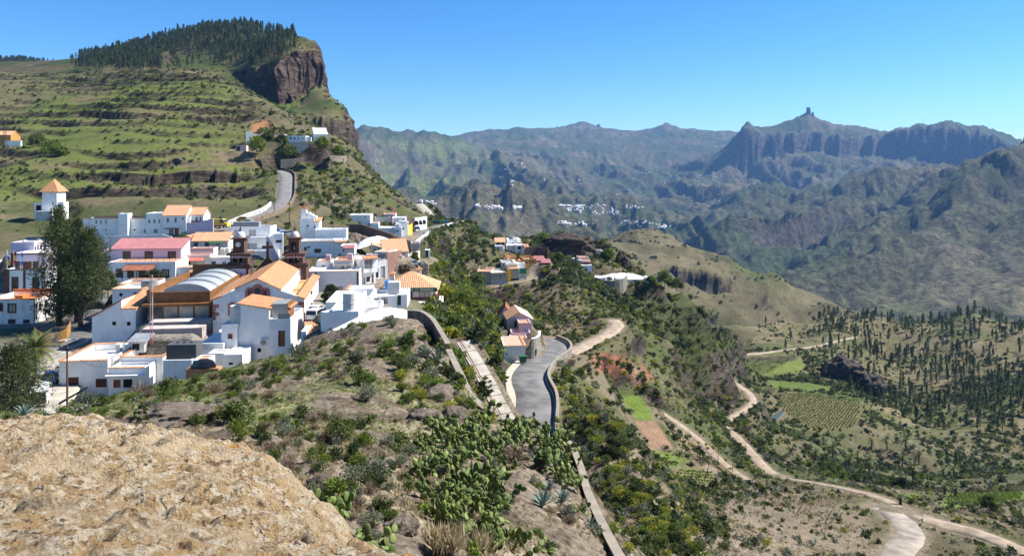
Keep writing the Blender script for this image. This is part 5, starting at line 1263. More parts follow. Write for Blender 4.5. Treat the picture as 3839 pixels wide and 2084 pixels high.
wall_line('retaining_wall', 'long brown retaining wall running down past the white tarpaulin', [P(*c3(x, y), Y) for x, y, Y in ((310, 372, 236), (475, 372, 236), (640, 430, 226), (800, 480, 216), (930, 540, 206), (1040, 575, 200))], 1.9, 0.4, mat('brown_masonry', (0.20, 0.125, 0.085), 0.95, 0.2, 1.2, bump=0.4))
o = wall_line('arcade_wall', 'white wall with three arches by the parked blue car', [P(*c3(1083, 335), 283), P(*c3(1150, 328), 290), P(*c3(1212, 315), 297)], 3.6, 0.4, M_white)
for k in range(3):
 p = P(*c3(1098 + 43 * k, 335 - 6 * k), 283 + 4.5 * k); b = MB(); b.add([(-0.9 * math.cos(math.pi * j / 8), -0.32, 1.6 + 0.9 * math.sin(math.pi * j / 8)) for j in range(9)] + [(0.9, -0.32, 0.6), (-0.9, -0.32, 0.6)], [tuple(range(11))]); q = b.build('arch_shade', M_dark, o); q.location = p - o.location  # flat dark arches on the wall face, painted shade instead of openings
B = Bld('ruin', 'roofless grey concrete shell at the road bend', 'building')
V = B.vol(c3, 935, 1105, 130, 215, 345, 8, 8, wall=M_grey, ph=0.3, floor=M_floorg, ops=[('f', 960, 150, 985, 185, 'kDX')])
B = Bld('house', 'white cave house with three dark windows under the cliff')
V = B.vol(c13, 960, 1270, 378, 505, 330, 8, 5, ph=0.2, floor=M_tilep, ops=[('f', 980, 403, 1015, 437, 'n'), ('f', 1055, 412, 1090, 445, 'n'), ('f', 1125, 403, 1146, 450, 'n'), ('f', 1205, 410, 1225, 435, 'n')])
V = B.vol(c13, 1272, 1365, 400, 480, 331, 8, 14, ph=0.3)
B = Bld('house', 'low pinkish cave house with orange awnings under the cliff')
V = B.vol(c13, 328, 882, 350, 450, 336, 6, 5, wall=M_lilac, ph=0.2, floor=M_floort); V.canopy('awning', M_tile, 'f', 340, 385, 620, 395, 2.0, 0.5); V.canopy('awning', M_tile, 'f', 660, 385, 870, 395, 2.0, 0.5)
B = Bld('house', 'white gabled end of the cave houses beside the orange earth')
V = B.vol(c13, 200, 318, 308, 490, 332, 6, 20, ph=0.2, ops=[('f', 260, 395, 272, 420, 'k')])
B = Bld('house', 'pale shed-roofed hall against the dark cliff')
V = B.vol(c13, 1420, 1660, 350, 450, 338, 10, 20, wall=mat('pale_grey_plaster', (0.62, 0.62, 0.66), 0.9, 0.04), roof='shed_f', rise=3.6, tile=mat('pale_sheet', (0.62, 0.62, 0.66), 0.7, 0.04), over=0.2)
V = B.vol(c13, 1430, 1545, 405, 480, 330, 5, 10, wall=M_cream, ph=0.1)
B = Bld('hut', 'small pink hut with wooden door left of the cave houses', 'hut')
V = B.vol(c13, 20, 205, 545, 655, 322, 5, 10, wall=M_pink, ph=0.2, ops=[('f', 30, 570, 100, 650, 'nD')])
wall_line('retaining_wall', 'long grey retaining wall below the cave houses', spline([(*c13(820, 905), 322), (*c13(1200, 870), 326), (*c13(1560, 830), 332), (*c13(1830, 835), 338), (*c13(2000, 830), 346)], 3), 2.6, 0.5, M_stone)
wall_line('garden_wall', 'grey garden wall in front of the white cave house', [P(*c13(1040, 625), 326), P(*c13(1320, 635), 328)], 3.4, 0.4, M_grey)
B = Bld('house', 'white stepped house with outside stairs on the middle knoll')
V = B.vol(c10, 410, 560, 332, 445, 300, 8, 4, ph=0.1, ops=[('f', 452, 365, 478, 405, 'k'), ('f', 545, 360, 556, 415, 'k')])
V = B.vol(c10, 420, 605, 255, 330, 304, 7, 4, roof='shed_f', rise=1.2, tile=M_tilep, ops=[('f', 430, 262, 520, 322, 'kX'), ('f', 528, 262, 600, 322, 'kX')])
V = B.vol(c10, 655, 862, 205, 335, 310, 8, 6, ph=0.4, ops=[('f', 705, 268, 720, 305, 'g'), ('f', 752, 265, 775, 305, 'g')])
V.tank('water_tank', 'small grey tank on the stepped knoll house', M_tank, 2, 2, 1.1, 1.6)
V = B.vol(c10, 650, 838, 322, 440, 303, 7, 4, ph=0.2, wall=M_cream, floor=M_floor, ops=[('f', 662, 340, 676, 400, 'kD'), ('f', 772, 355, 790, 390, 'k')])
V = B.vol(c10, 840, 1000, 318, 482, 299, 7, 8, ph=0.3, ops=[('f', 860, 345, 930, 403, 'k'), ('f', 965, 350, 978, 380, 'k'), ('f', 903, 440, 925, 468, 'k')])
V.box('band', M_pink, -0.1, V.W + 0.1, -0.12, 0, V.H - 0.35, V.H - 0.1)
V = B.vol(c10, 1002, 1100, 400, 470, 302, 6, 8, roof='shed_f', rise=1.6, tile=M_tile, wall=M_wood, over=0.4)
B = Bld('house', 'orange-edged flat house between the white house and the road bend')
V = B.vol(c10, 665, 838, 555, 625, 284, 9, 12, wall=mat('orange_plaster', (0.50, 0.26, 0.10), 0.9, 0.05), ph=0.7, ops=[('f', 735, 573, 750, 605, 'w'), ('f', 775, 565, 790, 598, 'w')]); V.box('roof_band', mat('orange_band', (0.62, 0.30, 0.09), 0.9, 0.05), -0.1, V.W + 0.1, -0.12, 0.25, V.H, V.H + 0.2)
V = B.vol(c10, 578, 663, 570, 640, 283, 8, -20, wall=mat('orange_plaster', (0.5, 0.26, 0.1)), ph=0.5)
B = Bld('house', 'ochre flat house with orange parapets on the middle knoll')
V = B.vol(c10, 1000, 1240, 605, 700, 279, 10, 10, wall=M_ochre, ph=0.8, ops=[('f', 1098, 640, 1128, 668, 'k'), ('f', 1155, 630, 1188, 657, 'k'), ('f', 1035, 650, 1062, 690, 'kD')]); V.box('roof_band', mat('orange_band', (0.62, 0.3, 0.09)), -0.1, V.W + 0.1, -0.12, 0.25, V.H, V.H + 0.25); V.box('roof_band', mat('orange_band', (0.62, 0.3, 0.09)), -0.1, V.W + 0.1, 9.75, 10.1, V.H, V.H + 0.3)
V = B.vol(c10, 850, 998, 620, 690, 281, 9, -12, wall=M_orange, ph=0.3)
B = Bld('shed', 'dark red sheet-roofed sheds beside the ochre house', 'shed')
V = B.vol(c10, 1242, 1400, 622, 660, 285, 5, 8, wall=M_brown, roof='shed_f', rise=1.2, tile=M_red, over=0.6); V = B.vol(c10, 1370, 1520, 668, 700, 278, 4, 6, wall=M_brown, roof='shed_f', rise=0.9, tile=M_red, over=0.5)
wall_line('garden_wall', 'dark brown garden wall above the red sheds', [P(*c10(1010, 600), 292), P(*c10(1250, 590), 294), P(*c10(1480, 610), 292)], 5.0, 0.5, mat('dark_masonry', (0.12, 0.075, 0.06), 0.95, 0.2, 1))
B = Bld('house', 'beige two-storey house with paired windows at the road bend')
V = B.vol(c10, 326, 652, 885, 1130, 262, 9, 14, wall=M_beige, ph=0.3, floor=M_floor, foot=2, ops=[('f', 362, 925, 405, 972, 'wM'), ('f', 433, 915, 477, 962, 'wM'), ('f', 502, 920, 538, 985, 'wM'), ('f', 582, 895, 620, 942, 'wM'), ('f', 365, 1035, 408, 1085, 'wL'), ('f', 436, 1025, 468, 1065, 'wL'), ('f', 495, 1025, 545, 1095, 'wDL'), ('f', 580, 1010, 620, 1055, 'wL')])
V.dado(M_grey, 1.5); V.box('roof_band', M_floort, -0.15, V.W + 0.1, -0.2, 0.3, V.H, V.H + 0.18)
V = B.vol(c10, 40, 324, 845, 1100, 263, 8, -4, wall=M_beige, ph=0.3, floor=M_floort, ops=[('f', 212, 1085 - 40, 322, 1098, 'wL')])
V = B.vol(c10, 265, 600, 800, 880, 271, 5, 12, wall=M_cream, ph=0.3, floor=M_floort)
B = Bld('house', 'bright yellow-sided house with tiled edge at the road bend')
V = B.vol(c10, 727, 892, 805, 1040, 266, 8, 16, wall=M_beige, ph=0.2, floor=M_tilep, foot=2, ops=[('f', 782, 852, 810, 890, 'wL'), ('f', 840, 843, 866, 878, 'wL'), ('f', 785, 955, 812, 995, 'wL'), ('f', 840, 950, 868, 990, 'wL')]); V.dado(M_black, 0.9)
V.box('roof_band', M_tile, -0.1, V.W + 0.1, -0.2, 4.0, V.H, V.H + 0.2)
V = B.vol(c10, 652, 726, 800, 1045, 266.6, 7, -24, wall=M_yellow, ph=0.2, floor=M_yellow)
B = Bld('house', 'pale flat-roofed house complex behind the yellow house')
V = B.vol(c10, 545, 800, 662, 760, 274, 8, 6, wall=M_cream, ph=0.6, floor=M_floorg, ops=[('f', 560, 690, 580, 735, 'k')]); V = B.vol(c10, 640, 860, 700, 800, 271, 6, 10, wall=M_cream, ph=0.3)
V = B.vol(c10, 855, 1012, 680, 790, 275, 7, 12, ph=0.4); V = B.vol(c10, 620, 810, 620, 665, 282, 6, 6, wall=M_white, ph=0.1)
B = Bld('stone_building', 'whitewashed rough stone corner with green netting on top', 'building')
V = B.vol(c10, 896, 1040, 830, 1010, 268, 8, 18, wall=mat('whitewashed_rubble', (0.55, 0.54, 0.52)), ph=0.3, foot=2)
V.box('netting', mat('green_net', (0.03, 0.23, 0.10), 0.9, 0.2, 6), 0, V.W, -0.06, 0.0, V.H - 1.2, V.H + 0.8)
B = Bld('house', 'brown and white three-level house stepping down the knoll')
V = B.vol(c11, 485, 708, 470, 580, 296, 6, 6, wall=M_cream, ph=0.3, floor=M_floort, ops=[('f', 510, 508, 555, 548, 'kL'), ('f', 563, 508, 608, 548, 'kL'), ('f', 615, 490, 695, 560, 'kX')]); V.box('railing_band', M_brown, 0, V.W, -0.3, -0.2, 0, 1.3)
V.canopy('awning', M_tile, 'f', 612, 480, 690, 488, 1.0, 0.3)
V = B.vol(c11, 430, 660, 395, 500, 301, 6, 6, wall=mat('pale_pink', (0.58, 0.47, 0.45)), ph=0.3, floor=M_floort); V = B.vol(c11, 490, 735, 582, 640, 292, 5, 6, ph=0.2)
V = B.vol(c11, 420, 484, 460, 580, 297, 6, 0, wall=M_cream, ph=0.3)
B = Bld('house', 'small white house behind the green tree on the knoll ridge')
V = B.vol(c11, 745, 990, 250, 400, 320, 6, 4, ph=0.3, ops=[('f', 810, 340, 840, 380, 'k'), ('f', 915, 340, 945, 395, 'k')]); V.box('roof_band', M_tile, 0.5, 3.5, 0, 1, V.H, V.H + 0.3)
B = Bld('hut', 'small white hut under the dark rocks of the knoll', 'hut')
V = B.vol(c11, 165, 335, 420, 510, 304, 5, -6, ph=0.2)
B = Bld('farmhouse', 'long low white farmhouse on the terrace edge of the knoll')
V = B.vol(c11, 832, 1042, 868, 985, 291, 6, 3, ph=0.2, ops=[('f', 942, 932, 962, 955, 'k'), ('f', 840, 945, 855, 975, 'k')]); V = B.vol(c11, 1044, 1310, 855, 930, 296, 6, 6, ph=0.3, floor=mat('pale_pink', (0.58, 0.47, 0.45)))
V = B.vol(c11, 1312, 1470, 890, 975, 291, 5, 6, ph=0.2, ops=[('f', 1370, 925, 1385, 960, 'k')]); V = B.vol(c11, 1550, 1960, 908, 965, 293, 5, 4, ph=0.1, wall=M_cream, ops=[('f', 1680, 925, 1760, 955, 'k'), ('f', 1870, 930, 1890, 958, 'k')])
V = B.vol(c11, 1480, 1550, 860, 960, 297, 5, 4, wall=M_yellow, ph=0.1)
V = B.vol(c11, 2012, 2165, 872, 985, 291, 6, 4, ph=0.2, ops=[('f', 2095, 885, 2110, 905, 'k')]); V = B.vol(c11, 2167, 2240, 925, 990, 292, 5, 4, ph=0.1, ops=[('f', 2210, 945, 2228, 985, 'kDX')])
wall_line('retaining_wall', 'dark curved retaining wall below the white farmhouse', spline([(*c11(830, 1080), 286), (*c11(1000, 1150), 284), (*c11(1250, 1160), 284), (*c11(1440, 1120), 286), (*c11(1535, 1040), 290)], 2), 4.0, 0.5, M_stone, below=4)
B = Bld('house', 'white garage house with pale tile roof beside the asphalt road')
V = B.vol(c12, 545, 945, 890, 1195, 146, 9, 6, wall=M_old, ph=0.06, floor=mat('pale_tile_floor', (0.55, 0.33, 0.23), 0.9, 0.1, 2), ops=[('r', 965, 955, 990, 1140, 'wDL')]); V.coping('fr', M_tilep); V.dado(M_pink, 0.8, 'r')
B = Bld('house', 'pink stepped house with tiled edges behind the white garage')
V = B.vol(c12, 680, 985, 745, 900, 154, 4, 6, wall=M_pink, ph=0.2, floor=M_floort); V.coping('f', M_tilep)
V = B.vol(c12, 690, 1045, 640, 780, 160, 4, 6, wall=M_pink, ph=0.8, floor=M_floort); V = B.vol(c12, 832, 1052, 462, 640, 163, 5, 6, wall=mat('pale_lilac_pink', (0.60, 0.47, 0.50), 0.9, 0.04), ph=0.2, floor=M_floort); V.coping('f', M_tilep)
B = Bld('house', 'pale pink gabled house with wide white roof slope at the road')
V = B.vol(c12, 615, 835, 372, 560, 168, 8, 8, wall=mat('pale_pink', (0.58, 0.47, 0.45)), roof='shed_l', rise=1.6, tile=M_tilep, ops=[('f', 740, 412, 800, 525, 'nD')], over=0.25)
V = B.vol(c12, 836, 1072, 372, 590, 168.4, 9, 8, wall=mat('pale_lilac_pink', (0.6, 0.47, 0.5)), roof='shed_r', rise=1.6, tile=mat('pale_tile_sun_tint', (0.60, 0.50, 0.42), 0.9, 0.06, 2), over=0.35)  # right slope: paler copy of the tile colour, sunlight painted in
V = B.vol(c12, 440, 700, 300, 420, 176, 6, 0, wall=M_white, roof='gable_y', rise=2.2, tile=M_tiled, over=0.3)
wall_line('terrace_wall', 'rough stone terrace wall with white balustrade before the pink house', spline([(*c12(1060, 1075), 149), (*c12(1130, 1050), 150), (*c12(1205, 990), 155), (*c12(1212, 900), 162)], 1.5), 3.6, 0.4, M_stone, 0.15, capm=M_frame)
B = Bld('house', 'small yellow-walled house with pale roof on the hillside edge')
V = B.vol(px, -60, 40, 505, 545, 345, 8, 5, wall=M_ochre, roof='gable_x', rise=2.0, tile=M_tilep)
V = B.vol(px, 18, 78, 528, 548, 342, 1, 5, wall=M_white, ph=0.1)
do_pads()
U_ = MK['u']; lim = np.interp(U_, (200, 230, 400, 600, 780, 950, 1090, 1135), (1530, 1505, 1488, 1450, 1408, 1356, 1326, 1305))
m = (GY > 60) & (GY < 104) & (U_ > 205) & (U_ < 1135); cap_ = (HZ - lim - 14 * sst(62, 72, GY)) / F * GY
GZ[m] = np.minimum(GZ[m], cap_[m])
EV = GZ / GY
VISM = np.maximum.accumulate(EV, axis=0)
VIS = EV >= np.vstack([np.full((1, NC), -9), VISM[:-1]]) - 0.0015
dzy = np.gradient(GZ, axis=0) / np.gradient(GY, axis=0)
dzx = np.gradient(GZ, axis=1) / np.maximum(np.gradient(GX, axis=1), 1e-6)
SLOPE = np.hypot(dzx, dzy)
U = MK['u']; VV = HZ - F * EV
def mixc(c, col, w):
 w = np.clip(w, 0, 1)[..., None]
 return c * (1 - w) + np.array(col) * w
n1 = fbm(GX / 12, GY / 12, 5, 31); n2 = fbm(GX / 45, GY / 45, 4, 32); n3 = fbm(GX / 3, GY / 3, 4, 33); n4 = fbm(GX / 400, GY / 400, 5, 34)
C = np.zeros(GX.shape + (3,)) + np.array((0.150, 0.128, 0.072))
kn = MK['kn']
ck = np.zeros_like(C) + np.array((0.185, 0.148, 0.108))
ck = mixc(ck, (0.28, 0.235, 0.160), sst(-0.1, 0.4, n3) * 0.8)
ck = mixc(ck, (0.095, 0.072, 0.052), sst(0.05, 0.4, fbm(GX / 1.4, GY / 1.4, 4, 36)) * 0.8)
ck = mixc(ck, (0.125, 0.138, 0.050), sst(0.05, 0.45, n1 + 0.5 * n3) * 0.8)
ck = mixc(ck, (0.115, 0.140, 0.04), sst(1, 0, np.abs(VV - (1500 - (U - 300) * 0.2)) / 70) * (U < 900) * (GY < 75) * 0.9)
C = mixc(C, (0, 0, 0), kn) + ck * kn[..., None]
gsl = np.zeros_like(C) + np.array((0.125, 0.108, 0.060))
gsl = mixc(gsl, (0.075, 0.090, 0.030), sst(-0.25, 0.3, n1 + 0.4 * n2) * 0.9)
gsl = mixc(gsl, (0.19, 0.155, 0.100), sst(0.1, 0.5, n2 - 0.4 * n1) * 0.7)
C = np.where((1 - kn)[..., None] > 0.5, gsl, C)
te = np.clip(MK['terr'], 0, 1)
ct_ = np.zeros_like(C) + np.array((0.150, 0.142, 0.058))
ct_ = mixc(ct_, (0.128, 0.152, 0.036), sst(-0.1, 0.3, n2 + 0.4 * n1 + 0.25 * sst(480, 620, VV)))
ct_ = mixc(ct_, (0.185, 0.145, 0.082), sst(0.05, 0.45, n1 - 0.5 * n2) * 0.85)
ct_ = mixc(ct_, (0.060, 0.058, 0.030), sst(0.25, 0.6, n3 + 0.4 * n1) * 0.6)
C = C * (1 - te[..., None]) + ct_ * te[..., None]
me_ = np.clip(MK['mesa'], 0, 1)
cm = np.zeros_like(C) + np.array((0.125, 0.110, 0.048))
cm = mixc(cm, (0.20, 0.145, 0.085), sst(0.1, 0.4, n1))
cm = mixc(cm, (0.075, 0.098, 0.026), sst(-0.1, 0.25, n2))
C = C * (1 - me_[..., None]) + cm * me_[..., None]
hi_ = np.clip(MK['hill'], 0, 1)
ch = np.zeros_like(C) + np.array((0.145, 0.125, 0.060))
ch = mixc(ch, (0.095, 0.105, 0.034), sst(-0.05, 0.35, n2 + 0.3 * n1) * 0.85)
ch = mixc(ch, (0.235, 0.185, 0.115), sst(0.1, 0.5, n1) * 0.8)
C = C * (1 - hi_[..., None]) + ch * hi_[..., None]
pa = np.clip(MK['pale'], 0, 1)
cpal = np.zeros_like(C) + np.array((0.23, 0.195, 0.105))
cpal = mixc(cpal, (0.135, 0.125, 0.055), sst(-0.1, 0.4, fbm(GX / 90, GY / 90, 5, 37)))
cpal = mixc(cpal, (0.15, 0.17, 0.05), sst(0.1, 0.4, fbm(GX / 120, GY / 120, 4, 38)) * 0.6 * (GY > 900))
C = C * (1 - pa[..., None]) + cpal * pa[..., None]
fa = np.clip(MK['far'], 0, 1)
cf = np.zeros_like(C) + np.array((0.100, 0.098, 0.050))
cf = mixc(cf, (0.060, 0.080, 0.032), sst(-0.2, 0.3, n4 + 0.5 * fbm(GX / 120, GY / 120, 4, 39)))
cf = mixc(cf, (0.155, 0.128, 0.085), sst(0.1, 0.45, fbm(GX / 300 + 9, GY / 300, 5, 40)) * 0.8)
lg = sst(1300, 1420, U) * (1 - sst(1650, 1950, U)) * sst(500, 560, VV) * sst(3000, 3600, GY)
cf = mixc(cf, (0.150, 0.175, 0.055), lg * sst(-0.3, 0.2, n4) * 0.9)
C = C * (1 - fa[..., None]) + cf * fa[..., None]
rock = np.zeros_like(C) + np.array((0.125, 0.100, 0.078))
rock = mixc(rock, (0.075, 0.058, 0.046), sst(-0.1, 0.4, fbm(GX / 5, GY / 5 + GZ / 4, 4, 41)))
rock = mixc(rock, (0.185, 0.140, 0.100), sst(0.15, 0.5, fbm(GX / 8 + 4, GZ / 5, 4, 42)) * 0.7)
rock = mixc(rock, (0.055, 0.040, 0.033), sst(0.0, 0.35, fbm(GX / 40, GZ / 2.6 + GX / 60, 3, 43)) * 0.75)
mred = MK['mesa'][..., None] * np.array((-0.004, -0.012, -0.012))
w = sst(0.95, 1.6, SLOPE - 0.55 * (MK['flank'] > 0.3) * (U > 1600)) * (1 - fa) * (1 - 0.9 * MK['vil']) * sst(10, 30, GY)
C = C * (1 - w[..., None]) + (rock + mred) * w[..., None]
w = np.clip(MK['wall'], 0, 1)
C = C * (1 - w[..., None]) + rock * 0.9 * w[..., None]
w = sst(0.9, 1.7, SLOPE) * fa
C = C * (1 - w[..., None]) + np.array((0.105, 0.088, 0.068)) * w[..., None]
def px_patch(poly, y0, y1, col, soft=8, wgt=1.0, nz=0.0):
 global C
 q = np.array(poly, float)
 m = (U > q[:, 0].min() - 60) & (U < q[:, 0].max() + 60) & (VV > q[:, 1].min() - 60) & (VV < q[:, 1].max() + 60) & (GY > y0) & (GY < y1)
 d = poly_sd(U[m], VV[m], q) + nz * n3[m] * 40
 w = (1 - sst(-soft, soft, d)) * wgt
 C[m] = C[m] * (1 - w[:, None]) + np.array(col) * w[:, None]
GREEN = (0.125, 0.180, 0.030); LGREEN = (0.150, 0.185, 0.040)
px_patch(FIELDS['vineyard_field'] and [(p[0], p[1]) for p in FIELDS['vineyard_field']], 300, 400, (0.150, 0.135, 0.060))
px_patch([(p[0], p[1]) for p in FIELDS['grass_strip_field']], 130, 180, GREEN)
px_patch([(p[0], p[1]) for p in FIELDS['ploughed_field']], 120, 160, (0.24, 0.150, 0.095), 4)
px_patch([(p[0], p[1]) for p in FIELDS['crop_field']], 110, 150, (0.10, 0.13, 0.035))
px_patch([(p[0], p[1]) for p in FIELDS['row_crop_field']], 110, 150, (0.15, 0.145, 0.06))
px_patch([(p[0], p[1]) for p in FIELDS['upper_meadow']], 400, 500, LGREEN, 14, 0.9, 0.5)
px_patch([(p[0], p[1]) for p in FIELDS['small_vineyard']], 350, 410, (0.15, 0.13, 0.07))
px_patch([(p[0], p[1]) for p in FIELDS['allotment_field']], 140, 200, GREEN)
px_patch([(p[0], p[1]) for p in FIELDS['palm_field']], 140, 200, GREEN)
for nm_ in ('lower_terrace', 'green_flat', 'long_terrace'): px_patch([(p[0], p[1]) for p in FIELDS[nm_]], 270, 460, (0.135, 0.180, 0.034), 10, 0.9, 0.3)
px_patch([(2560,1840),(2600,1830),(2640,1880),(2700,2000),(2640,1990),(2580,1920)], 80, 140, LGREEN, 10, 0.9, 0.4)
px_patch([(2440,1690),(2520,1695),(2590,1720),(2560,1735),(2470,1710)], 120, 150, GREEN, 8, 0.9)
px_patch([(2850,1620),(2950,1600),(3040,1640),(2950,1675),(2860,1655)], 270, 340, GREEN, 12, 0.8, 0.5)
px_patch([(2480,1270),(2600,1240),(2750,1270),(2640,1310),(2500,1300)], 280, 460, LGREEN, 16, 0.8, 0.8)
px_patch([(2200,1340),(2330,1320),(2440,1400),(2460,1440),(2400,1440),(2260,1390)], 140, 200, (0.25, 0.105, 0.065), 12, 0.95, 0.8)
px_patch([(2330,1370),(2390,1370),(2440,1430),(2380,1440)], 140, 200, (0.25, 0.170, 0.110), 10, 0.9, 0.6)
px_patch([(1840,1130),(2010,1090),(2180,1140),(2250,1200),(2230,1260),(2000,1250),(1870,1200)], 180, 290, (0.19, 0.140, 0.095), 25, 0.85, 1.0)
px_patch([(2500,1580),(2560,1600),(2800,1800),(2760,1830),(2560,1700)], 120, 190, (0.24, 0.185, 0.130), 14, 0.9, 0.5)
px_patch([(2620,1850),(2900,1820),(3250,1930),(3280,2084),(2800,2084),(2680,1960)], 70, 150, (0.215, 0.170, 0.120), 30, 0.85, 1.0)
px_patch([(880,570),(960,560),(960,600),(860,600),(780,575)], 280, 360, (0.22, 0.165, 0.115), 12, 0.8, 0.4)
px_patch([(950,460),(1010,450),(1050,490),(1000,500),(940,490)], 330, 420, (0.42, 0.20, 0.09), 8, 0.95, 0.3)
px_patch([(2150,1060),(2400,1110),(2600,1135),(2720,1185),(2760,1290),(2600,1300),(2480,1275),(2300,1210)], 250, 420, (0.070, 0.078, 0.030), 20, 0.85, 0.6)
px_patch([(2880,1400),(3080,1420),(3260,1480),(3260,1510),(3000,1470),(2880,1440)], 340, 460, (0.09, 0.13, 0.026), 12, 0.8, 0.5)
px_patch([(2460,1240),(2620,1250),(2780,1285),(2700,1320),(2500,1300)], 300, 460, LGREEN, 12, 0.8, 0.6)
px_patch([(3000,1480),(3260,1460),(3240,1500),(2990,1475)], 340, 440, (0.06, 0.085, 0.02), 10, 0.8, 0.5)
PADD = np.full(GX.shape, 99.0)
for O, ex, ey, Wp, Dp in PADS:
 if O.y > 240: continue
 c = O + ex * Wp / 2 + ey * Dp / 2; m = (abs(GX - c.x) < Wp + 14) & (abs(GY - c.y) < Dp + 14)
 a = (GX[m] - O.x) * ex.x + (GY[m] - O.y) * ex.y; b_ = (GX[m] - O.x) * ey.x + (GY[m] - O.y) * ey.y
 PADD[m] = np.minimum(PADD[m], np.hypot(np.maximum(np.maximum(-a, a - Wp), 0), np.maximum(np.maximum(-b_, b_ - Dp), 0)))
PADD = np.minimum(PADD, np.maximum(ROADD, 0))
vg = np.clip(MK['vil'], 0, 1) * sst(84, 92, GY) * (1 - sst(176, 196, GY + 14 * n1)) * np.where(PADD < 4, 1.0, 0.25) * sst(88, 96, GY + 4 * PADD * 0)
C = C * (1 - 0.75 * vg[..., None]) + np.array((0.30, 0.27, 0.235)) * 0.75 * vg[..., None]
w = (1 - sst(0.2, 1.6, ROADD + n3 * 0.6)) * (ROADD < 1e8) * 0.7
C = C * (1 - w[..., None]) + np.array((0.26, 0.205, 0.150)) * w[..., None]
C = np.clip(C * (1 + 0.16 * n3[..., None]) * np.where(GY > 75, 0.80, 0.9)[..., None], 0.01, 0.9)
dsp = sst(0.8, 2.0, SLOPE) * (GY > 250)
big = np.where(GY > 1200, 1.0, 0.0)
dx = (fbm(GX / 9, GZ / 14, 4, 51) * 5.5 + fbm(GX / 14, GZ / 3.5, 3, 56) * 4) * dsp * MK['mesa'] + fbm(GX / 4, GZ / 4 + GY / 4, 3, 52) * 0.8 * dsp * (1 - MK['far'])
dy = (fbm(GX / 11 + 5, GZ / 16, 4, 53) * 12.0 + fbm(GX / 18, GZ / 4, 3, 57) * 9) * dsp * MK['mesa'] + fbm(GX / 210, GZ / 120, 3, 54) * 55 * dsp * big
PX, PY_, PZ = GX + dx, GY + dy, GZ
def ground_mat():
 m, nt, b = newmat('ground_earth')
 N = nt.nodes; Lk = nt.links
 at = N.new('ShaderNodeVertexColor'); at.layer_name = 'Col'
 geo = N.new('ShaderNodeNewGeometry')
 sep = N.new('ShaderNodeSeparateXYZ'); Lk.new(geo.outputs['Position'], sep.inputs[0])
 far = N.new('ShaderNodeMapRange'); far.inputs[1].default_value = 700; far.inputs[2].default_value = 1600
 Lk.new(sep.outputs['Y'], far.inputs[0])
 def noise(scale, det=6, rough=0.6):
  x = N.new('ShaderNodeTexNoise'); x.inputs['Scale'].default_value = scale; x.inputs['Detail'].default_value = det; x.inputs['Roughness'].default_value = rough
  Lk.new(geo.outputs['Position'], x.inputs['Vector']); return x
 def ramp(src, a, bb, lo, hi):
  x = N.new('ShaderNodeMapRange'); x.inputs[1].default_value = a; x.inputs[2].default_value = bb; x.inputs[3].default_value = lo; x.inputs[4].default_value = hi
  Lk.new(src, x.inputs[0]); return x.outputs[0]
 nA = noise(3.5); nB = noise(0.55); nC = noise(0.045, 9, 0.72); nD = noise(0.011, 8, 0.68)
 fine = N.new('ShaderNodeMath'); fine.operation = 'MULTIPLY'
 Lk.new(ramp(nA.outputs[0], 0.33, 0.67, 0.45, 1.5), fine.inputs[0]); Lk.new(ramp(nB.outputs[0], 0.3, 0.7, 0.78, 1.2), fine.inputs[1])
 coarse = N.new('ShaderNodeMath'); coarse.operation = 'MULTIPLY'
 Lk.new(ramp(nC.outputs[0], 0.36, 0.64, 0.30, 1.65), coarse.inputs[0]); Lk.new(ramp(nD.outputs[0], 0.35, 0.65, 0.75, 1.22), coarse.inputs[1])
 mx = N.new('ShaderNodeMix'); mx.data_type = 'FLOAT'
 Lk.new(far.outputs[0], mx.inputs[0]); Lk.new(fine.outputs[0], mx.inputs[2]); Lk.new(coarse.outputs[0], mx.inputs[3])
 mul = N.new('ShaderNodeVectorMath'); mul.operation = 'SCALE'
 Lk.new(at.outputs['Color'], mul.inputs[0]); Lk.new(mx.outputs[0], mul.inputs['Scale'])
 sn = N.new('ShaderNodeSeparateXYZ'); Lk.new(geo.outputs['True Normal'], sn.inputs[0])
 steep = ramp(sn.outputs['Z'], 0.74, 0.5, 0.0, 1.0)
 vs_ = N.new('ShaderNodeVectorMath'); vs_.operation = 'MULTIPLY'; vs_.inputs[1].default_value = (0.05, 0.05, 0.30); Lk.new(geo.outputs['Position'], vs_.inputs[0])
 nS = N.new('ShaderNodeTexNoise'); nS.inputs['Scale'].default_value = 1.0; nS.inputs['Detail'].default_value = 9; nS.inputs['Roughness'].default_value = 0.72; nS.inputs['Distortion'].default_value = 0.6; Lk.new(vs_.outputs[0], nS.inputs['Vector'])
 sm_ = N.new('ShaderNodeMix'); sm_.data_type = 'FLOAT'; sm_.inputs[2].default_value = 1.0; Lk.new(steep, sm_.inputs[0]); Lk.new(ramp(nS.outputs[0], 0.36, 0.64, 0.35, 1.7), sm_.inputs[3])
 mu2 = N.new('ShaderNodeVectorMath'); mu2.operation = 'SCALE'; Lk.new(mul.outputs[0], mu2.inputs[0]); Lk.new(sm_.outputs[0], mu2.inputs['Scale'])
 Lk.new(mu2.outputs[0], b.inputs['Base Color'])
 b.inputs['Roughness'].default_value = 0.95; b.inputs['Specular IOR Level'].default_value = 0.1
 bp = N.new('ShaderNodeBump'); bp.inputs['Strength'].default_value = 0.8
 dist = N.new('ShaderNodeMix'); dist.data_type = 'FLOAT'; dist.inputs[2].default_value = 0.25; dist.inputs[3].default_value = 26.0
 Lk.new(far.outputs[0], dist.inputs[0]); Lk.new(dist.outputs[0], bp.inputs['Distance'])
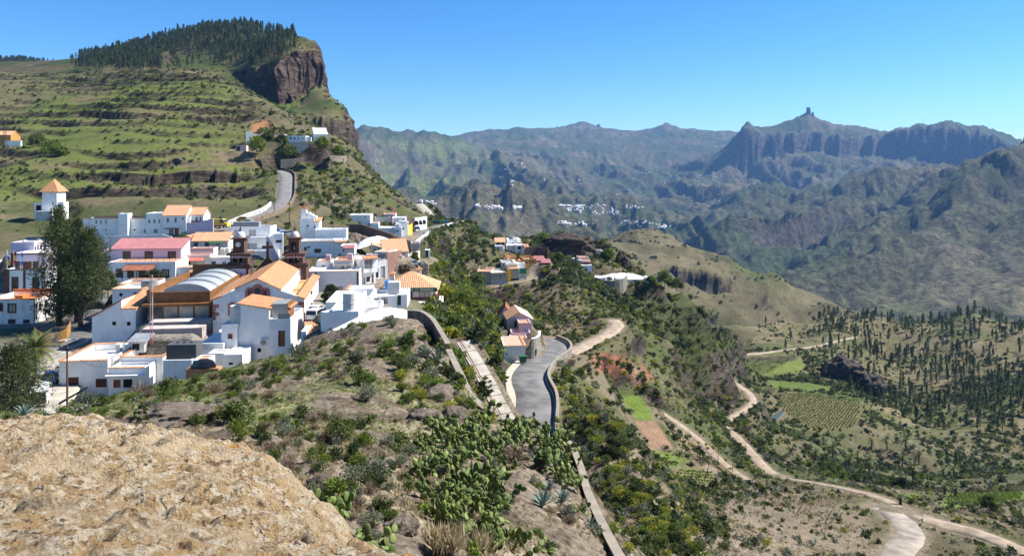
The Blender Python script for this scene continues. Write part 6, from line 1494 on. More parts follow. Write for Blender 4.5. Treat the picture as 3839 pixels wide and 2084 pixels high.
 nF = noise(7.0, 8, 0.7); fa_ = N.new('ShaderNodeMath'); fa_.operation = 'MULTIPLY_ADD'; fa_.inputs[1].default_value = 0.45; Lk.new(nF.outputs[0], fa_.inputs[0]); Lk.new(nB.outputs[0], fa_.inputs[2])
 hm = N.new('ShaderNodeMix'); hm.data_type = 'FLOAT'
 Lk.new(far.outputs[0], hm.inputs[0]); Lk.new(fa_.outputs[0], hm.inputs[2]); Lk.new(nC.outputs[0], hm.inputs[3])
 Lk.new(hm.outputs[0], bp.inputs['Height'])
 b2 = N.new('ShaderNodeBump'); b2.inputs['Distance'].default_value = 5.0; Lk.new(steep, b2.inputs['Strength']); Lk.new(nS.outputs[0], b2.inputs['Height']); Lk.new(bp.outputs[0], b2.inputs['Normal']); Lk.new(b2.outputs[0], b.inputs['Normal'])
 return m
GM = ground_mat()
YC = GY[:-1, :-1]; UC = U[:-1, :-1]
zone = np.zeros(YC.shape, int)                                     # 0 ground
zone[(YC > 238) & (UC < 1640) & (YC <= 600)] = 1                   # terraced hillside
zone[(YC > 600) & (YC < 2000) & (UC < 1420)] = 2                   # table mountain
zone[(YC > 600) & (UC >= 1420) & (YC < 2000)] = 3                  # pale ridge
zone[(YC > 300) & (UC > 2500) & (YC <= 800)] = 4                   # pine slope
zone[YC >= 1500] = 5                                               # far mountains
zone[(YC < 100) & (UC < 2300)] = 6                                 # knoll
ZN = ['ground', 'terraced_hillside', 'table_mountain', 'valley_ridge', 'pine_slope', 'mountain_range', 'knoll']
ids = np.arange(NR * NC).reshape(NR, NC)
quads = np.stack([ids[:-1, :-1], ids[:-1, 1:], ids[1:, 1:], ids[1:, :-1]], -1)
allV = np.stack([PX, PY_, PZ], -1).reshape(-1, 3); allC = C.reshape(-1, 3)
for zi, nm in enumerate(ZN):
 qf = quads[zone == zi]
 us, inv = np.unique(qf.ravel(), return_inverse=True)
 me = np_mesh(nm, allV[us], inv.reshape(-1, 4), GM, smooth=True)
 cat_ = me.color_attributes.new('Col', 'FLOAT_COLOR', 'POINT')
 cat_.data.foreach_set('color', np.c_[allC[us], np.ones(len(us))].astype(np.float32).ravel())
 o = link(nm, me); tag(o, kind='structure')
M_asph = mat('asphalt', (0.160, 0.155, 0.150), 0.9, 0.2, 0.35, stain=0.35, bump=0.2, bscale=30)
M_conc = mat('concrete_paving', (0.36, 0.325, 0.275), 0.9, 0.14, 0.8, bump=0.2, bscale=8)
M_dirt = mat('dirt_track', (0.29, 0.225, 0.16), 0.95, 0.16, 0.7, bump=0.4, bscale=6)
M_dust = mat('pale_dirt_track', (0.34, 0.265, 0.19), 0.95, 0.2, 0.7, bump=0.4, bscale=6)
PM = dict(asphalt_road=M_asph, houses_road=M_asph, hill_road=mat('worn_asphalt', (0.20, 0.19, 0.18), 0.9, 0.12, 0.5), upper_street=mat('grey_street', (0.16, 0.155, 0.15), 0.9, 0.12, 0.5),
   bend_road=M_conc, village_street=mat('village_asphalt', (0.12, 0.115, 0.115), 0.9, 0.12, 0.5), parking_street=M_conc, restaurant_street=M_conc,
   dirt_track=M_dust, valley_track=M_dust, lower_track=M_dirt, slope_path=M_dirt, concrete_track=mat('worn_concrete', (0.29, 0.25, 0.20), 0.92, 0.2, 0.5, stain=0.3), side_track=M_dirt, corner_track=M_dirt)
def ribbon(nm, pts, hw, m, lift=0.06, wob=0.0, kind='structure'):
 b = MB(); vs = []; fs = []
 for i, p in enumerate(pts):
  d = (pts[min(i + 1, len(pts) - 1)] - pts[max(i - 1, 0)]); d.z = 0; d.normalize()
  nn = Vector((-d.y, d.x, 0))
  w0 = hw * (1 + wob * random.uniform(-1, 1)); w1 = hw * (1 + wob * random.uniform(-1, 1))
  vs += [p + nn * (w0 + 0.25) - Vector((0, 0, 0.25)), p + nn * w0 + Vector((0, 0, lift)), p + nn * w0 * 0.33 + Vector((0, 0, lift + 0.05)), p - nn * w1 * 0.33 + Vector((0, 0, lift + 0.05)), p - nn * w1 + Vector((0, 0, lift)), p - nn * (w1 + 0.25) - Vector((0, 0, 0.25))]
 for i in range(len(pts) - 1):
  for k in range(5): fs.append((i * 6 + k, i * 6 + k + 1, i * 6 + k + 7, i * 6 + k + 6))
 b.add(vs, fs)
 o = b.build(nm, m, smooth=True); tag(o, kind=kind); return o
for nm, m in PM.items():
 hw, _ = PATHS[nm]
 ribbon(nm, PP[nm], hw, m, lift=0.05 + 0.004 * list(PM).index(nm), wob=0.0 if hw > 2.5 else 0.12)
hz = MB().box(-9500, 9500, -60, 10600, float(PZ.min()) - 2, max(640.0, float(PZ.max()) + 20))
m, nt, b = newmat('haze_air')
nt.nodes.remove(b)
pv = nt.nodes.new('ShaderNodeVolumePrincipled')
pv.inputs['Color'].default_value = (0.25, 0.52, 1.0, 1)
pv.inputs['Density'].default_value = 4.8e-5
nt.links.new(pv.outputs[0], nt.nodes['Material Output'].inputs['Volume'])
HAZE = hz.build("haze", m); tag(HAZE, kind="stuff")
# ================================================================ NEAR ROCK
def rock_mat(name, base, light, dark, orange=None, scale=1.0, bd=0.05):
 m, nt, b = newmat(name); N = nt.nodes; Lk = nt.links
 geo = N.new('ShaderNodeNewGeometry')
 def noise(s, d=8, r=0.65):
  x = N.new('ShaderNodeTexNoise'); x.inputs['Scale'].default_value = s * scale; x.inputs['Detail'].default_value = d; x.inputs['Roughness'].default_value = r
  Lk.new(geo.outputs['Position'], x.inputs['Vector']); return x.outputs[0]
 def mixc_(f, a, bcol, lo, hi):
  mp = N.new('ShaderNodeMapRange'); mp.inputs[1].default_value = lo; mp.inputs[2].default_value = hi; Lk.new(f, mp.inputs[0])
  x = N.new('ShaderNodeMix'); x.data_type = 'RGBA'; Lk.new(mp.outputs[0], x.inputs[0])
  if isinstance(a, tuple): x.inputs[6].default_value = (*a, 1)
  else: Lk.new(a, x.inputs[6])
  x.inputs[7].default_value = (*bcol, 1); return x.outputs[2]
 c = mixc_(noise(2.3), base, tuple(k * 0.72 for k in base), 0.42, 0.62)
 c = mixc_(noise(3.6, 9, 0.78), c, light, 0.49, 0.54)
 c = mixc_(noise(6.0, 9, 0.8), c, dark, 0.535, 0.585)
 c = mixc_(noise(0.55, 6, 0.6), c, tuple(0.5 * (a + l) for a, l in zip(base, light)), 0.50, 0.62)
 c = mixc_(noise(1.1, 8, 0.7), c, tuple(0.5 * (a + d) for a, d in zip(base, dark)), 0.56, 0.72)
 if orange: c = mixc_(noise(3.1, 4, 0.5), c, orange, 0.70, 0.74)
 Lk.new(c, b.inputs['Base Color']); b.inputs['Roughness'].default_value = 0.95; b.inputs['Specular IOR Level'].default_value = 0.15
 vo = N.new('ShaderNodeTexVoronoi'); vo.inputs['Scale'].default_value = 16 * scale; Lk.new(geo.outputs['Position'], vo.inputs['Vector'])
 ad = N.new('ShaderNodeMath'); ad.operation = 'MULTIPLY_ADD'; ad.inputs[1].default_value = 0.35; Lk.new(vo.outputs[0], ad.inputs[0]); Lk.new(noise(14.0, 10, 0.75), ad.inputs[2])
 bp = N.new('ShaderNodeBump'); bp.inputs['Strength'].default_value = 1.0; bp.inputs['Distance'].default_value = bd; Lk.new(ad.outputs[0], bp.inputs['Height']); Lk.new(bp.outputs[0], b.inputs['Normal'])
 MATS[name] = m
 return m
M_rock_near = rock_mat('ochre_tuff', (0.42, 0.285, 0.140), (0.53, 0.45, 0.33), (0.085, 0.055, 0.037), (0.42, 0.18, 0.025), 1.9, 0.07)
M_rock_grey = rock_mat('grey_brown_rock', (0.165, 0.130, 0.100), (0.27, 0.225, 0.18), (0.045, 0.036, 0.03), None, 1.2, 0.12)
def big_boulder():
 ed = [(-700,1610,11.0),(-300,1588,11.0),(0,1574,10.6),(326,1563,10.2),(462,1601,9.4),(625,1617,9.0),(804,1639,8.6),(924,1677,8.1),(1022,1764,7.3),(1081,1851,6.7),(1120,1922,6.2),(1196,1987,5.7),(1304,2047,5.2),(1391,2080,4.9),(1560,2190,4.0),(1700,2400,2.9)]
 E = np.array([P(*e)[:] for e in ed])
 ctl = [tuple(e) for e in E] + [tuple(P(u, v, Y)) for u, v, Y in ((200,2000,4.3),(600,2000,4.4),(1000,2060,4.6),(200,1750,6.6),(600,1750,6.8),(900,1800,6.4),(-300,1900,5.0),(1200,2090,4.6))]
 ctl += [(-1, 0, -1.72), (0.4, 0.4, -1.85), (-4, 0, -1.75), (-3, -2, -1.7), (1.0, -1, -2.0), (-7, 2, -1.95), (-6.5, -2, -1.75), (1.2, 2.4, -2.5)]
 ctl = np.array(ctl)
 A2 = ctl[:, :2]; n2 = len(A2)
 D = np.sqrt(((A2[:, None] - A2[None]) ** 2).sum(-1) + 0.02)
 KK = np.zeros((n2 + 3, n2 + 3)); KK[:n2, :n2] = -D - np.eye(n2) * 0.05; KK[:n2, n2] = 1; KK[:n2, n2 + 1:] = A2; KK[n2, :n2] = 1; KK[n2 + 1:, :n2] = A2.T
 w = np.linalg.solve(KK, np.concatenate([ctl[:, 2], [0, 0, 0]]))
 xs = np.arange(-10.0, 2.6, 0.034); ys = np.concatenate([np.arange(-2.5, 2.4, 0.12), np.arange(2.4, 11.9, 0.034)])
 X, Y = np.meshgrid(xs, ys); q = np.stack([X.ravel(), Y.ravel()], 1); Z = np.empty(len(q))
 for i in range(0, len(q), 40000):
  c = q[i:i + 40000]; Z[i:i + 40000] = -np.sqrt(((c[:, None] - A2[None]) ** 2).sum(-1) + 0.02) @ w[:n2] + w[n2] + c @ w[n2 + 1:]
 Z = Z.reshape(X.shape)
 poly = np.concatenate([E[:, :2], [[2.4, -2.4], [-9.9, -2.4]]])
 d = poly_sd(X, Y, poly)
 wob = 0.25 * fbm(X / 0.9, Y / 0.9, 3, 71)
 dd = np.maximum(d + wob - 0.02, 0)
 Z = Z - 1.15 * dd ** 2 - 0.9 * np.maximum(dd - 0.45, 0)
 b1 = np.abs(fbm(X / 1.1, Y / 1.1, 3, 72)); b2 = np.abs(fbm(X / 0.36, Y / 0.36, 4, 73)); b3 = fbm(X / 0.13, Y / 0.13, 3, 74)
 b4 = ridged(X / 0.22 + 3, Y / 0.22, 3, 78)
 ck_ = ridged(X / 1.7 + 0.6 * fbm(X, Y, 2, 84), Y / 1.2, 2, 85); Z = Z - 0.16 * sst(0.86, 0.97, ck_)
 Z = Z + 0.15 * b1 + 0.085 * b2 + 0.065 * b3 + 0.045 * b4 - 0.06 + 0.06 * fbm(X / 2.5, Y / 2.5, 2, 75)
 pit = np.clip(fbm(X / 0.42 + 7, Y / 0.42, 2, 76) - 0.5, 0, 1)
 Z = Z - 0.45 * pit
 led = fbm(X / 2.2, Y / 0.55 + X / 4, 3, 77); Z = Z + 0.035 * np.clip(np.sin(led * 9), -0.4, 1)
 keep = Z > -9.5
 nx, ny = len(xs), len(ys)
 idm = np.arange(nx * ny).reshape(ny, nx)
 qd = np.stack([idm[:-1, :-1], idm[:-1, 1:], idm[1:, 1:], idm[1:, :-1]], -1)
 kq = (d[:-1, :-1] < 1.9)
 qd = qd[kq]; us, inv = np.unique(qd.ravel(), return_inverse=True)
 V3 = np.stack([X, Y, Z], -1).reshape(-1, 3)[us]
 c0 = np.array((-3.0, 5.0, -3.0))
 me = np_mesh('boulder', V3 - c0, inv.reshape(-1, 4), M_rock_near, smooth=False)
 o = link('boulder', me, loc=tuple(c0)); tag(o, 'huge rough ochre rock filling the near corner of the viewpoint', 'rock')
 return d
big_boulder()
ICO = {}
def ico(sub):
 if sub not in ICO:
  bm = bmesh.new(); bmesh.ops.create_icosphere(bm, subdivisions=sub, radius=1.0)
  ICO[sub] = (np.array([v.co[:] for v in bm.verts]), np.array([[v.index for v in f.verts] for f in bm.faces])); bm.free()
 return ICO[sub]
def rock(name, label, u, v, wpx, hpx, m=None, seed=0, sub=4, Y=None, sq=0.7, cat='rock', group=None):
 g = ray_ground(u, v) if Y is None else P(u, v, Y)
 if g is None: return None
 Vv, Ff = ico(sub); s = wpx / F * g.y / 2; h = hpx / F * g.y / 2
 x, y, z = Vv.T
 r = 1 + 0.30 * fbm(x * 1.3 + seed * 7.1, y * 1.3 + z * 1.7, 2, 80) + 0.26 * ridged(x * 2.1 + seed * 3, y * 2.1 + z * 2.9, 3, 81) + 0.12 * fbm(x * 7 + seed, y * 7 + z * 9, 2, 82)
 st_ = np.round((z + 0.25 * fbm(x * 2 + seed, y * 2, 2, 83)) * 4.5) / 4.5
 Q = Vv * r[:, None]; Q[:, 2] = Q[:, 2] * 0.55 + st_ * r * 0.45
 Q = Q * np.array((s, s * sq, h)); Q[:, 2] += h * 0.1
 o = link(name, np_mesh(name, Q, Ff, m or M_rock_grey, smooth=False), loc=g, rz=(seed * 1.3) % 0.9); tag(o, label, cat, group)
 return o
ROCKS = [(650,1575,300,90,'broad eroded rock ledge left of the large bushes'), (1640,1490,120,80,'dark grey rock outcrop under the concrete wall'), (1590,1570,110,60,'dark rock above the cactus thicket'), (1700,1570,90,75,'upright dark rock beside the wall end'),
   (1220,1830,110,80,'angular brown rock in the shade right of the big boulder'), (1500,1990,120,90,'pale brown rock under the cacti'), (1400,1770,100,70,'grey rock beneath the bushes in the hollow')]
for i, (u, v, w, h, lb) in enumerate(ROCKS): rock('rock', lb, u, v, w, h, seed=i + 1, sub=5 if w > 200 else 4)
rock('rock_outcrop', 'dark jagged rock crest on the middle knoll', 2140, 935, 190, 100, mat('dark_basalt', (0.060, 0.045, 0.036), 0.95, 0.3, 0.5, bump=1.0, bscale=1.2), 21, 5)
rock('rock_outcrop', 'dark rock face left of the tarpaulin roof', 1345, 930, 90, 90, M_rock_grey, 22, 5, Y=222)
rock('rock_outcrop', 'grey overhanging rock above the upper street houses', 1425, 850, 150, 80, M_rock_grey, 23, 5, Y=300)
rock('rock_outcrop', 'reddish rock shoulder beside the road bend', 1462, 818, 60, 80, mat('red_rock', (0.17, 0.09, 0.06), 0.95, 0.3, 0.4, bump=1, bscale=1), 24, 5, Y=305)
for i, (u, v, w, h, lb) in enumerate(((2324, 985, 26, 70, 'thin dark rock needle at the knoll end'), (2345, 1000, 40, 60, 'dark rock next to the needle at the knoll end'), (2362, 1020, 46, 60, 'lowest dark rock at the knoll end'))):
 rock('rock_outcrop', lb, u, v, w, h, MATS['dark_basalt'], 30 + i, 4, Y=318)
rock('rock_outcrop', 'dark grey crag beside the upper meadow in the valley', 3160, 1400, 130, 90, MATS['dark_basalt'], 41, 5, Y=440)
rock('rock_outcrop', 'shadowed crag right of the valley meadow', 3270, 1450, 110, 80, MATS['dark_basalt'], 42, 5, Y=425)
def mound(name, label, cat, u, v, wpx, hpx, Y, m, seed, depth=8):
 g = P(u, v, Y); s = wpx / F * Y / 2; h = hpx / F * Y; nx, ny = 40, 24
 X, Yy = np.meshgrid(np.linspace(-1, 1, nx), np.linspace(-1, 1, ny))
 Z = h * np.clip(1 - (X ** 2) ** 1.2 - 0.35 * Yy ** 2, 0, 1) * (0.5 + 0.5 * (Yy + 1) / 2) + 0.5 * fbm(X * 3 + seed, Yy * 3, 4, seed) + 0.25 * np.abs(fbm(X * 7, Yy * 7 + seed, 3, seed + 1))
 idm = np.arange(nx * ny).reshape(ny, nx); q = np.stack([idm[:-1, :-1], idm[:-1, 1:], idm[1:, 1:], idm[1:, :-1]], -1).reshape(-1, 4)
 o = link(name, np_mesh(name, np.stack([X * s, Yy * depth, Z], -1).reshape(-1, 3), q, m, smooth=True), loc=g, rz=R(10)); tag(o, label, cat)
mound('tarpaulin', 'bright white tarpaulin spread over the cave roof beside the chequered house', 'tarpaulin', 1412, 925, 150, 40, 205, mat('white_tarp', (0.82, 0.81, 0.80), 0.6, 0.04, 1), 5, 7)
mound('gravel_roof', 'pale mounded roof behind the stepped knoll house', 'roof', 1930, 912, 95, 22, 322, mat('pale_earth_roof', (0.52, 0.47, 0.40), 0.95, 0.1, 1), 6, 8)
mound('gravel_roof', 'white rubble roof over the long farmhouse', 'roof', 2340, 1045, 170, 20, 299, mat('white_rubble', (0.60, 0.60, 0.60), 0.95, 0.15, 1), 7, 6)
# ================================================================ VEGETATION
def veg_mat(name, c0, c1, trans=0.3, rough=0.7, objvar=0.25):
 m, nt, b = newmat(name); N = nt.nodes; Lk = nt.links
 at = N.new('ShaderNodeAttribute'); at.attribute_name = 'lv'
 mix = N.new('ShaderNodeMix'); mix.data_type = 'RGBA'; mix.inputs[6].default_value = (*c0, 1); mix.inputs[7].default_value = (*c1, 1); Lk.new(at.outputs['Fac'], mix.inputs[0])
 oi = N.new('ShaderNodeObjectInfo'); mp = N.new('ShaderNodeMapRange'); mp.inputs[3].default_value = 1 - objvar; mp.inputs[4].default_value = 1 + objvar; Lk.new(oi.outputs['Random'], mp.inputs[0])
 sc = N.new('ShaderNodeVectorMath'); sc.operation = 'SCALE'; Lk.new(mix.outputs[2], sc.inputs[0]); Lk.new(mp.outputs[0], sc.inputs['Scale'])
 Lk.new(sc.outputs[0], b.inputs['Base Color']); b.inputs['Roughness'].default_value = rough; b.inputs['Specular IOR Level'].default_value = 0.25
 tr = N.new('ShaderNodeBsdfTranslucent'); Lk.new(sc.outputs[0], tr.inputs['Color'])
 ms = N.new('ShaderNodeMixShader'); ms.inputs[0].default_value = trans
 out = N['Material Output']; Lk.new(b.outputs[0], ms.inputs[1]); Lk.new(tr.outputs[0], ms.inputs[2]); Lk.new(ms.outputs[0], out.inputs['Surface'])
 MATS[name] = m
 return m
V_green = veg_mat('leaf_green', (0.055, 0.085, 0.020), (0.140, 0.172, 0.040), 0.35)
V_fresh = veg_mat('leaf_fresh', (0.085, 0.135, 0.018), (0.190, 0.230, 0.035), 0.35)
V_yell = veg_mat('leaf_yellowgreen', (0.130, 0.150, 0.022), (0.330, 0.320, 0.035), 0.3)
V_grey = veg_mat('leaf_greygreen', (0.105, 0.125, 0.075), (0.205, 0.215, 0.135), 0.25)
V_dry = veg_mat('dry_twig', (0.105, 0.072, 0.045), (0.215, 0.160, 0.105), 0.15)
V_dark = veg_mat('leaf_dark', (0.030, 0.046, 0.016), (0.080, 0.100, 0.028), 0.28)
V_pine = veg_mat('pine_needles', (0.034, 0.056, 0.020), (0.110, 0.132, 0.038), 0.35)
V_straw = veg_mat('straw_grass', (0.24, 0.185, 0.10), (0.42, 0.34, 0.20), 0.3)
V_grass = veg_mat('green_grass', (0.095, 0.140, 0.022), (0.190, 0.235, 0.040), 0.35)
V_cact = veg_mat('cactus_pad', (0.085, 0.125, 0.030), (0.150, 0.180, 0.045), 0.12, 0.6, 0.35)
V_agave = veg_mat('agave_leaf', (0.105, 0.160, 0.130), (0.180, 0.235, 0.190), 0.1, 0.5, 0.15)
M_bark = mat('bark', (0.115, 0.078, 0.052), 0.95, 0.25, 3, bump=0.6, bscale=8)
M_stem = mat('woody_stem', (0.17, 0.125, 0.085), 0.95, 0.2, 6)
def leaf_mesh(name, pos, L, wid, mat_, seed=0, up=0.0, dirs=None, lv=None):
 """one small rhombic face per leaf; pos (n,3)"""
 rg = np.random.default_rng(seed); n = len(pos)
 a = rg.normal(size=(n, 3)) if dirs is None else dirs + 0.45 * rg.normal(size=(n, 3))
 a[:, 2] += up; a /= np.linalg.norm(a, axis=1, keepdims=True) + 1e-9
 r = rg.normal(size=(n, 3)); b_ = np.cross(a, r); b_ /= np.linalg.norm(b_, axis=1, keepdims=True) + 1e-9
 L = np.broadcast_to(L, (n,))[:, None] * rg.uniform(0.7, 1.3, (n, 1)); w = L * wid
 Vv = np.stack([pos - a * L / 2, pos + b_ * w / 2, pos + a * L / 2, pos - b_ * w / 2], 1).reshape(-1, 3)
 Fq = np.arange(n * 4).reshape(n, 4)
 me = np_mesh(name, Vv, Fq, mat_)
 at = me.attributes.new('lv', 'FLOAT', 'POINT'); v = (rg.uniform(0, 1, n) if lv is None else lv); at.data.foreach_set('value', np.repeat(v, 4).astype(np.float32))
 return me
def blob_pts(n, rg, lobes=6, flat=0.75, fill=0.35, spread=0.62, lr=(0.30, 0.5)):
 c = rg.normal(size=(lobes, 3)); c /= np.linalg.norm(c, axis=1, keepdims=True); c *= rg.uniform(0.3, 1, (lobes, 1)) * spread; c[:, 2] = np.abs(c[:, 2]) * flat + 0.32
 r = rg.uniform(*lr, lobes); k = rg.integers(0, lobes, n)
 d = rg.normal(size=(n, 3)); d /= np.linalg.norm(d, axis=1, keepdims=True)
 rad = np.where(rg.uniform(size=n) < fill, rg.uniform(0.2, 1, n), rg.uniform(0.82, 1.05, n))
 p = c[k] + d * (r[k] * rad)[:, None] * np.array((1, 1, 0.85)); p[:, 2] = np.abs(p[:, 2])
 return p, d
def shrub_mesh(kind, seed, n):
 rg = np.random.default_rng(seed)
 if kind == 'dry':
  m = int(n * 0.8); d = rg.normal(size=(m, 3)); d[:, 2] = np.abs(d[:, 2]) * 0.9 + 0.15; d /= np.linalg.norm(d, axis=1, keepdims=True)
  p = d * rg.uniform(0.15, 0.95, (m, 1)); return leaf_mesh('dry_shrub', p, 0.34, 0.10, V_dry, seed, dirs=d * 1.4)
 mt = {'green': V_green, 'fresh': V_fresh, 'yellow': V_yell, 'grey': V_grey, 'dark': V_dark}[kind]
 dome = kind == 'yellow'
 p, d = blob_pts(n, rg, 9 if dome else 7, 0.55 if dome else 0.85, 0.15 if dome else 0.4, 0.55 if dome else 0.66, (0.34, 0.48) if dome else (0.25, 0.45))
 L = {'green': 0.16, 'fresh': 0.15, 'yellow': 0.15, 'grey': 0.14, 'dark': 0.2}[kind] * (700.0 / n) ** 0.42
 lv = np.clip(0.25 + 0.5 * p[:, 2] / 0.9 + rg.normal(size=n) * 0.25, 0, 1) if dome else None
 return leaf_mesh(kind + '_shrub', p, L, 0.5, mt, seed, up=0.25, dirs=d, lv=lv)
NEAR = {k: [shrub_mesh(k, 300 + i * 7 + j * 31, 900) for i in range(4)] for j, k in enumerate(('green', 'fresh', 'yellow', 'grey', 'dry', 'dark'))}
LOW = {k: [shrub_mesh(k, 500 + i * 7 + j * 31, 110) for i in range(4)] for j, k in enumerate(('green', 'fresh', 'yellow', 'grey', 'dry', 'dark'))}
def stem_mesh(seed):
 rg = random.Random(seed); b = MB()
 for k in range(7):
  a = rg.uniform(0, 6.28); r = rg.uniform(0.2, 0.5); h = rg.uniform(0.4, 0.7)
  b.tube([(0, 0, -0.1), (r * 0.4 * math.cos(a), r * 0.4 * math.sin(a), h * 0.5), (r * math.cos(a), r * math.sin(a), h)], [0.03, 0.022, 0.012], 4)
 return b.mesh('stems', M_stem)
STEMS = [stem_mesh(i) for i in range(3)]
WORD = {'green': 'green leafy', 'fresh': 'bright green', 'yellow': 'yellow-green domed', 'grey': 'grey-green', 'dry': 'dry brown twiggy', 'dark': 'dark green'}
def place_shrub(kind, u, v, wpx, label=None, group=None, hf=1.0, Y=None):
 g = ray_ground(u, v) if Y is None else P(u, v, Y)
 if g is None or g.y > 400: return None
 s = wpx / F * g.y / 1.75
 o = empty('shrub', g, random.uniform(0, 6.28), label or (WORD[kind] + ' shrub ' + ('in the shaded hollow right of the boulder' if v > 1590 and u < 1600 else 'along the crest above the village' if u < 1450 else 'beside the curved wall of the knoll')), 'shrub', group or 'shrubs on the knoll')
 o.scale = (s, s, s * hf)
 link('foliage', random.choice(NEAR[kind]), o); link('stems', random.choice(STEMS), o)
 return o
SHR = [('green', 878, 1595, 175, 'large rounded green shrub beside the rock ledge'), ('fresh', 900, 1650, 130, 'fresh green shrub at the foot of the large rounded one'), ('green', 625, 1478, 110, 'broad green shrub on the grassy crest below the low white house'), ('grey', 335, 1520, 95, 'pale flowering shrub near the fallen pole'), ('grey', 320, 1555, 70, 'small pale shrub under the flowering one'),
  ('green', 768, 1548, 85, 'green shrub right of the rock ledge'), ('fresh', 862, 1492, 60, 'small fresh shrub on bare ground'), ('dry', 800, 1475, 80, 'bare twiggy shrub on the crest'), ('dry', 525, 1480, 90, 'grey bare shrub on the grassy crest'), ('dry', 1005, 1490, 55, 'dark bare shrub on pale soil'), ('grey', 915, 1492, 45, 'small grey-green shrub in the middle of bare soil'),
  ('green', 1345, 1440, 120, 'green shrub in the middle of the bare slope'), ('green', 1260, 1640, 130, 'dark green bush right of the path'), ('grey', 1365, 1505, 110, 'grey-green bush above the dry grass'), ('green', 1052, 1380, 70, 'round green bush on the knoll crest'), ('fresh', 1075, 1410, 40, 'small round bush below the crest'), ('grey', 1130, 1350, 110, 'loose grey-green bush along the crest'),
  ('dry', 1235, 1385, 60, 'small gnarled shrub with bare base'), ('green', 1225, 1380, 60, 'small tree-like shrub on bare ground'), ('grey', 1340, 1365, 90, 'pale bush on the upper slope'), ('fresh', 1450, 1330, 100, 'bright bush on the upper slope'), ('green', 1500, 1390, 90, 'green bush left of the agaves'), ('dry', 1260, 1420, 50, 'leafless shrub on the bare slope'), ('green', 1010, 1450, 60, 'green shrub at the edge of the bare patch'),
  ('green', 740, 1930 - 330, 90, 'low green shrub between ledge and large bush'), ('grey', 1400, 1800, 150, 'wide grey-green bush in the hollow'), ('fresh', 1250, 1880, 150, 'tall fresh green bush behind the near cacti'), ('green', 1450, 1950, 80, 'dark bush by the pale brown rock'), ('grey', 1380, 1980, 110, 'silvery bush above the near cacti'), ('grey', 1850, 1900, 110, 'silvery bush among the cacti'), ('dry', 1930, 1730, 120, 'grey dead shrub among the cacti'), ('grey', 2130, 1950, 100, 'silvery bush below the agaves'),
  ('dry', 1600, 1850, 90, 'brown dead shrub in the hollow'), ('green', 1490, 1680, 110, 'green bush under the dark rocks'), ('fresh', 1330, 1740, 80, 'fresh bush in the shaded hollow'), ('green', 1290, 1330, 60, 'green bush near the crest path'), ('yellow', 1530, 1300, 60, 'yellowish bush next to the agaves'), ('green', 30, 1580, 60, 'low green plant at the fence left'), ('yellow', 130, 1572, 50, 'yellow-green plant by the agave left'), ('green', 230, 1560, 70, 'green plant at the near wall corner')]
for k, u, v, w, lb in SHR: place_shrub(k, u, v, w, lb)
random.seed(11)
def inpoly(u, v, poly):
 c = False; j = len(poly) - 1
 for i in range(len(poly)):
  if (poly[i][1] > v) != (poly[j][1] > v) and u < (poly[j][0] - poly[i][0]) * (v - poly[i][1]) / (poly[j][1] - poly[i][1]) + poly[i][0]: c = not c
  j = i
 return c
def scatter_px(n, poly, fn, mind=0, avoid=()):
 us = [p[0] for p in poly]; vs = [p[1] for p in poly]; done = []; tries = 0
 while len(done) < n and tries < n * 30:
  tries += 1; u = random.uniform(min(us), max(us)); v = random.uniform(min(vs), max(vs))
  if not inpoly(u, v, poly) or any(inpoly(u, v, a) for a in avoid): continue
  if mind and any(abs(u - a) < mind and abs(v - b) < mind * 0.5 for a, b in done): continue
  done.append((u, v)); fn(u, v)
HOLLOW = [(950, 1600), (1100, 1560), (1450, 1600), (1560, 1680), (1500, 1850), (1450, 2060), (1300, 2030), (1120, 1900), (1040, 1760)]
CREST = [(250, 1540), (600, 1440), (900, 1400), (1200, 1290), (1450, 1200), (1540, 1200), (1600, 1300), (1300, 1380), (1000, 1480), (700, 1600), (400, 1570)]
WALLS = [(1450, 1280), (1600, 1260), (1700, 1380), (1760, 1520), (1850, 1590), (1700, 1640), (1560, 1560), (1480, 1420)]
RSLOPE = [(2230, 1560), (2330, 1600), (2400, 1780), (2560, 1950), (2680, 2080), (2330, 2080), (2250, 1900), (2180, 1700)]
scatter_px(80, HOLLOW, lambda u, v: place_shrub(random.choice(['green', 'grey', 'dry', 'fresh', 'green', 'dry', 'dark']), u, v, random.uniform(40, 95), None), 34)
scatter_px(70, CREST, lambda u, v: place_shrub(random.choice(['green', 'grey', 'fresh', 'dry', 'green']), u, v, random.uniform(28, 70), None), 30)
scatter_px(34, [(1560, 1700), (1900, 1600), (2150, 1750), (2230, 2000), (1950, 2060), (1650, 1950)], lambda u, v: place_shrub(random.choice(['dry', 'grey', 'dry', 'fresh']), u, v, random.uniform(40, 85), None), 30)
scatter_px(45, WALLS, lambda u, v: place_shrub(random.choice(['green', 'grey', 'fresh', 'yellow', 'dark']), u, v, random.uniform(35, 90), None), 30)
def rs(u, v):
 k = random.choice(['green', 'dark', 'yellow', 'grey', 'fresh', 'green'])
 place_shrub(k, u, v, random.uniform(35, 85), WORD[k] + ' shrub on the steep slope right of the long wall', 'shrubs right of the long wall')
scatter_px(110, RSLOPE, rs, 22)
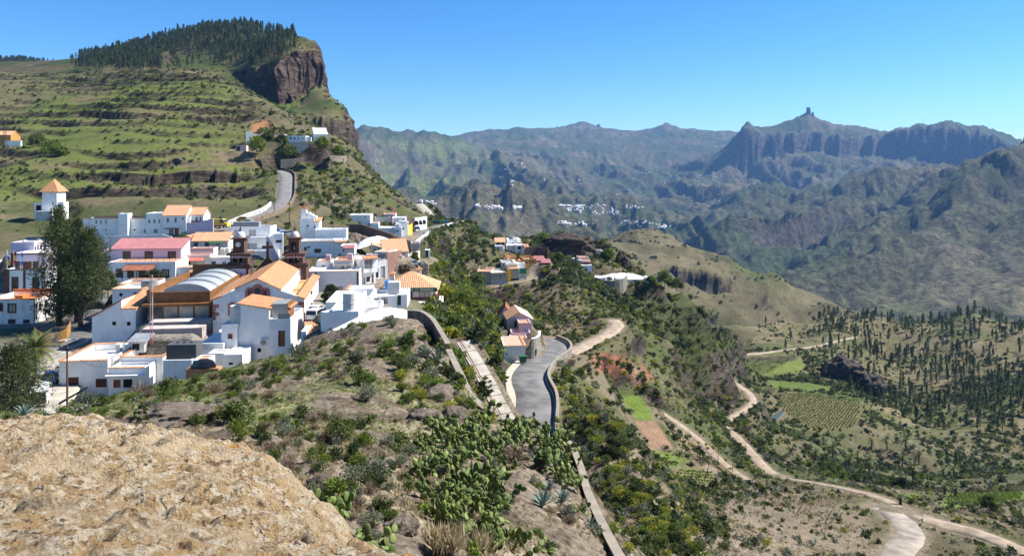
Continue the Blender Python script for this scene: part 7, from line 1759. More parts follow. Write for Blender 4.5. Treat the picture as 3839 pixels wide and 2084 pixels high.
def pad_mesh(seed):
 rg = random.Random(seed); n = 12; vs = []; 
 rings = [(1.0, 0.0), (0.72, 0.052), (0.35, 0.075)]
 def ov(t): return (0.40 * math.sin(t) * (1 + 0.18 * math.cos(t)), 0.5 - 0.5 * math.cos(t))
 for sgn in (1, -1):
  for r, th in rings:
   if r == 1.0 and sgn == -1: continue
   for k in range(n):
    x, z = ov(2 * math.pi * k / n); vs.append((x * r, sgn * (th + (0.02 if r == 1.0 else 0)) * (1 if r < 1 else 0), (z - 0.5) * r + 0.5))
  vs.append((0, sgn * 0.08, 0.5))
 A = lambda ring, k: ring * n + k % n
 fs = []
 for k in range(n):
  fs += [(A(0, k), A(0, k + 1), A(1, k + 1), A(1, k)), (A(1, k), A(1, k + 1), A(2, k + 1), A(2, k)), (A(2, k), A(2, k + 1), 3 * n)]
  o = 3 * n + 1
  fs += [(A(0, k + 1), A(0, k), o + k, o + (k + 1) % n), (o + (k + 1) % n, o + k, o + n + k, o + n + (k + 1) % n), (o + n + (k + 1) % n, o + n + k, o + 2 * n)]
 me = MB().add(vs, fs).mesh('pad', V_cact, True)
 at = me.attributes.new('lv', 'FLOAT', 'POINT'); at.data.foreach_set('value', [rg.uniform(0, 1)] * len(me.vertices))
 return me
PADM = [pad_mesh(i) for i in range(4)]
def prickly_pear(u, v, hpx, label, group=None, npad=30, spread=1.0, Y=None):
 g = ray_ground(u, v) if Y is None else P(u, v, Y)
 if g is None: return
 s = hpx / F * g.y                          # clump height in metres
 pl = max(0.22, min(0.36, s * 0.27))
 o = empty('prickly_pear', g, random.uniform(0, 6.28), label, 'cactus', group)
 pads = []
 def grow(M4, lev):
  if len(pads) >= npad: return
  pads.append((M4, pl * random.uniform(0.8, 1.15)))
  L = pads[-1][1]
  if lev >= 4: return
  for _ in range(random.choice((1, 2, 2, 3)) if lev else random.choice((2, 3))):
   t = random.uniform(-0.9, 0.9)
   q = M4 @ Matrix.Translation((0.36 * L * math.sin(t), 0, L * (0.52 + 0.46 * math.cos(t)))) @ Matrix.Rotation(t * 0.8, 4, 'Y') @ Matrix.Rotation(random.uniform(-0.7, 0.7), 4, 'X') @ Matrix.Rotation(random.uniform(-1.1, 1.1), 4, 'Z')
   grow(q, lev + 1)
 k = 0
 while len(pads) < npad and k < 14:
  k += 1; a = random.uniform(0, 6.28); r = random.uniform(0, 0.75) * s * spread
  grow(Matrix.Translation((r * math.cos(a), r * math.sin(a), -0.06)) @ Matrix.Rotation(random.uniform(0, 6.28), 4, 'Z') @ Matrix.Rotation(random.uniform(-0.5, 0.5), 4, 'X'), random.choice((0, 0, 1, 2)))
 for M4, L in pads:
  c = link('pad', random.choice(PADM), o); c.matrix_local = M4 @ Matrix.Diagonal((L, L, L, 1))
random.seed(21)
for u, v, h, n, lb in ((1190, 1975, 150, 34, 'prickly pear with big pads right against the boulder edge'), (1275, 2020, 150, 34, 'second prickly pear beside the boulder edge, right of the first'), (1480, 2075, 110, 24, 'lowest prickly pear at the bottom of the picture'), (515, 1572, 42, 7, 'small upright prickly pear with few pads behind the boulder'), (585, 1592, 48, 12, 'small round prickly pear behind the boulder'),
       (1620, 1345, 70, 26, 'prickly pear by the curved wall top'), (1680, 1300 + 100, 60, 20, 'prickly pear below the curved wall'), (1735, 1480, 60, 20, 'prickly pear beside the stairs wall')):
 prickly_pear(u, v, h, lb, None, n)
THICK = [(1545, 1720), (1620, 1640), (1900, 1585), (2060, 1610), (2140, 1720), (2190, 1860), (2170, 1930), (2050, 1800), (1900, 1780), (1800, 1760), (1700, 1800), (1600, 1800)]
THICK2 = [(1640, 1870), (1750, 1820), (1900, 1830), (1830, 1960), (1900, 2010), (2000, 2080), (1780, 2080), (1700, 2000), (1640, 1950)]
scatter_px(62, THICK, lambda u, v: prickly_pear(u, v, random.uniform(65, 95), 'prickly pear in the dense thicket above the long wall', 'prickly pears in the upper thicket', 27, 1.1), 24)
scatter_px(32, THICK2, lambda u, v: prickly_pear(u, v, random.uniform(85, 125), 'prickly pear in the lower thicket near the bottom edge', 'prickly pears in the lower thicket', 28, 1.1), 28)
def agave_leaf():
 b = MB(); n = 6; vs = []
 for i in range(n + 1):
  t = i / n; w = 0.085 * (1 - t) ** 0.7 * (0.75 + 0.8 * t) + 0.002; x = t * 0.95; z = 0.10 * math.sin(t * 2.2)
  vs += [(x, -w, z + w * 0.5), (x, 0, z), (x, w, z + w * 0.5)]
 fs = []
 for i in range(n):
  for k in range(2): fs.append((i * 3 + k, i * 3 + k + 1, i * 3 + k + 4, i * 3 + k + 3))
 me = b.add(vs, fs).mesh('leaf', V_agave, True)
 me.attributes.new('lv', 'FLOAT', 'POINT').data.foreach_set('value', [0.5] * len(me.vertices))
 return me
AGL = agave_leaf()
def agave(u, v, wpx, label, group=None, n=20, Y=None):
 g = ray_ground(u, v) if Y is None else P(u, v, Y)
 if g is None: return
 s = wpx / F * g.y / 1.7
 o = empty('agave', g, random.uniform(0, 6.28), label, 'agave', group)
 for k in range(n):
  t = k / n; el = R(12 + 62 * t) + random.uniform(-0.1, 0.1)
  c = link('leaf', AGL, o); L = s * random.uniform(0.85, 1.1)
  c.matrix_local = Matrix.Translation((0, 0, 0.05 * s)) @ Matrix.Rotation(k * 2.4, 4, 'Z') @ Matrix.Rotation(-el, 4, 'Y') @ Matrix.Diagonal((L, L, L, 1))
for u, v, w, lb in ((2030, 1760, 110, 'large grey-green agave at the thicket top'), (2085, 1740, 70, 'pale agave touching the wall top'), (2035, 1900, 110, 'blue-green agave below the thicket'), (2110, 1885, 100, 'spread pale agave beside the wall'), (2060, 1840, 80, 'agave between the two thickets'), (2215, 1975, 70, 'agave hugging the lower wall'),
     (1600, 1345, 90, 'tall blue-green agave on the knoll crest'), (1640, 1360, 100, 'broad agave right of the crest agave'), (90, 1565, 95, 'spiky agave at the left fence'), (170, 1572, 60, 'small agave behind the boulder left')):
 agave(u, v, w, lb, None, 22)
scatter_px(26, [(2620, 1780), (2900, 1830), (3250, 1960), (3200, 2060), (2800, 2040), (2500, 1800)], lambda u, v: agave(u, v, random.uniform(22, 38), 'small agave on the dry slope below the fields', 'agaves on the dry slope', 10))
M_stalk = mat('dead_stalk', (0.16, 0.10, 0.06), 0.95, 0.2, 4)
for i, (u, v, h, lean) in enumerate(((2690, 1745, 110, 0.05), (2745, 1770, 130, 0.1), (2560, 1900, 80, 0.6), (2640, 1800, 90, 0.3), (2790, 1870, 100, 0.75), (2980, 1930, 60, 0.7), (3090, 1960, 70, 0.6), (2400, 1800, 80, 0.5), (2820, 1800, 60, 0.3), (2440, 1770, 60, 0.2))):
 g = ray_ground(u, v); hh = h / F * g.y
 o = empty('agave_stalk', g, 0, 'dead brown agave flower stalk, leaning, on the dry slope' if lean > 0.25 else 'upright dead brown agave stalk on the dry slope', 'stalk', 'dead stalks on the dry slope'); MB().tube([(0, 0, -0.2), (lean * hh * 0.5, 0, hh * 0.5), (lean * hh, 0, hh)], [0.07, 0.05, 0.02], 5).build('stem', M_stalk, o)
def limb_tree(name, label, u, v, hpx, wpx, mt, n=2600, trunk=0.35, Y=None, group=None, seed=1, leaf=0.22, lobes=11, lean=0.0, m=None, hang=0.0, ext=(1, 1)):
 g = ray_ground(u, v) if Y is None else P(u, v, Y)
 if g is None: return
 H = hpx / F * g.y; Wd = wpx / F * g.y / 2; rg = np.random.default_rng(seed)
 o = empty(name, g, 0, label, 'tree', group)
 b = MB(); r0 = max(0.06, H * 0.022)
 top = Vector((lean * H, 0, H * 0.8)); b.tube([(0, 0, -0.5), (lean * H * 0.3, 0.05 * H * 0.2, H * 0.4), top], [r0, r0 * 0.75, r0 * 0.25], 7)
 zc0 = H * trunk; ch_ = H - zc0; c = []
 for k in range(lobes):
  a = k * 2.4 + rg.uniform(-0.4, 0.4); t = (k + 0.5) / lobes; rr_ = Wd * (0.62 * math.sin(math.pi * min(1, 0.25 + t * 0.75)) + 0.12) * rg.uniform(0.7, 1.1)
  c.append((lean * H * (0.4 + 0.6 * t) + rr_ * math.cos(a), rr_ * math.sin(a), zc0 + ch_ * (0.12 + 0.8 * t)))
  st = Vector((lean * H * 0.5, 0, zc0 + ch_ * (0.05 + 0.55 * t))); b.tube([st * 1.0, (st + Vector(c[-1])) / 2 + Vector((0, 0, 0.03 * H)), c[-1]], [r0 * 0.4, r0 * 0.25, r0 * 0.1], 4)
 b.build('trunk', M_bark, o)
 c = np.array(c); k = rg.integers(0, lobes, n); lr = Wd * rg.uniform(0.32, 0.52, lobes); d = rg.normal(size=(n, 3)); d /= np.linalg.norm(d, axis=1, keepdims=True)
 p = c[k] + d * (lr[k] * np.where(rg.uniform(size=n) < 0.4, rg.uniform(0.15, 1, n), rg.uniform(0.8, 1.08, n)))[:, None] * np.array((1, 1, 0.72))
 link('crown', leaf_mesh('crown', p, leaf, 0.5, mt, seed, dirs=d, up=-hang), o)
 return o
def conifer(name, label, u, v, hpx, wpx, Y, seed, n=5200, bare=0.08, group=None, leanx=0.0, leaf=0.55, mt=None):
 """tall fluffy pine: whorls of drooping boughs, each bough a bunch of needle tufts"""
 g = P(u, v, Y); H = hpx / F * Y; Wd = wpx / F * Y / 2; rg = np.random.default_rng(seed)
 o = empty(name, g, 0, label, 'tree', group)
 b = MB(); r0 = H * 0.020 + 0.1; b.tube([(0, 0, -1), (leanx * H * 0.5, 0, H * 0.5), (leanx * H, 0, H * 0.97)], [r0, r0 * 0.65, 0.05], 8)
 nb = 62; cs_, rs_ = [], []
 for i in range(nb):
  t = (i + rg.uniform(0, 1)) / nb; a = i * 2.399 + rg.uniform(-0.3, 0.3)
  prof = math.sin(math.pi * min(1, (t * 0.92 + 0.08)) ** 0.75) ** 0.7 * (1 - 0.25 * t); L = Wd * prof * rg.uniform(0.65, 1.12)
  z = H * (bare + (1 - bare) * t); st = Vector((leanx * z, 0, z - 0.05 * H)); en = Vector((leanx * z + L * math.cos(a), L * math.sin(a), z + 0.03 * H * rg.uniform(-1, 1)))
  b.tube([st, (st + en) / 2 + Vector((0, 0, 0.02 * H)), en], [r0 * 0.22, r0 * 0.14, 0.02], 4)
  for q in range(5):
   f = 0.35 + 0.65 * q / 4; cs_.append(tuple(st + (en - st) * f + Vector(rg.normal(size=3) * 0.05 * Wd))); rs_.append(Wd * (0.27 + 0.10 * rg.uniform()) * (0.75 + 0.35 * prof))
 b.build('trunk', M_bark, o)
 cs_ = np.array(cs_); rs_ = np.array(rs_); k = rg.integers(0, len(cs_), n); d = rg.normal(size=(n, 3)); d /= np.linalg.norm(d, axis=1, keepdims=True)
 p = cs_[k] + d * (rs_[k] * rg.uniform(0.3, 1.0, n))[:, None]
 link('crown', leaf_mesh('crown', p, leaf, 0.22, mt or V_pine, seed, dirs=d, up=0.35), o)
 return o
conifer('pine_tree', 'tallest dark pine standing behind the village street', 222, 1215, 430, 200, 127, 1, 15000)
conifer('pine_tree', 'dark pine in the middle of the street clump', 288, 1205, 380, 150, 129, 2, 11000, 0.12)
conifer('pine_tree', 'spreading pine at the right of the street clump, trunk leaning', 300, 1212, 345, 220, 125, 3, 14000, 0.28, leanx=0.10)
conifer('pine_tree', 'bushy pine in the lower left corner beside the white van', 45, 1600, 300, 300, 70, 4, 12000, 0.02, leaf=0.36)
TREES = [('citrus_tree', 'small dark orange tree in the church lane', 1240, 1168, 105, 62, V_dark, 128), ('citrus_tree', 'small dark tree before the lilac gallery', 580, 1062, 50, 60, V_dark, 152), ('citrus_tree', 'dark tree right of the street pines', 405, 1110, 95, 60, V_dark, 140),
 ('tree', 'round dark green tree beside the stairs', 1702, 1255, 72, 74, V_green, 104), ('tree', 'light green tree by the stairs path', 1790, 1420, 190, 110, V_fresh, 106), ('tree', 'yellow-green bush tree right of the stairs', 1845, 1490, 120, 90, V_fresh, 112), ('tree', 'light green tree below the restaurant terrace', 1730, 1200, 110, 110, V_fresh, 125), ('tree', 'pale green tree under the restaurant slope', 1680, 1160, 80, 90, V_yell, 134),
 ('tree', 'leafy green tree left of the beige house', 1790, 1095, 70, 70, V_green, 255), ('tree', 'bright tree on the left of the cave houses', 962, 570, 55, 70, V_fresh, 318), ('tree', 'dark round tree in front of the cave houses', 1056, 545, 40, 40, V_green, 322), ('tree', 'bright tree right of the cave houses', 1210, 565, 50, 50, V_fresh, 322), ('tree', 'dark bush tree below the cave house', 1085, 590, 40, 60, V_green, 316), ('tree', 'bright tree at the cave house road', 1270, 590, 40, 50, V_fresh, 326), ('tree', 'green tree before the pink cave house', 1005, 535, 40, 50, V_green, 324),
 ('tree', 'pale tree on the terraced hill, left one', 195, 592, 62, 80, V_fresh, 312), ('tree', 'pale tree on the terraced hill, right one', 232, 598, 48, 50, V_fresh, 310), ('tree', 'green tree above the two pale trees', 140, 552, 50, 60, V_green, 335),
 ('tree', 'spreading green tree behind the middle knoll house', 2035, 925, 48, 70, V_fresh, 318), ('tree', 'broad green tree left of the dark rock crest', 2100, 922, 50, 90, V_green, 322), ('tree', 'small bright tree under the knoll rocks', 2095, 985, 36, 42, V_fresh, 298), ('tree', 'bright tree beside the small white ridge house', 2276, 972, 36, 42, V_fresh, 314), ('tree', 'dark green tree at the farmhouse end', 2490, 1075, 60, 62, V_green, 294), ('tree', 'second dark tree beyond the farmhouse end', 2535, 1090, 46, 60, V_green, 296), ('tree', 'low tree before the farmhouse', 2440, 1062, 24, 34, V_fresh, 289),
 ('tree', 'green tree at the valley loop road', 2330, 1265, 40, 34, V_green, 205), ('tree', 'small upright tree on the bushy slope', 2420, 1255, 45, 28, V_green, 220), ('tree', 'round tree near the bottom right track', 3712, 1925, 70, 70, V_green, 138), ('tree', 'dark tree at the valley palms', 3380, 1870, 80, 50, V_dark, 190), ('tree', 'bright tree amid the valley palms', 3120, 1790, 60, 80, V_green, 200), ('tree', 'small tree in front of the chequered tower', 1555, 985, 40, 30, V_fresh, 183), ('tree', 'bare pinkish tree by the parked cars', 1520, 1030, 34, 44, V_dry, 163)]
for i, (nm, lb, u, v, h, w, mt, Y) in enumerate(TREES): limb_tree(nm, lb, u, v, h, w, mt, 1500 if h < 80 else 2600, 0.22, Y, None, 40 + i, leaf=0.0026 * Y + 0.06)
def frond_mesh(L, seed):
 rg = random.Random(seed); b = MB(); n = 22; pts = []
 for i in range(n + 1):
  t = i / n; pts.append(Vector((t * L * 0.95, 0, L * (0.38 * t - 0.62 * t * t))))
 b.tube(pts[::3], 0.012 * L, 3)
 for i in range(2, n + 1):
  w = L * 0.20 * math.sin(math.pi * min(1, 0.12 + 0.86 * i / n)) + 0.02; p = pts[i]; q = pts[i] - pts[i - 1]
  for s_ in (-1, 1):
   e = p + Vector((w * 0.55, s_ * w, -w * 0.35)); b.add([p - q * 0.42, p + q * 0.42, e], [(0, 1, 2)])
 me = b.mesh('frond', V_palm)
 at = me.attributes.new('lv', 'FLOAT', 'POINT'); at.data.foreach_set('value', [rg.uniform(0, 1)] * len(me.vertices))
 return me
V_palm = veg_mat('palm_frond', (0.075, 0.105, 0.028), (0.155, 0.170, 0.045), 0.2, 0.5)
FROND = [frond_mesh(1.0, i) for i in range(3)]
def palm(label, u, v, hpx, wpx, Y, group=None, n=34):
 g = P(u, v, Y); H = hpx / F * Y; L = wpx / F * Y * 0.56
 if Y > 150:
  q = ray_ground(u, v); g = q if q is not None else g; H = hpx / F * g.y; L = wpx / F * g.y * 0.56
 o = empty('palm_tree', g, random.uniform(0, 6), label, 'palm tree', group)
 MB().tube([(0, 0, -0.6), (0.03 * H, 0, H * 0.5), (0, 0, H)], [0.32, 0.26, 0.30], 8).build('trunk', M_bark, o)
 for k in range(n):
  el = R(-38 + 108 * (k / n)); c = link('frond', random.choice(FROND), o); l = L * random.uniform(0.9, 1.12)
  c.matrix_local = Matrix.Translation((0, 0, H)) @ Matrix.Rotation(k * 2.4, 4, 'Z') @ Matrix.Rotation(-el, 4, 'Y') @ Matrix.Diagonal((l, l, l, 1))
palm('palm tree above the parked cars in the village', 132, 1420, 105, 165, 94, None, 46)
palm('low young palm beside the taller palm', 92, 1440, 60, 110, 92, None, 30)
for x, y, h, w in ((1135, 865, 35, 46), (1230, 870, 55, 62), (1325, 915, 45, 50), (1435, 930, 50, 56), (1535, 800, 40, 50), (1640, 820, 50, 62), (1620, 895, 36, 48), (1715, 880, 36, 50), (1680, 985, 60, 56), (1570, 1000, 36, 40), (1910, 945, 26, 42), (1850, 955, 26, 42), (1860, 1050, 30, 42), (1920, 1060, 30, 42), (1765, 1030, 26, 38), (1610, 1110, 30, 40), (1450, 800, 30, 40), (1370, 860, 26, 36)):
 palm('palm tree in the shaded valley bottom', 2300 + x / 1.497, 1150 + y / 1.497, h, w, 250, 'palms in the valley bottom', 20)
for u, v in ((2635, 1180), (2668, 1195), (2690, 1205)): palm('palm tree at the dark edge of the middle knoll', u, v, 26, 38, 300, 'palms at the knoll edge', 18)
def pine_mesh(seed, n, two=True):
 rg = np.random.default_rng(seed); k = []
 t = rg.uniform(0, 1, n) ** 0.8; a = rg.uniform(0, 6.283, n); r = ((0.15 + 0.05 * (seed % 3)) * (1 - t) ** 0.75 + 0.02) * rg.uniform(0.35, 1.1, n) * (0.72 + 0.28 * np.sin(t * 38 + seed))
 z0 = 0.16 + 0.07 * (seed % 4)
 p = np.stack([r * np.cos(a), r * np.sin(a), z0 + (1 - z0) * t], 1); d = np.stack([np.cos(a), np.sin(a), -0.1 + 0 * a], 1)
 return leaf_mesh('crown', p, 0.105, 0.6, V_pine, seed, dirs=d)
PCR = [pine_mesh(700 + i, 190) for i in range(6)]
PTR = MB().tube([(0, 0, -0.06), (0, 0, 0.5), (0, 0, 0.93)], [0.022, 0.014, 0.004], 5).mesh('trunk', mat('pine_bark', (0.075, 0.055, 0.042), 0.95, 0.2, 2))
def joined_pine(i):
 """crown and trunk in one mesh for pines too small to show parts"""
 c = PCR[i]; nV = len(c.vertices); V0 = np.empty(nV * 3); c.vertices.foreach_get('co', V0)
 tv = np.array([v.co[:] for v in PTR.vertices]); tf = [tuple(p.vertices) for p in PTR.polygons]
 b = MB(); b.add(V0.reshape(-1, 3).tolist(), [(4 * k, 4 * k + 1, 4 * k + 2, 4 * k + 3) for k in range(nV // 4)]); b.add(tv.tolist(), tf, 1)
 me = b.mesh('pine', [V_pine, MATS['pine_bark']]); at = me.attributes.new('lv', 'FLOAT', 'POINT')
 at.data.foreach_set('value', np.concatenate([np.repeat(np.random.default_rng(i).uniform(0, 1, nV // 4), 4), np.zeros(len(tv))]).astype(np.float32))
 return me
PJ = [joined_pine(i) for i in range(6)]
CELLA = np.abs(np.gradient(GX, axis=1) * np.gradient(GY, axis=0))
PADMASK = np.zeros(GX.shape, bool)
for O, ex, ey, Wd, D in PADS:
 c = O + ex * Wd / 2 + ey * D / 2; rr_ = max(Wd, D) + 3
 m = (abs(GX - c.x) < rr_) & (abs(GY - c.y) < rr_)
 if m.any():
  a = (GX[m] - O.x) * ex.x + (GY[m] - O.y) * ex.y; b_ = (GX[m] - O.x) * ey.x + (GY[m] - O.y) * ey.y
  PADMASK[m] |= (a > -1.2) & (a < Wd + 1.2) & (b_ > -1.5) & (b_ < D + 1.2)
FIELDM = np.zeros(GX.shape, bool)
for pl in FIELDS.values():
 q = np.array([P(*p)[:2] for p in pl]); m = (GX > q[:, 0].min() - 2) & (GX < q[:, 0].max() + 2) & (GY > q[:, 1].min() - 2) & (GY < q[:, 1].max() + 2)
 if m.any(): FIELDM[m] |= poly_sd(GX[m], GY[m], q) < 0.5
FREE = (ROADD > 0.9) & ~PADMASK & ~FIELDM
def sample(dens, seed, smax=None):
 """random ground points with the given density per square metre"""
 rg = np.random.default_rng(seed); lam = dens * CELLA * FREE
 k = rg.poisson(np.clip(lam, 0, 4)); ii, jj = np.nonzero(k); rep = k[ii, jj]; ii = np.repeat(ii, rep); jj = np.repeat(jj, rep)
 ii = np.clip(ii, 0, NR - 2); jj = np.clip(jj, 0, NC - 2)
 a = rg.uniform(size=len(ii)); b_ = rg.uniform(size=len(ii))
 def bl(A_): return (A_[ii, jj] * (1 - a) + A_[ii, jj + 1] * a) * (1 - b_) + (A_[ii + 1, jj] * (1 - a) + A_[ii + 1, jj + 1] * a) * b_
 return np.stack([bl(PX), bl(PY_), bl(PZ)], 1), ii, jj
def scatter_ng():
 ng = bpy.data.node_groups.new('scatter', 'GeometryNodeTree')
 ng.interface.new_socket('Geometry', in_out='INPUT', socket_type='NodeSocketGeometry'); ng.interface.new_socket('Geometry', in_out='OUTPUT', socket_type='NodeSocketGeometry')
 ng.interface.new_socket('Collection', in_out='INPUT', socket_type='NodeSocketCollection')
 N = ng.nodes; gi = N.new('NodeGroupInput'); go = N.new('NodeGroupOutput'); ci = N.new('GeometryNodeCollectionInfo'); ci.inputs['Separate Children'].default_value = True; ci.inputs['Reset Children'].default_value = True
 ip = N.new('GeometryNodeInstanceOnPoints'); ip.inputs['Pick Instance'].default_value = True
 def na(nm, t):
  x = N.new('GeometryNodeInputNamedAttribute'); x.data_type = t; x.inputs['Name'].default_value = nm; return x.outputs['Attribute']
 L = ng.links; L.new(gi.outputs['Collection'], ci.inputs['Collection']); L.new(gi.outputs['Geometry'], ip.inputs['Points']); L.new(ci.outputs[0], ip.inputs['Instance'])
 L.new(na('idx', 'INT'), ip.inputs['Instance Index']); L.new(na('scl', 'FLOAT_VECTOR'), ip.inputs['Scale'])
 rv = N.new('ShaderNodeCombineXYZ'); L.new(na('rot', 'FLOAT'), rv.inputs['Z']); er = N.new('FunctionNodeEulerToRotation'); L.new(rv.outputs[0], er.inputs[0]); L.new(er.outputs[0], ip.inputs['Rotation'])
 L.new(ip.outputs[0], go.inputs[0])
 return ng
SNG = scatter_ng()
PROTO = {}
def stuff(name, label, cat, pts, sc, meshes, seed=0, idx=None):
 """one mass of plants nobody could count, scattered by geometry nodes"""
 key = tuple(m.name for m in meshes)
 if key not in PROTO:
  pc = bpy.data.collections.new('proto_%02d' % len(PROTO))
  for i, m in enumerate(meshes): pc.objects.link(bpy.data.objects.new('p%02d_%02d' % (len(PROTO), i), m))
  PROTO[key] = pc
 me = bpy.data.meshes.new(name); me.vertices.add(len(pts)); me.vertices.foreach_set('co', np.ascontiguousarray(pts, dtype=np.float32).ravel())
 rg = np.random.default_rng(seed)
 a = me.attributes.new('idx', 'INT', 'POINT'); a.data.foreach_set('value', (rg.integers(0, len(meshes), len(pts)) if idx is None else idx).astype(np.int32))
 a = me.attributes.new('rot', 'FLOAT', 'POINT'); a.data.foreach_set('value', rg.uniform(0, 6.283, len(pts)).astype(np.float32))
 sc = np.broadcast_to(sc, (len(pts),)); s3 = np.stack([sc, sc, sc * rg.uniform(0.8, 1.15, len(pts))], 1)
 a = me.attributes.new('scl', 'FLOAT_VECTOR', 'POINT'); a.data.foreach_set('vector', s3.astype(np.float32).ravel())
 o = link(name, me); tag(o, label, cat, kind='stuff')
 md = o.modifiers.new('scatter', 'NODES'); md.node_group = SNG
 for it in SNG.interface.items_tree:
  if it.item_type == 'SOCKET' and it.in_out == 'INPUT' and it.name == 'Collection': md[it.identifier] = PROTO[key]
 return o
def visible(ii, jj): return VIS[ii, jj]
n5 = fbm(GX / 60, GY / 60, 3, 90)
dm = np.where((MK['mesa'] > 0.3) & (SLOPE < 0.85) & (GY > 640) & (VV < 262 + 30 * n5) & (U < 1110) & (U > 262), 0.021, 0) * sst(-0.55, 0.0, n5 + 0.35) * sst(255, 430, U + 60 * n5)
dm = np.where((U > 600) & (U < 800) & (VV > 195) & (VV < 262) & (GY > 600), dm * 0.15, dm)
pts, ii, jj = sample(dm, 1)
hh = np.random.default_rng(2).uniform(9, 15, len(pts)); vis = VIS[ii, jj]; appar = np.where(vis, hh / pts[:, 1], 0)
od = np.argsort(-appar); big = od[:115]; rest = od[115:]
rgp = random.Random(5)
for q in big:
 o = link('pine_tree', PJ[rgp.randrange(6)], loc=tuple(pts[q]), rz=rgp.uniform(0, 6.28)); h = hh[q]; o.scale = (h, h, h)
 tag(o, 'dark pine of the wood covering the table mountain slope', 'tree', 'pines on the table mountain')
stuff('pine_wood', 'dense pine wood on the table mountain', 'pine wood', pts[rest], hh[rest], PJ, 3)
pts, ii, jj = sample(np.where((GY > 1350) & (GY < 1650) & (U < 260), 0.012, 0), 4)
stuff('pine_wood', 'far pine wood on the ridge at the left edge', 'pine wood', pts, np.random.default_rng(3).uniform(10, 15, len(pts)), PJ, 5)
dm = np.where((GY > 330) & (GY < 720) & (U > 2800), 0.0010, 0) + np.where((GY > 360) & (GY < 660) & (U > 3080), 0.0105, 0) * sst(-0.4, 0.15, fbm(GX / 45, GY / 45, 3, 91)) + np.where((GY > 540) & (GY < 680) & (U > 3060) & (U < 3420), 0.006, 0) + np.where((GY > 370) & (GY < 600) & (U > 3280), 0.006, 0)
dm = np.where((SLOPE < 1.3) & (VV < 1700), dm, 0)
pts, ii, jj = sample(dm, 6)
hh = np.random.default_rng(7).uniform(6, 12, len(pts)) * np.random.default_rng(8).uniform(0.75, 1.0, len(pts)); appar = np.where(VIS[ii, jj], hh / pts[:, 1], 0); od = np.argsort(-appar); big = od[:180]; rest = od[180:]
for q in big:
 pu, pw = pix(pts[q])
 o = empty('pine_tree', tuple(pts[q]), rgp.uniform(0, 6.28), 'slender pine ' + ('on the skyline of the right hillside' if pw < 1240 else 'above the dark cliff of the right hillside' if pw > 1560 else 'in the upper part of the right hillside' if pw < 1400 else 'in the middle of the right hillside') + (', towards the picture edge' if pu > 3600 else ', towards the valley fields' if pu < 3300 else ''), 'tree', 'pines on the right hillside'); h = hh[q]; o.scale = (h * 0.85, h * 0.85, h)
 link('crown', PCR[rgp.randrange(6)], o); link('trunk', PTR, o)
if len(rest): stuff('pine_wood', 'farther pines of the right hillside', 'pine wood', pts[rest], hh[rest], PJ, 8)
ALL = [m for k in ('green', 'fresh', 'yellow', 'grey', 'dry', 'dark') for m in LOW[k]]
def kidx(rg, n, weights):
 ks = ['green', 'fresh', 'yellow', 'grey', 'dry', 'dark']; w = np.array([weights.get(k, 0) for k in ks], float); w /= w.sum()
 return rg.choice(6, n, p=w) * 4 + rg.integers(0, 4, n)
def scrub(name, label, dens, seed, smin, smax, weights, power=2.2):
 pts, ii, jj = sample(dens, seed); rg = np.random.default_rng(seed + 1000); n = len(pts)
 sc = smin + (smax - smin) * rg.uniform(size=n) ** power
 pts[:, 2] -= sc * 0.08
 stuff(name, label, 'scrub', pts, sc, ALL, seed, kidx(rg, n, weights))
 return n
HOLD = (1 - 0.75 * (~VIS))                                        # thinner where it is hidden from here
nA = fbm(GX / 25, GY / 25, 3, 95); wgt = np.clip(0.35 + 1.6 * nA, 0.05, 2)
te = MK['terr']; fl = MK['flank']
cnt = []
cnt.append(scrub('hillside_scrub', 'low scrub scattered over the terraced hillside', te * (0.12 * wgt + 0.55 * MK['wall']) * HOLD, 11, 0.35, 1.6, dict(green=4, dark=4, grey=2, yellow=0.7, dry=1.5)))
cnt.append(scrub('flank_scrub', 'dense scrub on the slope between village and cliff', np.where((U < 1660) & (U > 960) & (GY > 236) & (GY < 600), 0.34, 0) * wgt * np.clip(fl + 0.3, 0, 1) * HOLD, 12, 0.5, 2.2, dict(green=4, dark=3, grey=2, yellow=1.4, fresh=2, dry=1)))
cnt.append(scrub('gully_scrub', 'thick bright scrub in the gully beside the stairs and road', np.where((U > 1600) & (U < 2010) & (GY > 84) & (GY < 262) & ~((U > 1868) & (GY > 106) & (GY < 178)), 0.8, 0) * np.clip(wgt + 0.4, 0, 2) * HOLD, 13, 0.5, 2.4, dict(green=3, dark=2, fresh=4, yellow=3, grey=1.5)))
cnt.append(scrub('knoll_scrub', 'dark scrub covering the middle knoll', np.where((U > 1600) & (U < 2720) & (GY > 262) & (GY < 420), 0.55, 0) * np.clip(wgt + 0.3, 0, 2) * HOLD, 14, 0.6, 2.4, dict(green=4, dark=5, fresh=1.5, yellow=0.8, grey=1.5)))
cnt.append(scrub('spur_scrub', 'scrub dotted over the spur below the dirt track', np.where((U > 2010) & (U < 2850) & (GY > 112) & (GY < 262), 0.85, 0) * np.clip(wgt + 0.25, 0, 2) * HOLD, 15, 0.35, 1.5, dict(green=4, dark=4, yellow=2, grey=2, dry=1.5)))
cnt.append(scrub('valley_scrub', 'dark scrub and reeds of the valley bottom', np.where((U > 2600) & (GY > 190) & (GY < 480), 0.24, 0) * np.clip(wgt + 0.1, 0, 2) * HOLD, 16, 0.6, 2.4, dict(green=4, dark=5, fresh=1.2, grey=2, dry=1.2)))
cnt.append(scrub('slope_scrub', 'scrub on the near slope right of the long wall', np.where((U > 2130) & (GY > 52) & (GY < 125) & (U < 2720), 2.2, 0) * np.clip(wgt + 0.3, 0, 2) * HOLD, 17, 0.25, 1.1, dict(green=4, dark=4, yellow=1.5, grey=3, dry=1.5)))
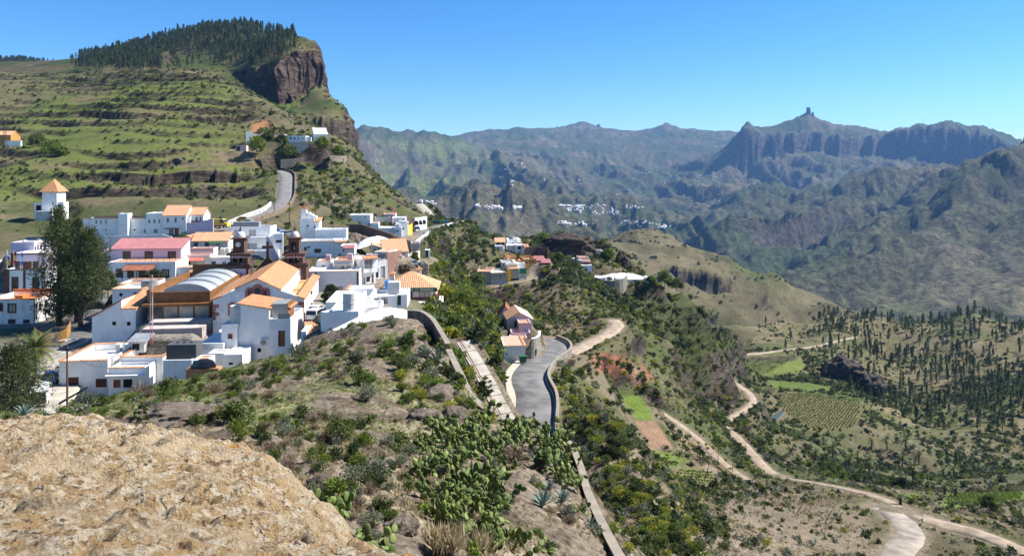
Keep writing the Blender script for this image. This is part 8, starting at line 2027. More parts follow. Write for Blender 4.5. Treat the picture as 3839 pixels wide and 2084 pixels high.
cnt.append(scrub('dry_slope_scrub', 'dry scrub on the tan slope at the bottom right', np.where((U >= 2600) & (GY > 52) & (GY < 200), 1.25, 0) * np.clip(wgt + 0.2, 0, 2) * HOLD, 18, 0.2, 1.05, dict(green=2, grey=3, dry=5, dark=1.5, yellow=0.6)))
cnt.append(scrub('hill_scrub', 'low scrub between the pines of the right hillside', np.where((U > 2560) & (GY >= 400) & (GY < 720), 0.09, 0) * wgt * HOLD, 19, 0.6, 2.0, dict(green=3, dark=4, grey=2, dry=2)))
cnt.append(scrub('ridge_scrub', 'dark scrub specks over the pale ridge beyond the knoll', np.where((U > 1500) & (GY >= 600) & (GY < 1400), 0.0075, 0) * wgt * VIS, 20, 1.5, 4.2, dict(green=3, dark=5, grey=1)))
cnt.append(scrub('mesa_scrub', 'scrub on ledges and foot of the table mountain', np.where((MK['mesa'] > 0.2) & (SLOPE < 1.6) & (GY < 860) & (U > 560), 0.035, 0) * wgt * VIS, 21, 0.8, 2.6, dict(green=4, dark=3, grey=2, yellow=1)))
cnt.append(scrub('low_scrub', 'low dry and green scrub between the shrubs of the knoll', np.where((GY > 13) & (GY < 84) & (U < 2330), 1.5, 0) * MK['kn'] * np.clip(0.25 + 1.8 * n3, 0, 1.5) * VIS, 23, 0.10, 0.55, dict(green=3, fresh=2, grey=3, dry=4, dark=1), 1.8))
cnt.append(scrub('village_garden_scrub', 'garden scrub behind the village houses', np.where((U < 1500) & (GY > 150) & (GY < 240), 0.05, 0) * np.clip(wgt, 0, 2), 22, 0.4, 1.6, dict(green=4, dark=3, fresh=2, grey=1)) if True else 0)
print('scrub', cnt)
rg = random.Random(31); nd = 0
def dome(u, v, w, lb, grp):
 global nd
 g = ray_ground(u, v)
 if g is None: return
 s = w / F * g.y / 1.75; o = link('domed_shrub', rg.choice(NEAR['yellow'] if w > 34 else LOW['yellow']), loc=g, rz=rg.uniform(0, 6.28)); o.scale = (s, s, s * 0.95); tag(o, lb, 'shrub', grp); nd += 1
for (poly, n, w0, w1, lb, grp) in (([(2260, 1330), (2420, 1290), (2560, 1330), (2740, 1480), (2770, 1560), (2640, 1580), (2480, 1500), (2330, 1440)], 95, 10, 26, 'yellow-green domed shrub on the spur below the dirt track', 'domed shrubs on the spur'),
         ([(1670, 1000), (1760, 1060), (1860, 1200), (1890, 1400), (1800, 1330), (1700, 1130)], 30, 18, 50, 'yellow-green domed shrub in the gully by the stairs', 'domed shrubs in the gully'),
         ([(2100, 1400), (2260, 1560), (2420, 1800), (2560, 2000), (2400, 2040), (2250, 1750), (2120, 1560)], 40, 16, 55, 'yellow-green domed shrub on the slope below the road wall', 'domed shrubs below the road wall'),
         ([(2560, 1600), (2800, 1720), (2900, 1800), (2700, 1800), (2520, 1650)], 26, 10, 24, 'yellow-green domed shrub beside the lower track', 'domed shrubs by the lower track'),
         ([(1150, 620), (1350, 620), (1480, 760), (1300, 780), (1180, 720)], 36, 10, 24, 'yellow-green domed shrub on the slope above the upper street', 'domed shrubs above the upper street'),
         ([(450, 320), (700, 330), (900, 420), (1000, 440), (800, 520), (500, 480)], 30, 8, 16, 'yellow-green domed shrub on the terraced hill', 'domed shrubs on the terraced hill'),
         ([(2000, 1100), (2180, 1100), (2260, 1200), (2100, 1230)], 22, 8, 22, 'yellow-green domed shrub on the bare slope', 'domed shrubs on the bare slope')):
 scatter_px(n, poly, lambda u, v: dome(u, v, rg.uniform(w0, w1), lb, grp))
def tuft_mesh(seed, mt, n=26, h=1.0):
 r = np.random.default_rng(seed); p = r.normal(size=(n, 3)) * np.array((0.22, 0.22, 0)); d = r.normal(size=(n, 3)) * 0.35; d[:, 2] = 1
 p[:, 2] = 0.3 * h; return leaf_mesh('tuft', p, 0.75 * h, 0.085, mt, seed, dirs=d * 2)
TU_S = [tuft_mesh(900 + i, V_straw) for i in range(3)]; TU_G = [tuft_mesh(920 + i, V_grass) for i in range(3)]
kn = MK['kn'] * (U < 2330)
gs = sst(0.0, 0.45, n1 + 0.5 * n3)
pts, ii, jj = sample(np.where((GY > 12) & (GY < 82), 15, 0) * kn * sst(-0.3, 0.35, n3 - 0.3 * gs) * np.where(GY < 30, 1.0, 0.5) * VIS, 41)
stuff('dry_grass', 'dry straw-coloured grass on the knoll', 'grass', pts, np.random.default_rng(1).uniform(0.08, 0.30, len(pts)), TU_S, 41); a_ = len(pts)
crest = (np.abs(VV - (1500 - (U - 300) * 0.2)) < 70) & (U < 900)
pts, ii, jj = sample(np.where((GY > 12) & (GY < 82), 9.0, 0) * kn * np.clip(gs * 0.7 + crest * 1.0, 0, 1.2) * VIS, 42)
stuff('green_grass', 'short green grass on the knoll', 'grass', pts, np.random.default_rng(2).uniform(0.07, 0.24, len(pts)), TU_G, 42); b_ = len(pts)
pts, ii, jj = sample(np.where((GY > 52) & (GY < 150) & (U > 2350), 2.2, 0) * sst(-0.2, 0.4, n1) * VIS, 43)
stuff('dry_grass', 'dry pale grass on the slopes at the bottom right', 'grass', pts, np.random.default_rng(3).uniform(0.2, 0.6, len(pts)), TU_S, 43)
print('grass', a_, b_, len(pts), 'domes', nd)
PEB = []
for i in range(4):
 Vv, Ff = ico(1); PEB.append(np_mesh('pebble', Vv * (1 + 0.3 * fbm(Vv[:, 0] * 2 + i * 5, Vv[:, 1] * 2 + Vv[:, 2] * 2, 2, 5))[:, None] * np.array((1, 0.8, 0.6)), Ff, M_rock_grey))
pts, ii, jj = sample(np.where((GY > 12) & (GY < 80), 2.6, 0) * kn * sst(-0.2, 0.5, n3) * VIS, 44)
stuff('stones', 'loose stones scattered over the knoll soil', 'stones', pts, 0.03 + 0.17 * np.random.default_rng(4).uniform(size=len(pts)) ** 4, PEB, 44)
for k, (du, dv) in enumerate(((0, 0), (60, -25), (-50, -10), (100, 10))):
 q = ray_ground(1690 + du, 2070 + dv)
 if q is not None:
  o = link('grass_clump', tuft_mesh(950 + k, V_straw, 90, 1.0), loc=q); o.scale = (0.75, 0.75, 0.85); tag(o, 'tall straw grass clump at the bottom edge of the picture', 'grass', 'tall straw clumps')
def crop_rows(nm, label, mt, spacing, along, size, lift=0.0, dens=2.2, soil=None):
 pl = FIELDS[nm]; Q = [P(*p) for p in pl]; q = np.array([p[:2] for p in Q]); a, b = (P(*along[0]), P(*along[1])); d = np.array((b.x - a.x, b.y - a.y)); d /= np.linalg.norm(d); nn = np.array((-d[1], d[0])); c = q.mean(0); rg = np.random.default_rng(len(nm)); out = []
 R_ = np.abs((q - c)).max() * 1.5
 for k in np.arange(-R_, R_, spacing):
  t = np.arange(-R_, R_, 1 / dens); pts_ = c + nn * (k + 0.02 * t ** 2 / R_ * 6)[:, None] + d * t[:, None] + rg.normal(size=(len(t), 2)) * 0.12
  m = poly_sd(pts_[:, 0], pts_[:, 1], q) < -0.4; out.append(pts_[m])
 o2 = np.concatenate(out); z = np.array([gz(x, y) for x, y in o2]); stuff(nm.replace('_field', '') + '_rows', label, 'crop', np.c_[o2, z], rg.uniform(size[0], size[1], len(o2)), mt, 7); return len(o2)
print(crop_rows('vineyard_field', 'rows of low vines in the valley field', LOW['fresh'] + LOW['green'], 2.3, ((2935, 1535, 350), (3205, 1605, 331)), (0.55, 0.85), dens=0.8),
  crop_rows('row_crop_field', 'rows of green crops in the lower field', LOW['fresh'], 0.85, ((2500, 1800, 122), (2675, 1815, 129)), (0.28, 0.40)),
  crop_rows('crop_field', 'leafy crop of the dark green field', LOW['green'] + LOW['fresh'], 0.75, ((2330, 1730, 121), (2470, 1775, 124)), (0.30, 0.46)),
  crop_rows('allotment_field', 'rows of green crops in the right field', LOW['fresh'], 1.1, ((3560, 1850, 178), (3839, 1840, 178)), (0.35, 0.5), dens=1.5),
  crop_rows('small_vineyard', 'vine rows of the small upper field', LOW['fresh'] + LOW['grey'], 2.0, ((2860, 1455, 388), (2920, 1450, 392)), (0.5, 0.8), dens=0.8))
# ================================================================ WALLS, VEHICLES, STREET THINGS
wall_line('long_wall', 'curved dark concrete wall at the top of the knoll edge', spline([(1530, 1196, 75), (1580, 1200, 74), (1620, 1228, 71), (1650, 1275, 66), (1680, 1330, 60)], 1), 0.9, 0.35, M_wallc, 0.06, below=2.5)
wall_line('long_wall', 'low tan wall running down the knoll beside the stairs', spline([(1682, 1335, 60), (1705, 1385, 56), (1735, 1450, 51), (1755, 1500, 48.5), (1795, 1545, 46), (1850, 1580, 45)], 1), 0.55, 0.4, M_wallc, 0.06, below=2.5)
wall_line('long_wall', 'straight tan wall below the cactus thicket', spline([(2130, 1690, 41), (2155, 1735, 38.5), (2180, 1800, 35.5), (2200, 1880, 32), (2232, 1960, 29), (2290, 2084, 25.6), (2330, 2160, 23.5)], 1), 0.55, 0.24, M_wallc, 0.05, below=3)
def offset_path(pts, off):
 out = []
 for i, p in enumerate(pts):
  d = pts[min(i + 1, len(pts) - 1)] - pts[max(i - 1, 0)]; d.z = 0; d.normalize(); out.append(p + Vector((d.y, -d.x, 0)) * off)
 return out
wall_line('road_parapet', 'stone parapet curving along the outer edge of the asphalt road', offset_path(PP['asphalt_road'], 3.6)[3:], 0.85, 0.4, M_stone, 0.1, below=7)
wall_line('road_parapet', 'grey parapet around the road bend by the yellow house', offset_path(PP['houses_road'], 3.3)[2:], 1.0, 0.5, M_stone, 0.15, below=9)
wall_line('road_parapet', 'white parapet on the outer edge of the upper street', offset_path(PP['upper_street'], 3.0), 0.9, 0.4, M_white, below=4)
wall_line('road_parapet', 'dark railing wall on the right of the hill road', offset_path(PP['hill_road'], 3.1)[8:], 1.1, 0.3, M_wallc, below=2)
wall_line('road_parapet', 'white kerb wall on the left of the hill road', offset_path(PP['hill_road'], -3.2)[4:26], 1.6, 0.5, mat('whitewashed_rubble', (0.55, 0.54, 0.52)), below=2)
wall_line('road_parapet', 'low stone wall along the restaurant street over the slope', offset_path(PP['restaurant_street'], 3.2)[14:], 0.8, 0.4, M_stone, below=5)
def side_strip(nm, pts, o0, o1, m, lift):
 A_, B_ = offset_path(pts, o0), offset_path(pts, o1); b = MB(); n = len(pts)
 vs = [v for a, c in zip(A_, B_) for v in (a + Vector((0, 0, lift)), c + Vector((0, 0, lift)), c + Vector((0, 0, -0.4)), a + Vector((0, 0, -0.4)))]
 b.add(vs, [q for i in range(n - 1) for q in ((i * 4, i * 4 + 1, i * 4 + 5, i * 4 + 4), (i * 4 + 1, i * 4 + 2, i * 4 + 6, i * 4 + 5), (i * 4 + 3, i * 4, i * 4 + 4, i * 4 + 7))]); return tag(b.build(nm, m), kind='structure')
side_strip('pavement', PP['asphalt_road'], -3.3, -4.7, mat('pale_pavement', (0.46, 0.41, 0.33), 0.9, 0.1, 1), 0.22)
side_strip('pavement', PP['houses_road'], -3.05, -4.2, MATS['pale_pavement'], 0.2)
side_strip('road_edge_line', PP['asphalt_road'][6:], 3.05, 3.2, mat('road_paint', (0.62, 0.61, 0.58), 0.8, 0.1, 2), 0.16)
st = empty('stairway', PP['stair_path'][0], 0, 'long pale concrete stairway with rusty handrail in the gully', 'stairs'); sp_ = pathpts('stair_path', 1.8); q0 = sp_[0]
for i in range(len(sp_) - 1):
 p, d = sp_[i], (sp_[i + 1] - sp_[i]); d.z = 0; L = d.length; d.normalize(); nn = Vector((-d.y, d.x, 0)); b = MB(); z = max(sp_[i].z, gz(p.x, p.y) + 0.1); z2 = max(sp_[i + 1].z, gz(sp_[i + 1].x, sp_[i + 1].y) + 0.1) + 0.12
 b.add([Vector((q.x, q.y, zz + dz)) - q0 for dz in (-1.2, 0) for q, zz in ((p - nn * 1.15, z), (p + d * L - nn * 1.15, z2), (p + d * L + nn * 1.15, z2), (p + nn * 1.15, z))], [(4, 5, 6, 7), (0, 1, 5, 4), (1, 2, 6, 5), (2, 3, 7, 6), (3, 0, 4, 7)]); b.build('step', M_conc, st)
for sgn in (1.1,):
 b = MB(); pl = [p - q0 + Vector((0, 0, 1.15)) for p in offset_path(sp_, sgn)]; b.tube(pl, 0.07, 5); b.tube([p - Vector((0, 0, 0.5)) for p in pl], 0.05, 5); b.build('handrail', mat('rusty_iron', (0.20, 0.085, 0.035), 0.8, 0.2, 4), st)
M_tyre = mat('tyre', (0.02, 0.02, 0.02), 0.9, 0.05); M_hub = mat('hubcap', (0.35, 0.35, 0.36), 0.4, 0.05, metal=0.7); M_carg = glass_mat('car_glass', (0.02, 0.025, 0.03), 0.05)
WHL = {}
def paint(nm, c): return mat('paint_' + nm, c, 0.25, 0.02, 1, spec=0.6)
def vehicle(name, label, cat, p, rz, m, kind='car', L=4.2, Wd=1.72, H=1.45):
 o = empty(name, p, rz, label, cat)
 if kind == 'van': prof = [(0, .35), (0, .95), (.10, 1.05), (.55, 1.15), (1.15, 1.95), (1.35, 2.02), (5.0, 2.05), (5.1, 1.9), (5.1, .35)]; win = [(.72, 1.25), (1.2, 1.88), (2.0, 1.88), (2.0, 1.25)]; L0, H0 = 5.1, 2.05
 elif kind == 'jeep': prof = [(0, .45), (0, .95), (.95, 1.05), (1.45, 1.62), (4.1, 1.65), (4.25, 1.0), (4.25, .45)]; win = [(1.12, 1.08), (1.5, 1.56), (3.95, 1.57), (4.0, 1.08)]; L0, H0 = 4.25, 1.65
 else: prof = [(0, .32), (0, .62), (.12, .74), (1.0, .90), (1.65, 1.38), (2.1, 1.45), (3.2, 1.42), (3.85, 1.02), (4.15, .95), (4.2, .32)]; win = [(1.16, .93), (1.70, 1.33), (3.12, 1.35), (3.62, .99)]; L0, H0 = 4.2, 1.45
 kx, kz = L / L0, H / H0; n = len(prof); b = MB(); hw = Wd / 2
 def yy(z): return hw * (1 - 0.16 * max(0, (z / H0 - 0.62) / 0.38))
 vs = [(x * kx - L / 2, s_ * yy(z), z * kz) for s_ in (-1, 1) for x, z in prof]
 b.add(vs, [tuple(range(n)), tuple(range(n, 2 * n))[::-1]] + [(i, (i + 1) % n, n + (i + 1) % n, n + i) for i in range(n)]); b.build('body', m, o)
 for s_ in (-1, 1): MB().add([(x * kx - L / 2, s_ * (yy(z) + 0.012), z * kz) for x, z in win], [(0, 1, 2, 3)]).build('side_window', M_carg, o)
 i = 3 if kind != 'jeep' else 2
 def strip(i, nm):
  (xa, za), (xb, zb) = prof[i], prof[i + 1]; up = Vector((-(zb - za), 0, xb - xa)).normalized() * 0.012
  MB().add([((xa + (xb - xa) * t) * kx - L / 2 + up.x, s_ * (yy(za + (zb - za) * t) - 0.1), (za + (zb - za) * t) * kz + up.z) for t, s_ in ((0.1, -1), (0.1, 1), (0.92, 1), (0.92, -1))], [(0, 1, 2, 3)]).build(nm, M_carg, o)
 strip(i, 'windscreen'); strip({'car': 6, 'van': 7, 'jeep': 4}[kind], 'rear_window')
 for s_ in (-1, 1): MB().box(-L / 2 - 0.02, -L / 2 + 0.06, s_ * hw * 0.72 - 0.16, s_ * hw * 0.72 + 0.16, 0.58, 0.74).build('headlight', M_frame, o); MB().box(L / 2 - 0.06, L / 2 + 0.02, s_ * hw * 0.8 - 0.1, s_ * hw * 0.8 + 0.1, 0.62, 0.86).build('tail_light', M_red, o)
 if 'w' not in WHL:
  t = MB().lathe([(0.2, -0.1), (0.31, -0.1), (0.33, -0.06), (0.33, 0.06), (0.31, 0.1), (0.2, 0.1)], 16); WHL['w'] = t.mesh('tyre', M_tyre); WHL['h'] = MB().lathe([(0.02, -0.085), (0.2, -0.09), (0.21, 0.09), (0.02, 0.085)], 12).mesh('rim', M_hub)
 for x in (-L * 0.31, L * 0.30):
  for s_ in (-1, 1):
   w = link('wheel', WHL['w'], o); w.matrix_local = Matrix.Translation((x, s_ * (hw - 0.08), 0.33)) @ Matrix.Rotation(R(90), 4, 'X'); link('rim', WHL['h'], w)
 return o
def vat(u, v, Y): 
 p = P(u, v, Y); p.z = gz(p.x, p.y) + 0.06; return p
def pv(u, v, Y): return P(u, v, Y)
W1 = paint('white', (0.72, 0.72, 0.71))
vehicle('van', 'white delivery van parked behind the bushy pine', 'van', pv(152, 1508, 90.5), R(-62), W1, 'van', 5.3, 1.95, 2.3)
vehicle('car', 'silver grey car parked by the palm', 'car', pv(146, 1440, 97.5), R(-118), paint('silver', (0.42, 0.43, 0.45)))
vehicle('car', 'white car half hidden behind the bushy pine', 'car', pv(122, 1462, 95), R(-118), W1)
vehicle('car', 'bright blue car at the corner of the low white house', 'car', pv(196, 1428, 98.5), R(-70), paint('blue', (0.02, 0.10, 0.42)))
vehicle('car', 'dark car at the street beside the small white house', 'car', pv(368, 1158, 140), R(200), paint('dark', (0.03, 0.03, 0.035)))
amb = vehicle('ambulance', 'yellow ambulance van with red markings beside the lilac wall', 'ambulance', pv(*c2(372, 650), 213), R(174), paint('yellow', (0.72, 0.52, 0.02)), 'van', 6.0, 2.1, 2.7)
MB().box(-2.7, 2.6, 1.055, 1.07, 0.45, 0.85).build('red_stripe', M_red, amb); MB().box(-1.0, -0.7, -0.5, 0.5, 2.7, 2.85).build('beacon', paint('beacon', (0.03, 0.1, 0.6)), amb)
vehicle('car', 'orange-yellow car parked at the foot of the hill road', 'car', pv(*c2(648, 585), 220), R(190), paint('orange', (0.62, 0.36, 0.03)), H=1.7)
vehicle('jeep', 'white estate car parked behind the bell tower', 'car', pv(*c2(1160, 738), 208), R(180), W1, 'jeep', 4.5)
vehicle('car', 'blue car left of the white estate car', 'car', pv(*c2(1000, 700), 214), R(178), MATS['paint_blue'])
vehicle('car', 'dark car behind the parapet near the cross', 'car', pv(*c2(805, 1020), 186), R(182), MATS['paint_dark'])
vehicle('jeep', 'white off-road car parked beside the church corner', 'car', pv(*c8(390, 545), 108), R(-95), W1, 'jeep', 4.3, 1.8, 1.8)
vehicle('car', 'small white car behind the off-road car', 'car', pv(*c8(395, 440), 114), R(-95), W1)
vehicle('car', 'silver car on the street by the chequered tower', 'car', pv(*c7(1605, 700), 178), R(200), MATS['paint_silver'])
vehicle('car', 'black car by the brown garden wall', 'car', pv(*c7(1375, 795), 171), R(-60), MATS['paint_dark'])
vehicle('car', 'dark blue car before the arched wall', 'car', pv(*c3(1095, 372), 276), R(-62), paint('navy', (0.01, 0.03, 0.14)))
vehicle('jeep', 'dark green off-road car at the end of the upper street', 'car', pv(*c3(1335, 302), 325), R(190), paint('green', (0.01, 0.05, 0.04)), 'jeep', 4.4)
vehicle('car', 'dark car on the hillside track', 'car', vat(665, 580, 300), R(182), MATS['paint_dark'])
vehicle('car', 'white car on the cave house road', 'car', vat(*c13(1910, 778), 346), R(185), W1)
for i, (u, v, Y, m, lb) in enumerate(((*c12(898, 1190), 144, M_greenp, 'dark green waste container at the white garage'), (*c12(1092, 1058), 150, mat('bin_green', (0.02, 0.2, 0.12), 0.6), 'green container at the stone terrace wall'), (*c3(1395, 305), 330, MATS['bin_green'], 'green container at the end of the upper street'), (*c3(1445, 300), 332, MATS['blue_plastic'], 'blue container at the end of the upper street'))):
 o = empty('waste_container', pv(u, v, Y), R(10), lb, 'container'); MB().add([(-.6, -.45, .1), (.6, -.45, .1), (.6, .45, .1), (-.6, .45, .1), (-.72, -.55, 1.2), (.72, -.55, 1.2), (.72, .55, 1.2), (-.72, .55, 1.2)], [(0, 1, 5, 4), (1, 2, 6, 5), (2, 3, 7, 6), (3, 0, 4, 7), (0, 3, 2, 1)]).build('bin', m, o); MB().box(-.76, .76, -.6, .6, 1.2, 1.38).build('lid', m, o)
o = empty('brick_pile', pv(*c5(775, 1290), 90), R(4), 'pile of orange bricks under a black sheet by the utility hut', 'bricks'); MB().box(-2, 2, -.7, .7, -0.5, 0.9).build('bricks', M_tile, o)
b = MB().lathe([(1.4, 0.9), (1.5, 1.1), (1.2, 1.7), (0.5, 1.95)], 14); b.v = [(x * (1 + 0.2 * math.sin(7 * y)), y * 0.6, z) for x, y, z in b.v]; b.build('sheet', paint('black_plastic', (0.015, 0.015, 0.016)), o)
M_pole = mat('old_pole', (0.10, 0.075, 0.055), 0.95, 0.2, 3)
POLES = [(252, 1500, 1295, 84, 'dark wooden pole in front of the low white house'), (92, 1545, 1385, 80, 'thin pole in front of the bushy pine'), (475, 790, 697, 255, 'pole on the grass behind the long white building'), (530, 740, 668, 268, 'pole below the dark rock bank'), (708, 735, 680, 262, 'pole at the right of the rock bank'), (625, 775, 722, 250, 'thin pole above the gabled annex'), (980, 750, 685, 262, 'pole in scrub left of the hill road'), (1028, 800, 712, 236, 'pole at the kerb of the hill road'), (1085, 840, 760, 228, 'pole below the hill road'), (1118, 760, 676, 268, 'pole right of the hill road railing'), (1182, 815, 735, 240, 'pole on the slope above the white stepped house'), (1295, 812, 735, 262, 'pole above the round-cornered house'), (394, 1045, 0, 0, ''), (1590, 965, 870, 197, 'tall pole by the chequered tower'), (1582, 960, 885, 198, 'second pole by the chequered tower'), (1680, 952, 905, 240, 'thin pole on the slope over the valley'), (1675, 955, 912, 238, 'thinner pole beside the slope pole'), (396, 425, 372, 420, 'pole high on the terraced hill'), (126, 530, 500, 330, 'short pole on the left hillside'), (2037, 902, 850, 330, 'thin pole on the ridge of the middle knoll')]
PT = {}
for u, vb, vt, Y, lb in POLES:
 if not Y: continue
 p = P(u, vb, Y); h = (vb - vt) / F * Y; o = empty('utility_pole', p, 0, lb, 'pole'); r = 0.13 if Y < 100 else 0.15
 MB().tube([(0, 0, -3), (0, 0, h)], [r, r * 0.75], 7).build('shaft', M_pole, o); MB().box(-0.6, 0.6, -0.05, 0.05, h - 0.5, h - 0.38).build('crossarm', M_pole, o); PT[u] = p + Vector((0, 0, h - 0.4))
o = empty('fallen_pole', P(222, 1512, 86), 0, 'leaning broken pole before the low white house', 'pole'); q = P(330, 1450, 86) - P(222, 1512, 86); MB().tube([(0, 0, 0), q], [0.14, 0.1], 7).build('shaft', M_pole, o)
def wire(label, a, b_, sag, r=0.018):
 m = MB(); pts = [a.lerp(b_, t / 16) - Vector((0, 0, sag * 4 * (t / 16) * (1 - t / 16))) for t in range(17)]; m.tube([p - a for p in pts], r, 4); o = m.build('wire', M_black, loc=a); tag(o, label, 'wire')
wire('sagging wire from the wooden pole to the low white house', PT[252], P(405, 1372, 96), 0.8); wire('wire from the left edge to the wooden pole', P(-60, 1400, 78), PT[252], 0.5); wire('second wire from the left edge to the wooden pole', P(-60, 1412, 78), PT[252] - Vector((0, 0, 0.4)), 0.5)
for a, b_, lb in ((475, 530, 'wire between the two grass slope poles'), (530, 708, 'long wire along the rock bank'), (708, 980, 'wire crossing to the hill road'), (980, 1028, 'wire beside the hill road'), (1028, 1085, 'wire below the hill road'), (1085, 1182, 'wire over the slope scrub'), (1182, 1295, 'wire toward the round-cornered house')): wire(lb, PT[a], PT[b_], 0.9, 0.03)
wire('wire with flags across the church lane', P(*c8(60, 0), 118), P(*c8(870, 20), 124), 0.6, 0.02)
for u, vb, vt, Y, lb in ((148, 1365, 1282, 104, 'black street lamp at the junction by the palm'), (*c4(375, 400), 1136, 126, 'black street lamp at the corner of the weathered house'), (*c6(1570, 1340), 1090, 121, 'black street lamp in the church lane'), (*c5(883, 690), 1164, 108, 'black wall lamp post at the church corner')):
 p = P(u, vb, Y); h = (vb - vt) / F * Y; o = empty('street_lamp', p, 0, lb, 'street lamp'); MB().lathe([(0.16, 0), (0.13, 0.5), (0.05, 0.55), (0.045, h - 0.7)], 8).build('post', M_black, o); MB().lathe([(0.07, h - 0.7), (0.2, h - 0.25), (0.22, h - 0.22), (0.04, h)], 6).build('lantern', M_black, o)
def lattice(name, label, p, h, w, m, n=10, top=0.15, arms=()):
 o = empty(name, p, R(15), label, 'mast'); b = MB(); r = 0.013 + w * 0.009
 def k(t, s1, s2): ww = w * (1 - t) + w * top * t; return Vector((s1 * ww / 2, s2 * ww / 2, h * t))
 for s1, s2 in ((-1, -1), (1, -1), (1, 1), (-1, 1)): b.tube([k(0, s1, s2), k(1, s1, s2)], r * 1.4, 4)
 c4_ = ((-1, -1), (1, -1), (1, 1), (-1, 1))
 for i in range(n):
  for j in range(4): b.tube([k(i / n, *c4_[j]), k((i + 1) / n, *c4_[(j + 1) % 4])], r, 3); b.tube([k((i + 1) / n, *c4_[j]), k((i + 1) / n, *c4_[(j + 1) % 4])], r, 3)
 b.build('lattice', m, o)
 for z in arms: MB().tube([(-w * 1.6, 0, h * z), (w * 1.6, 0, h * z)], r * 1.6, 4).build('arm', m, o)
lattice('antenna_mast', 'thin red and white lattice mast before the timber hall', P(*c4(1556, 660), 104), 10.2, 0.34, mat('mast_red', (0.42, 0.16, 0.12), 0.6, 0.3, 0.8, alt=(0.6, 0.58, 0.55)), 16, 0.9)
lattice('power_pylon', 'grey lattice pylon on the terraced slope at the left edge', P(18, 650, 282), 20.5, 2.6, M_pole, 9, 0.12, (0.8, 0.9))
fo = empty('slat_fence', P(172, 1275, 113), 0, 'curved golden timber slat fence around the shaded play area', 'fence'); fpts = spline([(128, 1262, 117), (150, 1280, 113), (185, 1284, 112), (225, 1280, 112), (250, 1262, 115), (264, 1235, 121)], 0.24); sl = MB().box(-0.05, 0.05, -0.03, 0.03, -0.4, 1.55).mesh('slat', mat('golden_timber', (0.36, 0.20, 0.06), 0.7, 0.15, 3))
for p in fpts: q = link('slat', sl, fo); q.location = p - fo.location
g = P(290, 1279, 112.5); tm = text_mesh('road_lettering', 'STOP', 1.9, MATS['road_paint'], None, Matrix.Identity(4), 0.004, 0.03); tm.matrix_world = Matrix.Translation((g.x + 1.9, g.y + 0.7, g.z + 0.22)) @ Matrix.Rotation(R(182), 4, 'Z'); tag(tm, kind='structure')
def person(label, p, rz, top, legs, sit=False):
 o = empty('person', p, rz, label, 'person'); h = 1.7; k = -0.42 if sit else 0
 vs = [(0, 0, .95 + k), (0, 0, 1.2 + k), (0, 0, 1.42 + k), (0, 0, 1.52 + k), (0, .02, 1.64 + k), (.2, 0, 1.4 + k), (.25, .05, 1.14 + k), (.18, -.16, .98 + k), (-.2, 0, 1.4 + k), (-.25, .05, 1.14 + k), (-.18, -.16, .98 + k)]
 ed = [(0, 1), (1, 2), (2, 3), (3, 4), (2, 5), (5, 6), (6, 7), (2, 8), (8, 9), (9, 10)]; rad = [.15, .15, .16, .055, .1, .065, .05, .04, .065, .05, .04]
 for s_ in (1, -1):
  n = len(vs); vs += ([(s_ * .1, -.42, .52), (s_ * .1, -.45, .06), (s_ * .1, -.58, .05)] if sit else [(s_ * .1, -.03, .5), (s_ * .11, 0, .07), (s_ * .11, -.13, .04)]); ed += [(0, n), (n, n + 1), (n + 1, n + 2)]; rad += [.085, .055, .04]
 m0 = bpy.data.meshes.new('body'); m0.from_pydata(vs, ed, []); t = bpy.data.objects.new('tmp', m0); COL.objects.link(t); t.modifiers.new('s', 'SKIN'); t.modifiers.new('d', 'SUBSURF').levels = 1
 for i, sv in enumerate(m0.skin_vertices[0].data): sv.radius = (rad[i] * 1.15, rad[i] * 1.15); sv.use_root = i == 0
 me = bpy.data.meshes.new_from_object(t.evaluated_get(bpy.context.evaluated_depsgraph_get())); bpy.data.objects.remove(t); me.materials.clear()
 for q in (paint('cloth' + top, {'dark': (0.03, 0.03, 0.05), 'red': (0.25, 0.03, 0.03), 'white': (0.6, 0.6, 0.6)}[top]), mat('cloth_leg', (0.03, 0.035, 0.06), 0.9, 0.1), mat('skin', (0.40, 0.22, 0.15), 0.6, 0.03)): me.materials.append(q)
 me.polygons.foreach_set('material_index', [1 if p.center.z < 0.93 + k and abs(p.center.x) < 0.17 else 2 if p.center.z > 1.5 + k or (abs(p.center.x) > 0.15 and p.center.z < 1.03 + k) else 0 for p in me.polygons]); me.polygons.foreach_set('use_smooth', [True] * len(me.polygons)); link('body', me, o)
 MB().lathe([(.02, -.1), (.075, -.09), (.098, -.02), (.1, .05), (.07, .11), (.01, .13)], 10, (0, .01, 1.66 + k)).build('head', MATS['skin'], o, smooth=True); MB().lathe([(.104, .0), (.108, .05), (.08, .115), (.01, .14)], 10, (0, .025, 1.66 + k)).build('hair', M_black, o, smooth=True)
for i, (x, y, Y, rz, t, lb) in enumerate(((1300, 1190, 129.5, 2.5, 'dark', 'person in dark clothes leaning at the restaurant terrace rail'), (1322, 1205, 128.5, 2.2, 'red', 'person in a dark red top at the restaurant terrace rail'), (1335, 1228, 126.5, 1.6, 'dark', 'person in black nearest the corner of the restaurant terrace'))): person(lb, P(*c3(x, y), Y), rz, t, 'dark')
person('person in dark clothes beside the weathered house corner', pv(*c4(472, 385), 125), 0.5, 'dark', 'dark'); person('person in a white shirt by the street pines', pv(*ca(680, 1290), 118), 2.0, 'white', 'dark')
pd = [P(*p) for p in ((2868, 1592, 318), (2900, 1560, 328), (2935, 1540, 336), (2944, 1552, 332), (2915, 1590, 320), (2880, 1605, 314))]
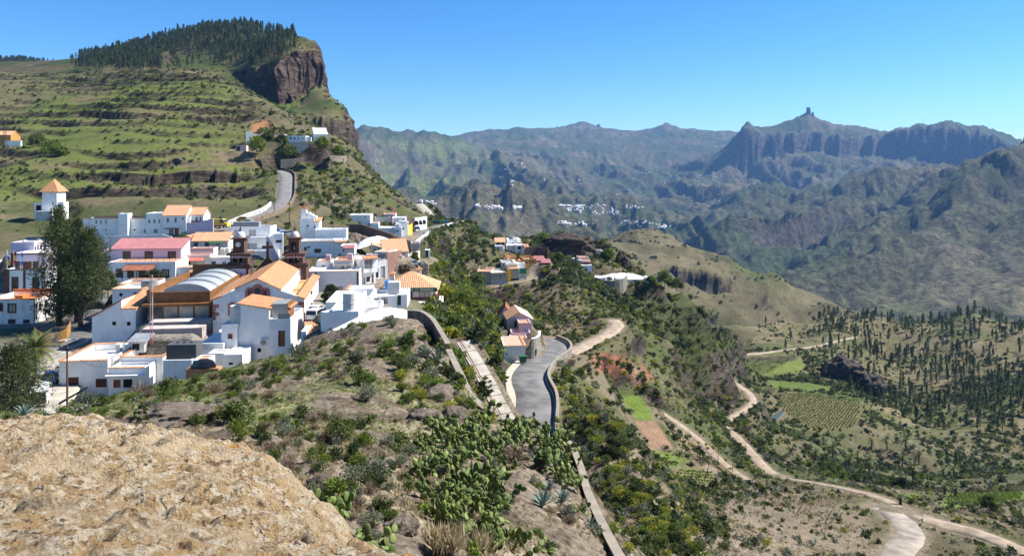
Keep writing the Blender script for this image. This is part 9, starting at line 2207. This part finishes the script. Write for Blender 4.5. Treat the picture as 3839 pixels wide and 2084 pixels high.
zp = sum(p.z for p in pd) / 6 + 1.2; pm, nt, bb = newmat('pond_water'); bb.inputs['Base Color'].default_value = (0.045, 0.07, 0.05, 1); bb.inputs['Roughness'].default_value = 0.45; bb.inputs['Specular IOR Level'].default_value = 0.2
tag(MB().add([(p.x, p.y, zp) for p in pd], [tuple(range(6))]).build('pond', pm), kind='structure')
wall_line('pond_wall', 'pale concrete rim around the small valley pond', [Vector((p.x, p.y, zp)) for p in pd + pd[:1]], 0.25, 0.4, M_wallc, below=3)
def monolith(u, vb, vt, wpx, Y, nm, lb, seed):
 X_ = (u - CX) / F * Y; zb = gz(X_, Y) - 4; h = (HZ - vt) / F * Y - zb; w = wpx / F * Y / 2; n = 14; b = MB(); vs = []; rg = random.Random(seed)
 for i in range(9):
  t = i / 8; k = w * (1.12 - 0.22 * t - (0.35 if i == 8 else 0)) * rg.uniform(0.93, 1.07)
  for j in range(n): a = 2 * math.pi * j / n; kk = k * (1 + 0.12 * math.sin(3 * a + seed) + rg.uniform(-0.05, 0.05)); vs.append((kk * math.cos(a), kk * math.sin(a), h * t - h * 0.25 * (i == 0)))
 b.add(vs, [(i * n + j, i * n + (j + 1) % n, (i + 1) * n + (j + 1) % n, (i + 1) * n + j) for i in range(8) for j in range(n)] + [tuple(8 * n + j for j in range(n))]); o = b.build(nm, mat('monolith_rock', (0.10, 0.08, 0.065), 0.95, 0.2, 0.02), loc=(X_, Y, zb)); tag(o, lb, 'rock')
monolith(3030, 448, 403, 15, 6405, 'rock_monolith', 'tall rock monolith standing on the far pointed peak', 3); monolith(3047, 448, 421, 8, 6405, 'rock_monolith', 'short rock beside the tall monolith', 4)
monolith(2187, 470, 456, 10, 8480, 'summit_rock', 'small square rock on the far central summit', 5); monolith(2244, 476, 466, 12, 8450, 'summit_rock', 'low rock right of the far central summit', 6)
hm = []
for i, (u, v, Y) in enumerate(((1305, 880, 195), (500, 905, 170), (1180, 905, 203), (855, 850, 205), (1450, 985, 148), (760, 905, 190), (330, 1020, 130), (1560, 925, 190))):
 p = P(u, v, Y); o = empty('roof_aerial', p, i * 0.7, 'thin television aerial on a village roof', 'aerial', 'television aerials'); b = MB().tube([(0, 0, -1.5), (0, 0, 2.6)], 0.03, 4); [b.tube([(-0.5 + 0.04 * q, 0, 2.5 - 0.22 * q), (0.5 - 0.04 * q, 0, 2.5 - 0.22 * q)], 0.018, 3) for q in range(4)]; b.build('rods', M_metal, o)
for i in range(4):
 b = MB(); w, d, h = ((7, 8, 6), (11, 7, 5), (8, 8, 9), (14, 8, 5))[i]
 b.box(-w / 2, w / 2, -d / 2, d / 2, -3, h); k = w * 0.55
 b.add([(-k, -d * .55, h), (k, -d * .55, h), (k, d * .55, h), (-k, d * .55, h), (-k, 0, h + 1.8), (k, 0, h + 1.8)], [(0, 1, 5, 4), (2, 3, 4, 5), (0, 4, 3), (1, 2, 5)], 1 if i == 1 else 0)
 for q in range(3): b.box(-w * .35 + q * w * .3, -w * .35 + q * w * .3 + 1.1, -d / 2 - 0.05, -d / 2, 1.2, 2.6, 2)
 hm.append(b.mesh('far_house', [M_white, M_tile, M_dark]))
rg = random.Random(77)
FV = [([(2100, 772), (2270, 770), (2330, 800), (2290, 815), (2180, 800), (2110, 790)], 80, 'tiny white house in the main cluster of the far village', 'houses of the main far village'), ([(2330, 822), (2420, 835), (2520, 848), (2510, 858), (2400, 855), (2330, 838)], 34, 'tiny white house in the row right of the far village', 'houses right of the far village'), ([(1750, 755), (1800, 770), (1960, 775), (1960, 790), (1800, 785)], 34, 'tiny white house in the row left of the far village', 'houses left of the far village'), ([(2080, 828), (2200, 838), (2190, 848), (2090, 842)], 16, 'tiny white house below the far village', 'houses below the far village'),
  ([(1575, 758), (1640, 762), (1640, 778), (1580, 775)], 12, 'tiny white house of the hamlet behind the road bend', 'houses behind the road bend'), ([(2350, 770), (2415, 772), (2410, 790), (2340, 785)], 12, 'tiny white house in the small far hamlet', 'houses of the small far hamlet'), ([(2150, 650), (2700, 640), (2720, 760), (2450, 760), (2200, 720)], 30, 'lone tiny white house on the far slopes', 'lone houses on the far slopes'), ([(1840, 600), (2050, 620), (2060, 700), (1880, 700)], 10, 'lone tiny white house under the far left range', 'lone houses under the far range')]
for poly, n, lb, gr in FV:
 def fh(u, v):
  g = ray_ground(u, v, 1400)
  if g is None: return
  o = link('far_house', rg.choice(hm), loc=g, rz=rg.uniform(-0.5, 0.5)); s = rg.uniform(0.55, 1.0); o.scale = (s, s, s); tag(o, lb, 'house', gr)
 scatter_px(n, poly, fh)
